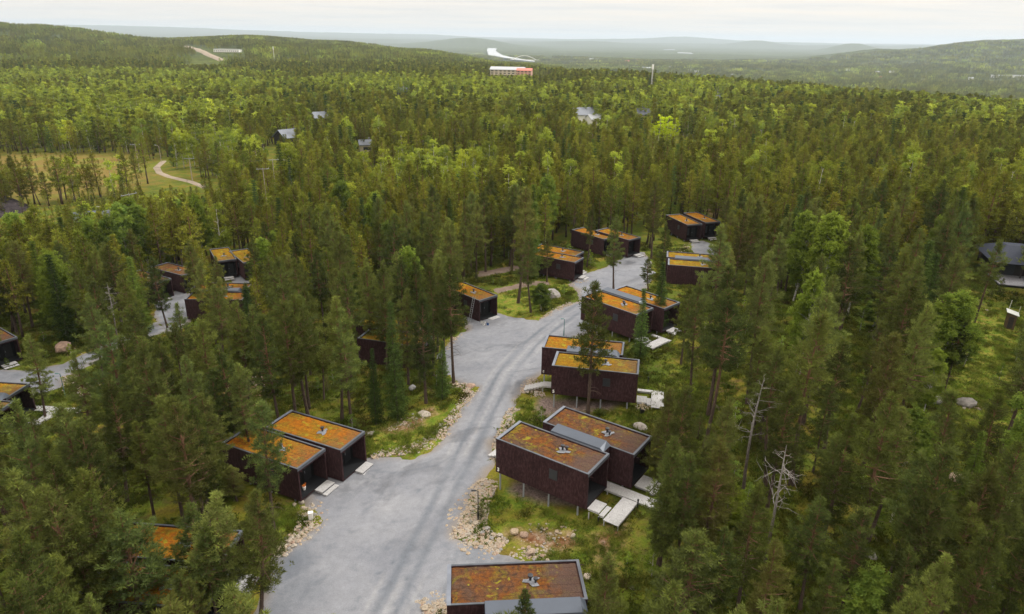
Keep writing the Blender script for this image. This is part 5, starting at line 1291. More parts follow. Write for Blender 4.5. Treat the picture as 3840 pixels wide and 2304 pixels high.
STAIR_KIT = {'R3', 'R5', 'R7', 'R9', 'K5', 'R1', 'R4'}
cabin_root = {}
for ci, (key, x, y, zr, th) in enumerate(CABINS):
    root = empty('cabin', (x, y, zr - CH), R(th), LABEL[key], 'cabin', 'moss roofed box cabins')
    cabin_root[key] = root
    wl = part('wall', PARTS['wall'], root)
    mt = M['moss_brown'] if key in BROWN else M['moss_yellow'] if key in YELLOW else M['moss_orange']
    rf = part('roof', turf_mesh(mt, ci), root)
    part('edge_flashing', PARTS['gable_trim'], rf); part('parapet_flashing', PARTS['trim'], rf)
    dist = math.hypot(x, y)
    vx = 1.15 if key not in ('L1', 'L2') else 1.0
    flash = part('vent_flashing', PARTS['flash'], rf, (vx, 0, CH - .085), None, ci * .7)
    part('vent_pipe', PARTS['vent'], rf, (vx - .12, .12, CH - .08))
    if key in VENT2: part('vent_pipe', PARTS['vent'], rf, (vx + .22, -.10 if key != 'R3' else .25, CH - .08), (.85, .85, .85))
    part('porch_wall', PARTS['porch_wall'], root); part('porch_floor', PARTS['porch_floor'], root)
    d = part('door', PARTS['door'], root); part('door_handle', PARTS['handle'], d)
    part('porch_window', PARTS['porch_window'], root)
    for sy in (-w2 + .2, w2 - .2): part('roof_spout', PARTS['spout'], root, (0, sy, 0))
    if key not in ('L1', 'M3', 'K6', 'R4', 'R6', 'R8', 'R10'):
        wn = part('window', PARTS['window'], root, (1.35, -w2 - .002, 2.15)); part('window_frame', PARTS['window_frame'], wn)
    if key in ('R3', 'R5', 'R6'):
        nm = part('house_number', text_mesh({'R3': '3', 'R5': '5', 'R6': '6'}[key], .50, M['white']), root, (-l2 + .28, -w2 - .02, .33)); nm.rotation_euler = (R(90), 0, 0)
    # stilts only where the ground falls away under the floor
    c, s = math.cos(R(th)), math.sin(R(th))
    for sx in (-l2 + .35, -l2 + 2.9, -l2 + 5.5, l2 - .9):
        for sy in (-w2 + .22, w2 - .22):
            gx, gy = x + sx * c - sy * s, y + sx * s + sy * c; g = float(terrain(gx, gy)[0]); gap = zr - CH - g
            if gap > .12: part('stilt', PARTS['stilt'], root, (sx, sy, -gap - .15), (1, 1, gap + .15))
    if key not in STAIR_KIT:
        zt = .13
        g = float(terrain(x + (l2 + .6) * c, y + (l2 + .6) * s)[0]) - (zr - CH)
        y0 = -.05 if key in ('L1', 'L2', 'M1', 'F5', 'F3') else -.9
        for k, (xa, xb) in enumerate(((l2 + .02, l2 + .92), (l2 + .72, l2 + 1.42))):
            b = plank_box(xa if k == 0 else xa + .22, xb, y0, y0 + 1.75, .12 - .17 * k, .07, 'y')
            b.box(xa + .3, xa + .38, y0 + .1, y0 + .18, min(g, -.2) - .1, -.12 - .17 * k); b.box(xa + .3, xa + .38, y0 + 1.57, y0 + 1.65, min(g, -.2) - .1, -.12 - .17 * k)
            b.build('step', M['plank'], root)

# boardwalks of the stilted cabins right of the road
def boardwalk(key, label, left=True, right=True, path=True, far_end=5.2):
    _, x, y, zr, th = next(c for c in CABINS if c[0] == key)
    root = empty('boardwalk', (x, y, zr - CH), R(th), label, 'boardwalk', 'pale wooden boardwalks')
    c, s = math.cos(R(th)), math.sin(R(th))
    ZL = -1.2 if key == 'R5' else -1.0
    def gz(lx, ly): return float(terrain(x + lx * c - ly * s, y + lx * s + ly * c)[0]) - (zr - CH)
    def posts(pts, top):
        for px, py in pts:
            g = gz(px, py)
            if g < top - .15: MB().box(px - .04, px + .04, py - .04, py + .04, g - .1, top - .08).build('post', M['plank'], root)
    if right:
        plank_box(l2 + .08, l2 + 1.15, -1.8, -.35, .16).build('platform', M['plank'], root)
        plank_box(l2 + 1.17, l2 + 1.62, -1.8, -.35, -.02).build('step', M['plank'], root)
        plank_box(l2 + 1.64, l2 + 3.0, -1.95, 1.75, -.20, .07, 'x').build('platform', M['plank'], root)
        posts([(l2 + 1.7, -1.85), (l2 + 2.95, -1.85), (l2 + 2.95, 1.6), (l2 + 1.7, 1.6), (l2 + .2, -1.7), (l2 + 1.1, -1.7)], -.2)
    if path:
        plank_box(l2 - 3.2 if far_end > 4 else l2 + .1, l2 + far_end, 2.05 if far_end > 4 else 1.77, 3.25 if far_end > 4 else 2.3, -.36, .07, 'y').build('walkway', M['plank'], root)
        posts([(l2 - 3, 2.1), (l2, 2.1), (l2 + 2.8, 2.1), (l2 + 5, 2.1), (l2 + 5, 3.15), (l2 + 2.8, 3.15)] if far_end > 4 else [(l2 + 2.9, 2.1)], -.36)
    if left:
        plank_box(-l2 - 1.6, -l2 + 1.6, 2.05, 3.25, ZL, .07, 'y').build('walkway', M['plank'], root)
        for k in range(6): plank_box(-l2 - 1.95 - .36 * k, -l2 - 1.61 - .36 * k, 2.05, 3.25, ZL - .13 - .13 * k, .07, 'y').build('step', M['plank'], root)
        posts([(-l2 - 1.5, 2.1), (-l2 - 1.5, 3.15), (-l2 + .6, 3.15), (-l2 + .6, 2.1)], ZL)
boardwalk('R3', 'pale boardwalk and steps at the porch of the cabin numbered 3')
boardwalk('R5', 'white deck and steps right of the cabin numbered 5', True, True, True, 3.0)
boardwalk('R7', 'pale steps among pines right of the road bend cabin', False, True, True, 3.0)
boardwalk('R9', 'pale steps behind pines right of the turning area cabins', False, True, False)
boardwalk('K5', 'white boardwalk with stone pile above it at left frame edge', False, True, True)
boardwalk('R1', 'pale boardwalk right of the bottom cabin', False, True, False)
b = MB()
r4 = next(c for c in CABINS if c[0] == 'R4')
e = empty('wooden_step', (r4[1], r4[2], r4[3] - CH), R(r4[4]), 'pale wooden step platform at the porch of the cabin behind number 3', 'step')
plank_box(l2 + .08, l2 + 1.5, -1.3, .6, .10).build('tread', M['plank'], e); plank_box(l2 + 1.52, l2 + 2.0, -1.3, .6, -.1).build('tread', M['plank'], e)

def link_roof(key, x0, x1, side, label, seed=0):
    """low metal clad connecting roof along one long side of a cabin"""
    _, x, y, zr, th = next(c for c in CABINS if c[0] == key)
    root = empty('link_roof', (x, y, zr - CH), R(th), label, 'link roof', 'grey metal link roofs between cabins')
    ya, yb = (w2 + .03, w2 + 1.28) if side > 0 else (-w2 - 1.28, -w2 - .03)
    b = MB(); b.box(x0 + .05, x1 - .05, ya + .05, yb - .05, 0.3, h - .10); b.build('wall', M['wall'], root)
    b = MB(); zt = h + .36; ym = (ya + yb) / 2 + .15 * side
    b.poly([(x0, ya - .06, h - .09), (x1, ya - .06, h - .09), (x1, yb + .06, h - .09), (x0, yb + .06, h - .09),
            (x0 + .04, ya + .02, h + .15), (x1 - .4, ya + .02, h + .15), (x1 - .4, yb - .02, h + .27), (x0 + .04, yb - .02, h + .27)],
           [(0, 3, 2, 1), (4, 5, 6, 7), (0, 1, 5, 4), (1, 2, 6, 5), (2, 3, 7, 6), (3, 0, 4, 7)])
    b.build('metal_roof', M['metal_roof'], root)
link_roof('R3', -1.3, 4.1, 1, 'grey metal link roof joining the cabin numbered 3 to the one behind')
link_roof('R5', -4.0 + .4, 2.4, 1, 'grey metal link roof between the cabins numbered 5 and 6')
link_roof('R7', -4.2, 2.6, 1, 'grey metal link roof of the pair at the road bend')
link_roof('R1', -2.2, 4.5, -1, 'large grey metal link roof at the bottom frame edge')
link_roof('R9', -3.5, 2.5, 1, 'grey link roof between the two yellow roofed cabins among pines')
link_roof('K10', -3.5, 3.0, 1, 'grey link roof between the two roofs at left frame edge')
link_roof('K3', -3.0, 3.0, 1, 'grey link roof between the two cabins right of the small left yard')
# ---------------------------------------------------------------- trees
def tufts(C, Dn, rad, n, wid, rg, vt=None, flat=0.0):
    """n slim triangles per tuft centre C, spreading round direction Dn"""
    N = len(C); c = np.repeat(C, n, 0); d = np.repeat(Dn, n, 0)
    q = rg.normal(size=(N * n, 3)); q[:, 2] *= (1 - flat)
    q /= np.linalg.norm(q, axis=1, keepdims=True) + 1e-9
    dr = q * .85 + d * .75; dr /= np.linalg.norm(dr, axis=1, keepdims=True) + 1e-9
    L = rad * rg.uniform(.6, 1.25, (N * n, 1)); sd = np.cross(dr, rg.normal(size=(N * n, 3))); sd /= np.linalg.norm(sd, axis=1, keepdims=True) + 1e-9
    off = q * rad * .35
    a = c + off - sd * wid * .5; b = c + off + sd * wid * .5; e = c + off + dr * L
    V = np.stack([a, b, e], 1).reshape(-1, 3)
    v = np.repeat(rg.uniform(0, .55, N) if vt is None else vt, n * 3)
    tip = np.tile([0, 0, .35], N * n)
    return V, np.clip(v + tip * rg.uniform(0, 1, N * n).repeat(3), 0, 1)

def pine(seed, kind='P', lod=0):
    rg = np.random.default_rng(seed); H = 14.0
    c0 = {'P': .29, 'Q': .50, 'Y': .06}[kind] + (rg.uniform(-.10, .10) if kind != 'Y' else 0); RM = {'P': 2.28, 'Q': 2.0, 'Y': 2.6}[kind] * rg.uniform(.9, 1.12)
    bend = rg.normal(size=2) * .35; lop = rg.uniform(0, 6.28); lopk = rg.uniform(.05, .28)
    ax = lambda t: np.array([bend[0] * math.sin(t * 2.6), bend[1] * math.sin(t * 2.1), H * t])
    wood = MB(); ts = np.linspace(0, .97, 9)
    tr = .165 if kind != 'Q' else .15
    wood.tube([ax(t) for t in ts], [tr * (1 - t) ** .75 + .015 + (.06 if t == 0 else 0) for t in ts], 7)
    C, Dn, VT = [], [], []
    step = {0: .46, 1: .62, 2: 1.15}[lod] / H
    t = c0
    while t < .985:
        s = (t - c0) / (1 - c0); prof = (1 - s) ** .62 * min(1, .45 + s * 2.4) if kind != 'Y' else (1 - s) ** .55 * min(1, .8 + s)
        nb = {0: 5, 1: 4, 2: 3}[lod] if s < .9 else 3
        a0 = rg.uniform(0, 6.28)
        for k in range(nb):
            if rg.random() < .13: continue
            a = a0 + k * 6.283 / nb + rg.normal() * .3; L = max(.35, RM * prof * rg.uniform(.5, 1.25) * (1 + lopk * math.cos(a - lop))); el = -.12 + 1.15 * s ** 1.4 + rg.normal() * .13
            p0 = ax(t); hd = np.array([math.cos(a), math.sin(a), 0])
            pt = lambda f: p0 + hd * L * f * math.cos(el) + np.array([0, 0, 1]) * (L * f * math.sin(el) + .16 * L * f * f)
            if lod == 0 or (lod == 1 and L > 1.0):
                wood.tube([pt(0), pt(.5), pt(.85)], [.045 * L / 2 + .012, .028 * L / 2 + .008, .01], 3, False)
            m = max(2, int(L * {0: 5.2, 1: 2.6, 2: 1.2}[lod]))
            for j in range(m):
                f = .34 + .72 * (j + rg.uniform(0, .8)) / m if L > .8 else .3 + .7 * j / m
                lat = np.array([-hd[1], hd[0], 0]) * rg.normal() * .30 * L * (1.1 - f * .7)
                c = pt(f) + lat + np.array([0, 0, rg.uniform(-.05, .16)])
                C.append(c); d = hd * .6 + np.array([0, 0, .7]); Dn.append(d / np.linalg.norm(d)); VT.append(rg.uniform(0, .4) + (.25 if f > .85 else 0) + (.25 if s > .85 else 0))  # branch ends: fresh shoots; crown top: top light painted in as a paler tone
        t += step * rg.uniform(.8, 1.25)
    if kind in 'PQ' and lod == 0:                       # dead twigs below the crown
        for k in range(16 if kind == 'Q' else 9):
            t = rg.uniform(c0 * .45, c0 + .06); a = rg.uniform(0, 6.28); L = rg.uniform(.5, 1.5); p = ax(t)
            q = p + np.array([math.cos(a) * L * .6, math.sin(a) * L * .6, .05]); e = p + np.array([math.cos(a) * L, math.sin(a) * L, -.22 * L])
            wood.tube([p, q, e], [.028, .018, .006], 3, False)
    C, Dn, VT = np.array(C), np.array(Dn), np.array(VT)
    n, rad, wid = {0: (20, .29, .062), 1: (9, .46, .15), 2: (8, .85, .36)}[lod]
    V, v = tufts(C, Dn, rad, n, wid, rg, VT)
    return wood, V, v

def spruce(seed, lod=0):
    rg = np.random.default_rng(seed); H = 14.0; RM = 1.55 * rg.uniform(.85, 1.15)
    wood = MB(); wood.tube([(0, 0, 0), (0, 0, 7), (0, 0, 13.6)], [.15, .09, .015], 6)
    C, Dn, VT = [], [], []; t = .07
    while t < .99:
        s = (t - .07) / .93; prof = (1 - s) ** .85 * min(1, .6 + s * 3)
        nb = {0: 6, 1: 5, 2: 4}[lod]; a0 = rg.uniform(0, 6.28)
        for k in range(nb):
            a = a0 + k * 6.283 / nb + rg.normal() * .2; L = max(.18, RM * prof * rg.uniform(.7, 1.15)); hd = np.array([math.cos(a), math.sin(a), 0]); p0 = np.array([0, 0, H * t])
            m = max(2, int(L * {0: 6, 1: 3, 2: 1.6}[lod]))
            for j in range(m):
                f = .2 + .8 * (j + .5) / m; c = p0 + hd * L * f + np.array([0, 0, (-.45 * f + .25 * f * f) * L + (.8 * s - .2) * L * f * .6]) + np.array([-hd[1], hd[0], 0]) * rg.normal() * .14 * L
                C.append(c); Dn.append(hd * .7 + np.array([0, 0, -.35])); VT.append(rg.uniform(0, .3) + (.3 if f > .85 else 0))
        t += {0: .028, 1: .045, 2: .08}[lod] * rg.uniform(.85, 1.15)
    n, rad, wid = {0: (13, .26, .06), 1: (8, .38, .13), 2: (7, .7, .3)}[lod]
    V, v = tufts(np.array(C), np.array(Dn), rad, n, wid, rg, np.array(VT), .4)
    return wood, V, v

def birch(seed, lod=0):
    rg = np.random.default_rng(seed); H = 14.0
    wood = MB(); b1 = rg.normal(size=2) * .3
    ax = lambda t: np.array([b1[0] * math.sin(t * 2.5), b1[1] * math.sin(t * 3), H * t])
    wood.tube([ax(t) for t in (0, .2, .4, .6, .8, .95)], [.15, .12, .09, .06, .035, .012], 6)
    C = []; VT = []
    lobes = {0: 74, 1: 26, 2: 13}[lod]
    for i in range(lobes):
        t = rg.uniform(.24, .98); s = (t - .24) / .76; R0 = 2.5 * math.sin(math.pi * min(.98, s * .86 + .14)) ** .75 * rg.uniform(.35, 1.0)
        a = rg.uniform(0, 6.28); c = ax(t) + np.array([math.cos(a) * R0, math.sin(a) * R0, 0]); rr = rg.uniform(.45, .85)
        if lod < 2: wood.tube([ax(t - .08), (ax(t - .08) + c) / 2 + np.array([0, 0, .15]), c], [.04, .025, .008], 3, False)
        m = {0: 34, 1: 12, 2: 5}[lod]; q = rg.normal(size=(m, 3)) * rr * .55; q[:, 2] *= .9
        C.append(c + q); VT += list(rg.uniform(0, .5) + rg.uniform(0, .25, m) + .2 * (q[:, 2] > 0))
    C = np.vstack(C); Dn = np.tile([0, 0, .2], (len(C), 1))
    n, rad, wid = {0: (11, .26, .17), 1: (7, .42, .26), 2: (6, .85, .55)}[lod]
    V, v = tufts(C, Dn, rad, n, wid, rg, np.array(VT))
    return wood, V, v

def dead_tree(seed):
    rg = np.random.default_rng(seed); wood = MB(); H = 14.0; bend = rg.normal(size=2) * .35
    ax = lambda t: np.array([bend[0] * math.sin(t * 3), bend[1] * math.sin(t * 2.3), H * t])
    wood.tube([ax(t) for t in np.linspace(0, 1, 9)], [.17 * (1 - t) ** .7 + .02 for t in np.linspace(0, 1, 9)], 7)
    for k in range(26):
        t = rg.uniform(.5, .98); a = rg.uniform(0, 6.28); L = rg.uniform(.8, 2.5) * (1.25 - t) * 1.4; p = ax(t); h = np.array([math.cos(a), math.sin(a), 0])
        pts = [p]; d = h + np.array([0, 0, rg.uniform(-.1, .5)])
        for j in range(4):
            pts.append(pts[-1] + d * L / 4); d = d + rg.normal(size=3) * .35 + np.array([0, 0, -.05])
            if j > 0:
                e = pts[-1] + (d + rg.normal(size=3) * .8) * L * .22; wood.tube([pts[-1], e, e + (rg.normal(size=3) * .5 + d * .5) * L * .15], [.018, .012, .005], 3, False)
        wood.tube(pts, [.036, .028, .02, .013, .006], 4, False)
    return wood

def crown_mesh(name, V, v, mat):
    return np_mesh(name, V, np.arange(len(V)).reshape(-1, 3), [mat], None, {'v': v})

def joined(name, wood, V, v, mbark, mleaf):
    """trunk and crown in one mesh, for the wood beyond the single trees"""
    wf = []
    for f in wood.f:
        for k in range(1, len(f) - 1): wf.append((f[0], f[k], f[k + 1]))
    WV = np.array([tuple(p) for p in wood.v], float); nW = len(WV)
    Fc = np.vstack([np.array(wf), np.arange(len(V)).reshape(-1, 3) + nW])
    me = np_mesh(name, np.vstack([WV, V]), Fc, [mbark, mleaf], np.concatenate([np.zeros(len(wf), int), np.ones(len(V) // 3, int)]), {'v': np.concatenate([np.zeros(nW), v])})
    return bpy.data.objects.new(name, me)

NEARSET = {}
for kind, n in (('P', 10), ('Q', 5), ('Y', 3)):
    NEARSET[kind] = []
    for i in range(n):
        wood, V, v = pine(100 + i * 7 + ord(kind), kind, 0)
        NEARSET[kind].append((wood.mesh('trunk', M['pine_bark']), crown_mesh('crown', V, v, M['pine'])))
NEARSET['S'] = []; NEARSET['B'] = []; NEARSET['D'] = []
for i in range(3):
    wood, V, v = spruce(300 + i); NEARSET['S'].append((wood.mesh('trunk', M['spruce_bark']), crown_mesh('crown', V, v, M['spruce'])))
    wood, V, v = birch(400 + i); NEARSET['B'].append((wood.mesh('trunk', M['birch_bark']), crown_mesh('crown', V, v, M['birch'])))
    wood, V, v = spruce(300 + i); NEARSET.setdefault('G', []).append((wood.mesh('trunk', M['spruce_bark']), crown_mesh('crown', V, v, M['lime_spruce'])))
    NEARSET['D'].append((dead_tree(500 + i).mesh('dead_trunk', M['dead_wood']), None))
KN = {'P': ('pine_tree', 'pine'), 'Q': ('pine_tree', 'pine'), 'Y': ('pine_tree', 'pine'), 'S': ('spruce_tree', 'spruce'), 'G': ('spruce_tree', 'spruce'), 'B': ('birch_tree', 'birch'), 'D': ('dead_tree', 'dead tree')}
GRP = {'pine': 'pines of the wood round the cabins', 'spruce': 'spruces in the wood round the cabins', 'birch': 'birches in the wood round the cabins', 'dead tree': 'dead bare trees'}
rt = random.Random(11)
for i, (kind, x, y, hh, ww) in enumerate(TREES):
    tm, cm = rt.choice(NEARSET[kind]); z = float(terrain(x, y)[0]); s = hh / 14.0
    nm, cat = KN[kind]
    wide = ww * s * (1.0 if kind in 'PQSDG' else 1.0) * (1.3 if kind in 'SG' else 1.0)
    wide = max(wide, .62 * ww) if kind not in 'SG' else max(wide, .5)
    o = empty(nm, (x, y, z - .12), rt.uniform(0, 6.28), TREE_LABELS[i], cat, GRP[cat])
    o.rotation_euler = (rt.gauss(0, .018), rt.gauss(0, .018), rt.uniform(0, 6.28))
    o.scale = (wide, wide, s)
    part('trunk', tm, o)
    if cm: part('crown', cm, o)

# ---------------------------------------------------------------- the wood beyond: one object that scatters trees over its points
def scatter(name, pts, rot, scl, idx, variants, label, cat, kind='stuff'):
    coll = bpy.data.collections.new(name + '_kinds')
    for k, v in enumerate(variants):
        v.name = '%s_%02d' % (name, k); coll.objects.link(v)
    me = bpy.data.meshes.new(name); me.vertices.add(len(pts)); me.vertices.foreach_set('co', np.asarray(pts, np.float32).ravel())
    a = me.attributes.new('rot', 'FLOAT', 'POINT'); a.data.foreach_set('value', np.asarray(rot, np.float32))
    a = me.attributes.new('scl', 'FLOAT_VECTOR', 'POINT'); a.data.foreach_set('vector', np.asarray(scl, np.float32).ravel())
    a = me.attributes.new('idx', 'INT', 'POINT'); a.data.foreach_set('value', np.asarray(idx, np.int32))
    o = link(bpy.data.objects.new(name, me))
    ng = bpy.data.node_groups.new(name + '_nodes', 'GeometryNodeTree')
    ng.interface.new_socket('Geometry', in_out='INPUT', socket_type='NodeSocketGeometry'); ng.interface.new_socket('Geometry', in_out='OUTPUT', socket_type='NodeSocketGeometry')
    gi = ng.nodes.new('NodeGroupInput'); go = ng.nodes.new('NodeGroupOutput'); ip = ng.nodes.new('GeometryNodeInstanceOnPoints'); ci = ng.nodes.new('GeometryNodeCollectionInfo')
    ci.inputs['Collection'].default_value = coll; ci.inputs['Separate Children'].default_value = True; ci.inputs['Reset Children'].default_value = True
    def na(nm, ty):
        nd = ng.nodes.new('GeometryNodeInputNamedAttribute'); nd.data_type = ty; nd.inputs['Name'].default_value = nm; return nd.outputs['Attribute']
    cx = ng.nodes.new('ShaderNodeCombineXYZ'); ng.links.new(na('rot', 'FLOAT'), cx.inputs['Z'])
    ng.links.new(gi.outputs[0], ip.inputs['Points']); ng.links.new(ci.outputs[0], ip.inputs['Instance']); ip.inputs['Pick Instance'].default_value = True
    ng.links.new(na('idx', 'INT'), ip.inputs['Instance Index']); ng.links.new(cx.outputs[0], ip.inputs['Rotation']); ng.links.new(na('scl', 'FLOAT_VECTOR'), ip.inputs['Scale'])
    ng.links.new(ip.outputs[0], go.inputs[0])
    md = o.modifiers.new('scatter', 'NODES'); md.node_group = ng
    return tag(o, label, cat, None, kind)

rf = np.random.default_rng(21)
variants = []
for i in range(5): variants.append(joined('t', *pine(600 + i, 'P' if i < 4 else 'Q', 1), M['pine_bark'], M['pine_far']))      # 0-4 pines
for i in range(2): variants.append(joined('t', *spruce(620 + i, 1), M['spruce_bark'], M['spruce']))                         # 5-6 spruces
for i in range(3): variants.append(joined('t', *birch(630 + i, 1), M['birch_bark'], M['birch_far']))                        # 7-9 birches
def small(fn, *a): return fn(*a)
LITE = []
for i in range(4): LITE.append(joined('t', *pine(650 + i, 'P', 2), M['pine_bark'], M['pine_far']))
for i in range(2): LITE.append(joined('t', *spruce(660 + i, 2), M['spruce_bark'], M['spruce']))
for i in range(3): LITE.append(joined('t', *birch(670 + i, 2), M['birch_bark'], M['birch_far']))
variants += LITE                                    # 10-13 pines, 14-15 spruces, 16-18 birches
def clump(seed, kinds, mleaf, n=18, half=13.0):
    """a patch of far wood: trunks left out, crowns only a few pixels wide"""
    rg = np.random.default_rng(seed); Vs = []; vs = []
    for k in range(n):
        kd = rg.choice(list(kinds)); fn = {'P': lambda s: pine(s, 'P', 2), 'S': lambda s: spruce(s, 2), 'B': lambda s: birch(s, 2)}[kd]
        wood, V, v = fn(int(rg.integers(1e6)))
        keep = np.repeat(rg.random(len(V) // 3) < .5, 3); V = V[keep]; v = v[keep]
        s = rg.uniform(.6, 1.05); V = V * [s * 1.15, s * 1.15, s] + [rg.uniform(-half, half), rg.uniform(-half, half), -.5]
        Vs.append(V); vs.append(np.clip(v * .5 + rg.uniform(0, .6), 0, 1))
    me = crown_mesh('clump', np.vstack(Vs), np.concatenate(vs), mleaf); return bpy.data.objects.new('clump', me)
variants += [clump(700 + i, 'PPPPS', M['pine_far']) for i in range(3)] + [clump(720 + i, 'BBBP', M['birch_far']) for i in range(2)]    # 19-21, 22-23

def birch_chance(x, y):
    p = np.full(len(x), .05)
    p = np.where(in_poly(x, y, POLY['BIRCH4']), .32, p)
    p = np.where(in_poly(x, y, POLY['BIRCH1']), .72, p)
    for k in ('BIRCH2', 'BIRCH3', 'BIRCH5'): p = np.where(in_poly(x, y, POLY[k]), .9, p)
    n = vnoise(x, y, 60, 81) + .5 * vnoise(x, y, 24, 82)
    return np.clip(p + np.where(p > .1, .75, .10) * n, 0, 1)

# clearings round the far houses and roads: seen over the heads of the trees in front
CLEAR = [(2428, 2458, 215, 318, 760), (2430, 2590, 405, 500, 353), (815, 925, 168, 205, 1750), (1830, 2060, 238, 280, 1010), (1040, 1095, 462, 500, 345), (1180, 1225, 400, 428, 430), (1490, 1530, 322, 345, 630), (2165, 2245, 402, 442, 420),
         (2395, 2425, 402, 425, 450), (2678, 2700, 345, 360, 600), (1345, 1385, 510, 560, 305), (700, 850, 172, 240, 1600), (580, 730, 600, 690, 290), (360, 392, 840, 900, 170), (-50, 70, 700, 830, 215),
         (1010, 1040, 480, 580, 340), (505, 555, 560, 640, 262), (700, 745, 620, 680, 240), (1005, 1050, 625, 690, 200), (455, 520, 745, 850, 160), (1080, 1105, 640, 680, 215)]
def carve(P, hgt):
    q = project(P + [0, 0, 0]); qt = project(P + np.stack([hgt * 0, hgt * 0, hgt], 1)); rr = np.hypot(P[:, 0], P[:, 1]); keep = np.ones(len(P), bool)
    mrg = 2.0 * F_PX / q[:, 2]
    for u0, u1, v0, v1, rm in CLEAR:
        keep &= ~((rr < rm) & (qt[:, 1] < v1) & (q[:, 1] > v0) & (q[:, 0] > u0 - mrg) & (q[:, 0] < u1 + mrg))
    for nm, w in (('BOGROAD', 5), ('HILLROAD', 22)):
        keep &= line_dist(P[:, 0], P[:, 1], POLY[nm]) > w
    return keep

def wedge(r0, r1, sp, amax=41.0):
    n = int((r1 * r1 - r0 * r0) * R(amax) / (sp * sp)); a = rf.uniform(-R(amax), R(amax), n); r = np.sqrt(rf.uniform(r0 * r0, r1 * r1, n))
    x = r * np.sin(a); y = r * np.cos(a)
    # thin out neighbours that stand in the same cell
    key = np.floor(x / sp / .9).astype(np.int64) * 1000003 + np.floor(y / sp / .9).astype(np.int64); _, k = np.unique(key, return_index=True)
    return x[k], y[k]

PT, RO, SCL, ID = [], [], [], []
def add(x, y, z, s, idx, sw=1.0):
    PT.append(np.stack([x, y, z], 1)); RO.append(rf.uniform(0, 6.28, len(x))); w = s * sw * rf.uniform(.9, 1.15, len(x)); SCL.append(np.stack([w, w, s], 1)); ID.append(idx)
for r0, r1, sp, lite in ((150, 340, 3.5, 0), (340, 700, 4.1, 1), (700, 1250, 4.9, 1)):
    x, y = wedge(r0, r1, sp)
    bog = in_poly(x, y, POLY['BOG']); keep = ~bog | (rf.random(len(x)) < .38)
    keep &= ~((r0 == 150) & (np.hypot(x - 37, y - 148) < 9))
    x, y, bog = x[keep], y[keep], bog[keep]; z = terrain(x, y); hgt = np.where(bog, rf.uniform(1.0, 4.2, len(x)) * np.where(rf.random(len(x)) < .2, 1.7, 1), rf.triangular(8, 12.5, 17, len(x)))
    inb = in_poly(x, y, POLY['BIRCH2']) | in_poly(x, y, POLY['BIRCH3'])
    kk = ~inb | (rf.random(len(x)) < .55); x, y, bog, z, hgt = x[kk], y[kk], bog[kk], z[kk], hgt[kk]; hgt = np.where((inb[kk]), hgt * .85, hgt)
    bc = birch_chance(x, y) * ~bog; u = rf.random(len(x)); isb = u < bc; iss = (u > .93) & ~bog
    aa = np.degrees(np.arctan2(x, y)); rr_ = np.hypot(x, y)
    hgt = np.where((aa < -23) & (rr_ < 245) & ~bog, hgt * np.clip(1 - (rr_ - 150) / 120, .42, 1), hgt)
    hgt = np.where(in_poly(x, y, POLY['BIRCH5']), hgt * .5, hgt)
    P = np.stack([x, y, z - .2], 1); k = carve(P, hgt)
    n = len(x)
    idx = np.where(isb, 16 + rf.integers(0, 3, n), np.where(iss, 14 + rf.integers(0, 2, n), 10 + rf.integers(0, 4, n))) if lite else np.where(isb, 7 + rf.integers(0, 3, n), np.where(iss, 5 + rf.integers(0, 2, n), rf.integers(0, 5, n)))
    add(x[k], y[k], z[k] - .2, (hgt / 14)[k], idx[k], 1.28 if lite else 1.22)
for r0, r1, sp in ((1250, 3300, 24.0), (3300, 5200, 40.0)):
    x, y = wedge(r0, r1, sp); z = terrain(x, y)
    keep = ~((z < -40) & (rf.random(len(x)) < .12))
    x, y, z = x[keep], y[keep], z[keep]; P = np.stack([x, y, z], 1); k = carve(P, np.full(len(x), 10.0)); n = len(x)
    for rv in RIVERS: k &= ~in_poly(x, y, rv)
    idx = np.where(rf.random(n) < (.22 if sp < 30 else .10) + .3 * vnoise(x, y, 260, 83), 22 + rf.integers(0, 2, n), 19 + rf.integers(0, 3, n))
    add(x[k], y[k], z[k] - .5, np.full(k.sum(), 1.0 if sp < 30 else 1.15), idx[k], 1.0 if sp < 30 else 1.5)
# the overflow pines among the single ones
if TREES_REST:
    a = np.array([t[1:] for t in TREES_REST]); n = len(a); kinds = np.array([t[0] for t in TREES_REST])
    add(a[:, 0], a[:, 1], terrain(a[:, 0], a[:, 1]) - .15, a[:, 2] / 14, rf.integers(0, 5, n), 1.15)
PT, RO, SCL, ID = np.vstack(PT), np.concatenate(RO), np.vstack(SCL), np.concatenate(ID)
print('forest instances', len(PT))
scatter('forest', PT, RO, SCL, ID, variants, 'boreal wood of pine, spruce and birch stretching to the hills', 'forest')
# ---------------------------------------------------------------- stones
def rock(seed, sq=.7, sub=2, rough=.28):
    import bmesh
    bm = bmesh.new(); bmesh.ops.create_icosphere(bm, subdivisions=sub, radius=1.0); rg = np.random.default_rng(seed)
    pl = [(Vector(rg.normal(size=3)).normalized(), rg.uniform(.68, .92)) for _ in range(9)]
    for v in bm.verts:
        p = v.co.copy()
        for n, d in pl:
            e = p.dot(n) - d
            if e > 0: p -= n * e * .85
        p *= 1 + rough * .35 * float(vnoise(p.x * 3 + seed * 7, p.y * 3 + p.z * 2.3, 1.0, seed)[()])
        v.co = Vector((p.x, p.y, p.z * sq))
    me = bpy.data.meshes.new('rock'); bm.to_mesh(me); bm.free(); return me

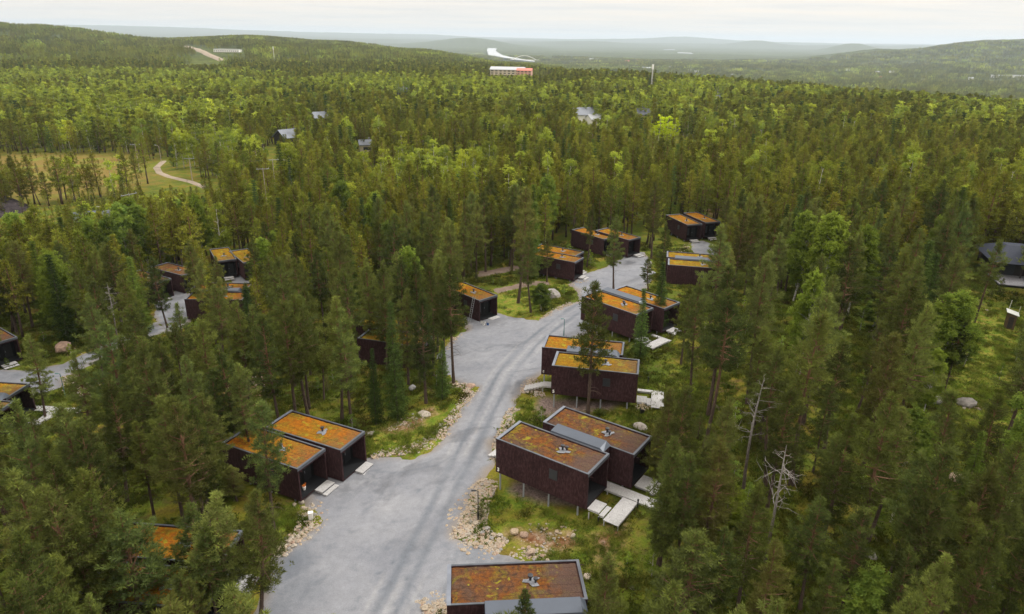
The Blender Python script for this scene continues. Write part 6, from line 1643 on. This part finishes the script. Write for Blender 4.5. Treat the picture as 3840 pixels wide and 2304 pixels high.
def at(u, v, up=0.0):
    return on_ground(u, v, up)
BOULD = [  # x px, y px, width m, squash, material, label, yaw
    (2072, 1122, 3.0, .85, 'boulder', 'large pale grey boulder on the grass left of the road bend'),
    (240, 1316, 2.7, .75, 'boulder_pink', 'large beige boulder beside the lane at the left edge'),
    (2402, 1606, 1.7, .5, 'boulder', 'grey boulder right behind the roof of the cabin behind number 3'),
    (1390, 1630, .9, .5, 'boulder', 'small pale boulder at the right roof corner of the left cabin pair'),
    (3622, 1520, 2.2, .6, 'boulder', 'grey boulder on the green slope at the far right'),
    (3500, 1508, 2.0, .5, 'boulder', 'dark mossy boulder left of the grey one on the right slope'),
    (1547, 1462, 1.2, .7, 'boulder', 'grey boulder under the spruces left of the road'),
    (1588, 1400, .9, .7, 'stone', 'white stone between spruce and gravel yard'),
    (2150, 2014, .55, .8, 'stone', 'single white stone on the brown grass below cabin number 3'),
    (2205, 2168, .8, .5, 'stone', 'white flat stone at the right corner of the bottom roof'),
    (2370, 2208, .5, .6, 'stone', 'little white stone in the grass right of the bottom cabin'),
    (1105, 1898, .55, .8, 'stone', 'leftmost white stone of the little heap below the left steps'),
    (1132, 1888, .6, .8, 'stone', 'top white stone of the little heap below the left steps'),
    (1137, 1910, .6, .8, 'stone', 'rightmost white stone of the little heap below the left steps'),
    (1590, 1556, 1.7, .25, 'stone', 'flat pale rock slab left of the road on the verge'),
    (1765, 1450, 1.3, .4, 'boulder_pink', 'reddish flat rock at the corner of the gravel yard'),
    (3285, 1272, 1.5, .5, 'boulder', 'pale boulder lying among pines at the right'),
    (3700, 1165, .5, .5, 'stone', 'small white stone in the grass near the brown shed'),
    (1930, 1997, .9, .6, 'stone', 'cream stone at the lower tip of the rubble bank'),
    (1965, 2010, .8, .7, 'boulder_pink', 'tan stone at the lower tip of the rubble bank'),
    (1990, 2075, .9, .7, 'boulder_pink', 'tan stone just above the bottom cabin roof edge'),
    (3260, 2085, 1.3, .5, 'boulder', 'grey rock in the dark undergrowth at lower right'),
    (3590, 1800, 1.6, .6, 'boulder_pink', 'pinkish rock outcrop among the pines at lower right'),
    (2085, 1040, 1.0, .5, 'stone', 'white rock left of the path beyond the boulder'),
]
for i, (u, v, w, sq, mt, lb) in enumerate(BOULD):
    p = at(u, v); me = rock(40 + i, sq); me.materials.append(M[mt]); o = link(bpy.data.objects.new('boulder', me))
    o.location = (p[0], p[1], p[2] + w * sq * .22); o.scale = (w / 2, w / 2 * .85, w / 2); o.rotation_euler = (0, 0, i * 1.3)
    tag(o, lb, 'boulder', 'loose boulders and stones')

rs = np.random.default_rng(31)
stones = []
for k in range(5):
    me = rock(80 + k, .7, 1); me.materials.append(M['stone' if k < 3 else 'boulder_pink' if k == 3 else 'boulder']); stones.append(bpy.data.objects.new('rubble', me))
PT, RO, SCL, ID = [], [], [], []
for P, w, n in POLY['RUBBLE']:
    n = int(n * 1.25)
    P = np.array(P); seg = np.hypot(*(P[1:] - P[:-1]).T); cum = np.concatenate([[0], np.cumsum(seg)]); s = rs.uniform(0, cum[-1], n)
    k = np.clip(np.searchsorted(cum, s) - 1, 0, len(seg) - 1); f = (s - cum[k]) / seg[k]; q = P[k] + (P[k + 1] - P[k]) * f[:, None]
    d = (P[k + 1] - P[k]) / seg[k][:, None]; off = np.clip(rs.normal(size=n), -1.6, 1.6) * w * .58 * (1 + .4 * vnoise(s, s * 0, 2.5, 9)); q = q + np.stack([-d[:, 1], d[:, 0]], 1) * off[:, None]
    sz = np.exp(rs.normal(math.log(.092), .40, n)).clip(.045, .36)
    z = terrain(q[:, 0], q[:, 1]) + sz * .25
    PT.append(np.stack([q[:, 0], q[:, 1], z], 1)); RO.append(rs.uniform(0, 6.28, n)); SCL.append(np.stack([sz, sz * rs.uniform(.7, 1.1, n), sz * rs.uniform(.8, 1.2, n)], 1)); ID.append(rs.choice(5, n, p=[.28, .28, .2, .16, .08]))
scatter('stone_rubble', np.vstack(PT), np.concatenate(RO), np.vstack(SCL), np.concatenate(ID), stones, 'pale rounded rubble along the road edges', 'rubble')

# ---------------------------------------------------------------- undergrowth
M['heath'] = leaf_mat('heath_leaves', [(.05, .085, .015), (.09, .12, .018), (.13, .13, .022), (.07, .11, .02), (.12, .085, .03)], (.17, .20, .03), .25)
M['grass_leaf'] = leaf_mat('grass_blades', [(.09, .15, .02), (.14, .20, .02), (.20, .20, .04), (.12, .17, .02)], (.24, .27, .06), .3)
def tuft_obj(seed, mat, n, R0, hh, wid, blades):
    rg = np.random.default_rng(seed); C = rg.normal(size=(n, 3)) * [R0 * .5, R0 * .5, 0]; C[:, 2] = rg.uniform(0, hh * .5, n)
    V, v = tufts(C, np.tile([0, 0, .9], (n, 1)), hh, blades, wid, rg); return bpy.data.objects.new('tuft', crown_mesh('tuft', V, v, mat))
under = [tuft_obj(1, M['heath'], 26, .9, .22, .09, 7), tuft_obj(2, M['heath'], 30, 1.2, .18, .09, 7), tuft_obj(3, M['heath'], 16, .5, .40, .08, 9),
         tuft_obj(4, M['grass_leaf'], 26, .8, .26, .035, 9), tuft_obj(5, M['grass_leaf'], 20, .5, .34, .035, 9), tuft_obj(6, M['grass_leaf'], 30, 1.0, .14, .05, 8)]
w_, V_, v_ = birch(900, 1); under.append(joined('t', w_, V_, v_, M['birch_bark'], M['birch']))            # 6 bush
w_, V_, v_ = pine(901, 'Y', 1); under.append(joined('t', w_, V_, v_, M['pine_bark'], M['pine']))          # 7 sapling
rg = np.random.default_rng(5)
N = 52000
a = rg.uniform(-R(49), R(49), N); r = 24 + (rg.random(N) ** .75) * 122
x = r * np.sin(a); y = r * np.cos(a)
gr = np.zeros(N)
for P in POLY['GRASS']: gr = np.maximum(gr, in_poly(x, y, P).astype(float))
block = np.zeros(N, bool)
for nm in ('ROAD', 'LOT_A', 'LOT_B', 'LOT_C', 'LOT_D', 'LOT_E', 'PATH_A', 'PATH_B'): block |= sdf(x, y, POLY[nm]) > -.85
block |= cabin_under(x, y) > .5
for P in POLY['PINK']: block |= in_poly(x, y, P)
for P in POLY['DIRT']: block |= in_poly(x, y, P) & (rg.random(N) < .75)
d1 = vnoise(x, y, 4.5, 91) + .6 * vnoise(x, y, 1.7, 92)
keep = ~block & (rg.random(N) < .55 + .5 * d1); x, y, gr, d1 = x[keep], y[keep], gr[keep], d1[keep]; n = len(x)
u = rg.random(n)
idx = np.where(gr > 0, rg.choice([3, 4, 5], n), rg.choice([0, 1, 2, 5, 3], n, p=[.34, .34, .12, .12, .08]))
s = rg.uniform(.6, 1.25, n)
big = (u < .020) & (gr == 0); idx = np.where(big, rg.choice([6, 7], n), idx); s = np.where(big, rg.uniform(.06, .22, n), s)
dens = (u > .99) & (x > 25) & (y < 90); idx = np.where(dens, 6, idx); s = np.where(dens, rg.uniform(.12, .25, n), s)
sw = np.where(idx >= 6, s * 1.5, s)
scatter('undergrowth', np.stack([x, y, terrain(x, y) - .02], 1), rg.uniform(0, 6.28, n), np.stack([sw, sw, s], 1), idx, under, 'blueberry, moss, grass and saplings covering the forest floor', 'undergrowth')

# ---------------------------------------------------------------- street lamps, bollards, small things
def lamp(u, v, hgt, arm, label, mat='black'):
    p = at(u, v); r0 = empty('street_lamp', tuple(p), 0, label, 'street lamp', 'short black path lamps')
    MB().tube([(0, 0, -.1), (0, 0, .9), (0, 0, .9), (0, 0, hgt)], [.075, .075, .045, .04], 8).build('post', M[mat], r0)
    MB().tube([(0, 0, hgt - .03), (arm * .25, -.05, hgt + .06)], .03, 6).box(min(arm * .2, arm * .75), max(arm * .2, arm * .75), -.12, .02, hgt + .03, hgt + .10).build('lamp_head', M[mat], r0)
lamp(1793, 1953, 3.05, -.75, 'black path lamp at the rubble bank left of the cabin numbered 3')
lamp(2114, 1262, 2.6, -.7, 'dark path lamp behind the cabin numbered 6 at the road', 'copper')
lamp(247, 1492, 3.4, -.75, 'dark green path lamp beside the lane at the left edge', 'copper')
def bollard(u, v, label, hh=1.0):
    p = at(u, v); r0 = empty('bollard_light', tuple(p), 0, label, 'bollard light', 'black bollard lights')
    MB().tube([(0, 0, -.1), (0, 0, hh * .82)], .06, 8).build('post', M['black'], r0); MB().tube([(0, 0, hh * .84), (0, 0, hh), (0, 0, hh)], [.085, .085, .02], 10).build('cap', M['black'], r0)
bollard(2429, 1443, 'black bollard light in the grass beyond the white deck of number 5')
bollard(2390, 1910, 'black bollard light beside the walkway of the cabin numbered 3')
bollard(332, 1562, 'black bollard light by the white walkways at left')
bollard(2243, 1962, 'short black bollard in the brown grass below the steps of number 3', .6)
p = at(2408, 1552); r0 = empty('planter', tuple(p), 0, 'dark planter with dry pale flowers below the deck of number 5', 'planter')
MB().tube([(0, 0, 0), (0, 0, .55), (0, 0, .6)], [.2, .27, .29], 12).build('pot', M['black'], r0)
rgp = np.random.default_rng(3); C = rgp.normal(size=(30, 3)) * [.22, .22, .18] + [0, 0, .85]; V, v = tufts(C, np.tile([0, 0, .5], (30, 1)), .14, 8, .07, rgp)
part('flowers', crown_mesh('flowers', V, v, plain('dry_flowers', (.5, .42, .28))), r0)

mm = cabin_root['M1']; c = next(k for k in CABINS if k[0] == 'M1'); th = R(c[4])
def loc_of(key, lx, ly, lz):
    k = next(k for k in CABINS if k[0] == key); t = R(k[4]); return (k[1] + lx * math.cos(t) - ly * math.sin(t), k[2] + lx * math.sin(t) + ly * math.cos(t), k[3] - CH + lz)
lo = loc_of('M1', l2 - 1.1, -w2 - .1, 0)
r0 = empty('ladder', lo, R(c[4]), 'tall metal ladder leaning against the cabin wall by the gravel yard', 'ladder')
for sx in (-.22, .22): MB().tube([(sx, -.95, 0), (sx, .02, 3.9)], .035, 6).build('rail', M['steel'], r0)
for k in range(11):
    f = (k + .7) / 12; MB().tube([(-.22, -.95 + .97 * f, 3.9 * f), (.22, -.95 + .97 * f, 3.9 * f)], .022, 5).build('rung', M['steel'], r0)
for i, (u, v, lb, mt) in enumerate(((1806, 1215, 'white bucket nearest the ladder', 'white'), (1816, 1216, 'white bucket, middle one of the trio near the ladder', 'white'),
                                    (1814, 1222, 'white bucket in front of the trio near the ladder', 'white'), (1829, 1222, 'bucket with blue side standing apart on the gravel', 'steel'))):
    p = at(u, v); r0 = empty('bucket', (p[0], p[1], p[2] + .08), 0, lb, 'bucket', 'buckets on the gravel yard')
    MB().tube([(0, 0, 0), (0, 0, .34), (0, 0, .34), (0, 0, .03)], [.15, .19, .17, .13], 12).build('pail', plain('blue_pail', (.03, .10, .28)) if i == 3 else M['white'], r0)
    MB().tube([(-.19, 0, .32), (-.12, -.16, .42), (.12, -.16, .42), (.19, 0, .32)], .012, 5).build('handle', M['steel'], r0)
r0 = empty('flower_pot', loc_of('L2', l2 - .75, -.55, .2), 0, 'white pot with orange flowers on the dark porch of the left cabin', 'flower pot')
MB().tube([(0, 0, 0), (0, 0, .3), (0, 0, .32)], [.11, .16, .17], 10).build('pot', M['white'], r0)
C = rgp.normal(size=(14, 3)) * [.1, .1, .06] + [0, 0, .42]; V, v = tufts(C, np.tile([0, 0, .5], (14, 1)), .09, 8, .06, rgp); part('flowers', crown_mesh('flowers', V, v, plain('orange_flowers', (.7, .22, .03))), r0)
p = at(1167, 1950); MBx = MB().box(-.2, .2, -.15, .15, 0, .75).box(-.23, .23, -.18, .18, .75, .82); tag(MBx.build('electric_box', M['white'], None, (p[0], p[1], p[2]), .3, .02), 'small white box standing in the rubble below the left steps', 'box')

# ---------------------------------------------------------------- power line, masts
M['pole'] = plain('grey_pole_wood', (.30, .26, .22), .9, .1, 0, .2)
def pole(x, y, hh, arms, label, lean=(0, 0), rz=.3, nm='power_pole', cat='power pole', grp='wooden power poles'):
    z = float(terrain(x, y)[0]); r0 = empty(nm, (x, y, z - .3), rz, label, cat, grp); r0.rotation_euler = (lean[0], lean[1], rz)
    MB().tube([(0, 0, 0), (0, 0, hh)], [.16, .11], 7).build('mast', M['pole'], r0)
    for k, dz in enumerate(arms):
        b = MB().box(-1.7, 1.7, -.07, .07, hh - dz - .12, hh - dz)
        b.build('crossarm', M['steel'], r0)
        for sx in (-1.5, 0, 1.5): MB().tube([(sx, 0, hh - dz), (sx, 0, hh - dz + .28)], .06, 6).build('insulator', M['steel'], r0)
    return Vector((x, y, z + hh - .2))
W = [pole(-141.5, 259.8, 10.5, (.1,), 'wooden power pole with crossarm at the edge of the bog'), pole(-111.3, 236.9, 8.5, (.1,), 'wooden power pole where the dirt road enters the wood'),
     pole(-68.5, 196, 13.5, (.1,), 'wooden power pole rising from the pines, taller of the twin poles'), pole(-69.5, 190.5, 11.8, (.1,), 'wooden power pole rising from the pines, shorter of the twin poles'),
     pole(-86.4, 155.8, 13.0, (.1,), 'leaning wooden power pole with crossarm above the left pines', (0, -.13), .5)]
def wires(a, b, label):
    r0 = empty('power_line', tuple(a), 0, label, 'power line', 'power lines between the poles')
    d = (b - a); s = Vector((-d.y, d.x, 0)).normalized()
    for k in (-1.5, 0, 1.5):
        pts = []
        for i in range(9):
            f = i / 8; q = d * f + s * k; q.z -= 4 * 1.2 * f * (1 - f); pts.append(q)
        MB().tube(pts, .009, 3).build('wire', M['black'], r0)
wires(W[0], W[1], 'wires hanging over the pale dirt road'); wires(W[1], W[2], 'wires between the dirt road and the twin poles')
wires(W[3], W[4], 'wires sagging over the pines left of the twin poles'); wires(W[4], Vector((-130, 130, 4)), 'wires running to the left frame edge')
def road_lamp(x, y, hh, label):
    z = float(terrain(x, y)[0]); r0 = empty('road_lamp', (x, y, z), 2.8, label, 'street lamp', 'grey street lamps on wooden poles')
    MB().tube([(0, 0, 0), (0, 0, hh), (.5, 0, hh + .35), (1.4, 0, hh + .45)], [.11, .09, .05, .05], 7).build('post', M['pole'], r0)
    MB().box(1.2, 2.0, -.15, .15, hh + .38, hh + .52).build('lamp_head', M['steel'], r0)
road_lamp(-142.5, 279, 6.5, 'street lamp at the bend of the pale dirt road'); road_lamp(-70.5, 216, 9.5, 'street lamp among pines right of the twin power poles')
road_lamp(29.0, 262, 11.0, 'lone pale lamp pole among birches beyond the cabins')
M['pale_paint'] = plain('pale_grey_paint', (.5, .5, .48))
def mast(x, y, hh, label, w=.9):
    z = float(terrain(x, y)[0]); r0 = empty('radio_mast', (x, y, z), 0, label, 'radio mast', 'thin radio masts')
    b = MB()
    for k in range(3):
        a = k * 2.094; b.tube([(w * math.cos(a), w * math.sin(a), 0), (w * .3 * math.cos(a), w * .3 * math.sin(a), hh)], .22, 5)
    for i in range(int(hh / 2.5)):
        f0, f1 = i * 2.5 / hh, (i + 1) * 2.5 / hh
        for k in range(3):
            a, c_ = k * 2.094, (k + 1) * 2.094; r1, r2 = w * (1 - .7 * f0), w * (1 - .7 * f1); b.tube([(r1 * math.cos(a), r1 * math.sin(a), f0 * hh), (r2 * math.cos(c_), r2 * math.sin(c_), f1 * hh)], .09, 4)
    b.tube([(0, 0, 0), (0, 0, hh)], .2, 6); b.build('lattice', M['pale_paint'], r0)
    MB().tube([(0, 0, hh - 5), (0, 0, hh)], [w * 1.1, w * 1.1], 8).build('antenna', M['white'], r0)
mast(140.9, 748, 25, 'thin radio mast with white antennas above the right hand wood'); mast(-416, 1255, 30, 'thin pale mast in front of the left hill', .6)

# ---------------------------------------------------------------- houses in the wood and the valley
M['cream'] = plain('cream_render', (.50, .44, .34)); M['pale_roof'] = plain('pale_grey_roof', (.36, .38, .41)); M['red_roof'] = plain('red_tin_roof', (.50, .17, .13))
M['grey_roof'] = plain('grey_tile_roof', (.17, .19, .225)); M['dark_roof'] = plain('dark_roof', (.07, .08, .10)); M['dark_wall'] = plain('dark_timber_wall', (.035, .03, .028))
M['salmon'] = plain('salmon_wall', (.55, .33, .26))
def house(x, y, L, W_, hw, hr, rz, wall, roof, label, name='house', base=None, win=0, cat='house', group=None, annex=None):
    z = float(terrain(x, y)[0]) if base is None else base
    r0 = empty(name, (x, y, z - .5), rz, label, cat, group); hw += .5
    b = MB(); b.box(-L / 2, L / 2, -W_ / 2, W_ / 2, 0, hw)
    if hr > .8: b.poly([(-L / 2, -W_ / 2, hw), (-L / 2, W_ / 2, hw), (-L / 2, 0, hw + hr - .02), (L / 2, -W_ / 2, hw), (L / 2, W_ / 2, hw), (L / 2, 0, hw + hr - .02)], [(0, 2, 1), (3, 4, 5)])
    wl = b.build('wall', M[wall], r0)
    e = .5 + L * .01; b = MB()
    s = hr / (W_ / 2); ex = W_ / 2 + e; zl = hw - s * e + .02
    if hr <= .8: b.box(-L / 2 - e, L / 2 + e, -ex, ex, hw + .01, hw + .35)
    else:
        t = .22; P8 = []
        for sx in (-L / 2 - e, L / 2 + e): P8 += [(sx, -ex, zl), (sx, 0, hw + hr + .02), (sx, ex, zl), (sx, ex, zl + t), (sx, 0, hw + hr + t + .02), (sx, -ex, zl + t)]
        b.poly(P8, [(0, 1, 4, 5), (1, 2, 3, 4), (6, 11, 10, 7), (7, 10, 9, 8), (5, 4, 10, 11), (4, 3, 9, 10), (0, 6, 7, 1), (1, 7, 8, 2), (0, 5, 11, 6), (2, 8, 9, 3)])
    rf_ = b.build('roof', M[roof], r0)
    if hr > .8: MB().box(L * .15, L * .15 + .7, .4, 1.1, hw + hr * .5, hw + hr + 1.0).build('chimney', M['boulder'], rf_)
    for row in range(max(1, int((hw - .5) // 2.9)) if win else 0):
        for k in range(win):
            xx = -L / 2 + L * (k + .5) / win; zz = 1.3 + row * 2.9; hw_ = max(.6, L / win * .28)
            wn = MB().box(xx - hw_, xx + hw_, -W_ / 2 - .05, -W_ / 2 + .02, zz, zz + 1.3).build('window', M['glass'], r0)
    return r0
def far(u, r, up=0):
    """a point of the far country by its bearing and distance"""
    d = ray(u, 300.0); k = r / math.hypot(d[0], d[1]); return d[0] * k, d[1] * k
x, y = far(1905, 1000); house(x, y, 46, 26, 9, 3.2, -.12, 'cream', 'pale_roof', 'long cream building with pale roof rising out of the wood', 'hall_building', 39.5 - 1000 * .0475, 8, 'building')
x, y = far(1967, 985); house(x, y, 20, 16, 6, 2.5, -.12, 'salmon', 'red_roof', 'red roofed wing right of the long cream building', 'hall_building', 39.5 - 985 * .0455, 4, 'building')
x, y = far(868, 1710); house(x, y, 56, 16, 8, .6, -.05, 'white', 'pale_roof', 'long white flat roofed building on the left hillside', 'flat_roof_building', 39.5 - 1710 * .0215, 12, 'building')
HS = [(1072, 345, 13, 9, 3.6, 3, .9, 'dark_wall', 'grey_roof', 'grey roofed house at the left edge of the middle wood', 0, 485),
      (1203, 434, 15, 9, 3.6, 3, .7, 'dark_wall', 'grey_roof', 'grey roofed house behind brown pines in the middle distance', 0, 418),
      (1500, 640, 18, 10, 3.5, 3, .6, 'dark_wall', 'grey_roof', 'low grey roofed house deep in the middle wood', 0, 338),
      (2190, 424, 13, 9, 5.5, 3.4, .5, 'white', 'grey_roof', 'white two storey house with grey roof in the wood', 4, 432),
      (2235, 420, 8, 7, 3.2, 2.2, .5, 'white', 'pale_roof', 'small white annex house right of the white two storey house', 2, 437),
      (2412, 452, 13, 9, 3.8, 3, .3, 'cream', 'dark_roof', 'dark roofed house left of the lime green aspens', 2, 418),
      (2688, 606, 12, 9, 4, 2.8, .3, 'white', 'grey_roof', 'tiny white house in the right hand wood', 2, 356),
      (1360, 310, 6, 5, 3.2, 1.6, .3, 'cream', 'grey_roof', 'small cream hut by a clearing in the middle wood', 1, 525),
      ]
for u, r, L, W_, hw, hr, rz, wl, rf_, lb, wn, vtop in HS:
    x, y = far(u, r); house(x, y, L, W_, hw, hr, rz, wl, rf_, lb, 'house', None, wn, 'house', 'houses scattered in the wood')
rv = random.Random(3)
VH = [(2060, 258, 'white'), (2075, 262, 'white'), (2090, 259, 'cream'), (2352, 230, 'salmon'), (2392, 226, 'salmon'), (2218, 222, 'white'), (2240, 224, 'cream'), (2612, 267, 'white'), (2748, 280, 'cream'), (3178, 260, 'white'),
      (3298, 288, 'salmon'), (3292, 270, 'cream'), (3460, 298, 'cream'), (3042, 296, 'salmon'), (2590, 262, 'white'), (3640, 292, 'white'), (3345, 268, 'white'), (2510, 252, 'cream')]
for i, (u, v, wl) in enumerate(VH):
    p = on_ground(u, v, 6.0); r = math.hypot(p[0], p[1])
    house(p[0], p[1], r * .0052, r * .0035, max(5, r * .0016), 3.0, rv.uniform(-.4, .4), wl, 'pale_roof' if wl == 'white' else 'red_roof' if wl == 'salmon' else 'pale_roof',
          'tiny %s house in the valley, %s from the left of the scattered ones' % ({'white': 'white', 'cream': 'cream', 'salmon': 'salmon red roofed'}[wl], ''), 'house', None, 0, 'house', 'tiny houses in the valley')
ORD = ['first', 'second', 'third', 'fourth', 'fifth', 'sixth', 'seventh', 'eighth', 'ninth', 'tenth', 'eleventh', 'twelfth', 'thirteenth', 'fourteenth', 'fifteenth', 'sixteenth', 'seventeenth', 'eighteenth', 'nineteenth', 'twentieth']
vh = [o for o in SC.objects if o.get('group') == 'tiny houses in the valley']; vh.sort(key=lambda o: math.atan2(o.location.x, o.location.y))
for k, o in enumerate(vh): o['label'] = 'tiny pale house in the valley, %s from the left of the scattered ones' % ORD[k]
p = on_ground(3800, 288, 4.0); r = math.hypot(p[0], p[1]); house(p[0], p[1], r * .05, r * .008, 9, .6, .1, 'white', 'pale_roof', 'long white building at the right edge of the valley', 'flat_roof_building', None, 0, 'building')
# arched bridge over the river
x, y = far(1965, 3820); z = -66; r0 = empty('arch_bridge', (x, y, z), .1, 'thin white arched bridge crossing the river bend', 'bridge')
b = MB(); b.box(-75, 75, -4, 4, 6, 7.5); b.build('deck', M['white'], r0)
for sy in (-4.2, 4.2): MB().tube([(-62 + 124 * k / 16, sy, 7 + 20 * math.sin(math.pi * k / 16)) for k in range(17)], 1.1, 5).build('arch', M['white'], r0)

# lime green aspens right of the dark roofed house
la = []
for i in range(3):
    wood, V, v = birch(950 + i, 1); la.append((wood.mesh('trunk', M['birch_bark']), crown_mesh('crown', V, v, M['lime_leaf'])))
for i, (du, r, hh) in enumerate(((2458, 346, 10.5), (2488, 342, 12), (2520, 344, 12), (2550, 342, 10.5), (2472, 332, 8), (2535, 332, 8.5), (2505, 330, 8))):
    x, y = far(du, r); tm, cm = la[i % 3]; lb = ['leftmost lime green aspen of the bright clump', 'second lime green aspen in the back row of the bright clump', 'third lime green aspen in the back row of the bright clump', 'rightmost lime green aspen of the bright clump',
        'left lower lime green aspen in front of the bright clump', 'right lower lime green aspen in front of the bright clump', 'middle lower lime green aspen in front of the bright clump'][i]
    o = empty('aspen_tree', (x, y, float(terrain(x, y)[0]) - .2), i * 1.1, lb, 'aspen', 'lime green aspens'); s = hh / 14; o.scale = (s * 1.35, s * 1.35, s); part('trunk', tm, o); part('crown', cm, o)

# blue roofed hut, dark spoil heap at the left
x, y = -104, 166; house(x, y, 7, 5, 4.6, 1.6, .5, 'white', 'metal_roof', 'blue roofed white hut half hidden by the left pines', 'hut', None, 1, 'hut')
bl = plain('blue_sheet', (.05, .17, .42)); [o for o in SC.objects if o.name == 'hut'][0].children[1].data.materials[0] = bl
nx = 40; xs = np.linspace(-1, 1, nx); X, Y = np.meshgrid(xs, xs); d = np.sqrt(X ** 2 + Y ** 2); Z = np.clip(1 - d, 0, 1) ** .8 * 9.0; Z = Z + (vnoise(X * 16, Y * 16, 2.2, 5) * .5 + vnoise(X * 16, Y * 16, .8, 6) * .25) * (d < 1) - .3
x, y = -158, 196; idx = np.arange(nx * nx).reshape(nx, nx); q = np.stack([idx[:-1, :-1], idx[:-1, 1:], idx[1:, 1:], idx[1:, :-1]], -1).reshape(-1, 4)
t = NT('dark_spoil'); n_ = t.noise(t.coord(), .9, 5, .7); hm = t.surf(t.ramp(n_, [(.35, (.018, .016, .018)), (.6, (.05, .042, .045)), (.75, (.13, .10, .09))]), 1, .05, 0, t.bump(n_, .8, .3))
o = link(bpy.data.objects.new('spoil_heap', np_mesh('spoil_heap', np.stack([X.ravel() * 17, Y.ravel() * 13, Z.ravel()], 1), q, [hm], None, None, False))); o.location = (x, y, float(terrain(x, y)[0])); tag(o, 'dark spoil heap at the left frame edge below the bog', 'spoil heap')

# house with deck at the right frame edge, small shed
r0 = empty('deck_house', (87.5, 112.5, 3.3), -.30, 'dark house with overhanging roof and grey plank deck at the right frame edge', 'house')
MB().box(-5, 6, -3.5, 5, 0, 3.0).build('wall', M['dark_wall'], r0)
b = MB(); b.poly([(-6.6, -5.4, 2.9), (7.5, -5.4, 2.9), (7.5, 6, 2.9), (-6.6, 6, 2.9), (-3.6, -.6, 4.9), (4.5, -.6, 4.9), (4.5, 1.4, 4.9), (-3.6, 1.4, 4.9)], [(0, 3, 2, 1), (4, 5, 6, 7), (0, 1, 5, 4), (1, 2, 6, 5), (2, 3, 7, 6), (3, 0, 4, 7)]); b.build('roof', plain('slate_blue_roof', (.030, .036, .055), .8, .2), r0)
plank_box(-6.3, 7, -9.6, -3.6, .55, .08, 'x').build('deck', plain('grey_deck', (.20, .20, .225)), r0)
MB().box(-6.2, 6.9, -9.5, -3.7, 0.05, .32).build('deck_skirt', M['black'], r0)
for px in (-6.0, -2.2, 2.2, 6.6): MB().box(px, px + .18, -5.2, -5.0, .3, 2.9).build('post', M['dark_wall'], r0)
MB().box(-4, -2.6, -3.56, -3.5, .6, 2.5).build('door', M['glass'], r0); MB().box(-1, 3, -3.56, -3.5, .9, 2.4).build('window', M['glass'], r0)
p = at(3782, 1228); r0 = empty('shed', tuple(p), -.55, 'small brown shed with pale sloping roof on the right slope', 'shed')
MB().box(-.55, .55, -.7, .7, -.2, 2.0).poly([(-.55, -.7, 2), (.55, -.7, 2), (.55, .7, 2), (-.55, .7, 2), (-.55, -.7, 2.3), (-.55, .7, 2.3)], [(0, 1, 4), (2, 3, 5), (1, 2, 5, 4), (0, 4, 5, 3)]).build('wall', plain('brown_boards', (.09, .06, .03)), r0)
MB().poly([(-.75, -.9, 2.34), (.75, -.9, 1.98), (.75, .9, 1.98), (-.75, .9, 2.34), (-.75, -.9, 2.42), (.75, -.9, 2.06), (.75, .9, 2.06), (-.75, .9, 2.42)], [(0, 3, 2, 1), (4, 5, 6, 7), (0, 1, 5, 4), (1, 2, 6, 5), (2, 3, 7, 6), (3, 0, 4, 7)]).build('roof', plain('pale_roof_sheet', (.42, .44, .42)), r0)
MB().box(.0, .02, -.72, -.70, .2, 1.7).box(-.3, .3, -.73, -.70, .15, 1.75).build('door', M['dark_wall'], r0)
for i, (u, v, lb) in enumerate(((3774, 1170, 'tall thin pale pole behind the brown shed, left one'), (3806, 1195, 'tall thin pale pole behind the brown shed, right one'))):
    p = at(u, v + 20); r0 = empty('marker_pole', tuple(p), 0, lb, 'pole'); MB().tube([(0, 0, 0), (.1, 0, 2.6)], .035, 6).build('rod', M['white'], r0)
# ---------------------------------------------------------------- the air
HAZE_DENSITY = 5.8e-5
mh = bpy.data.materials.new('haze'); mh.use_nodes = True; nt = mh.node_tree; nt.nodes.clear()
ou = nt.nodes.new('ShaderNodeOutputMaterial'); pv = nt.nodes.new('ShaderNodeVolumePrincipled')
pv.inputs['Color'].default_value = (.74, .87, 1.0, 1); pv.inputs['Density'].default_value = HAZE_DENSITY; pv.inputs['Anisotropy'].default_value = .2
nt.links.new(pv.outputs[0], ou.inputs['Volume'])
hz = MB().box(-44500, 44500, -44500, 44500, -140, 360).build('haze', mh)
tag(hz, 'pale blue haze over the far forest and hills', 'haze', None, 'stuff')
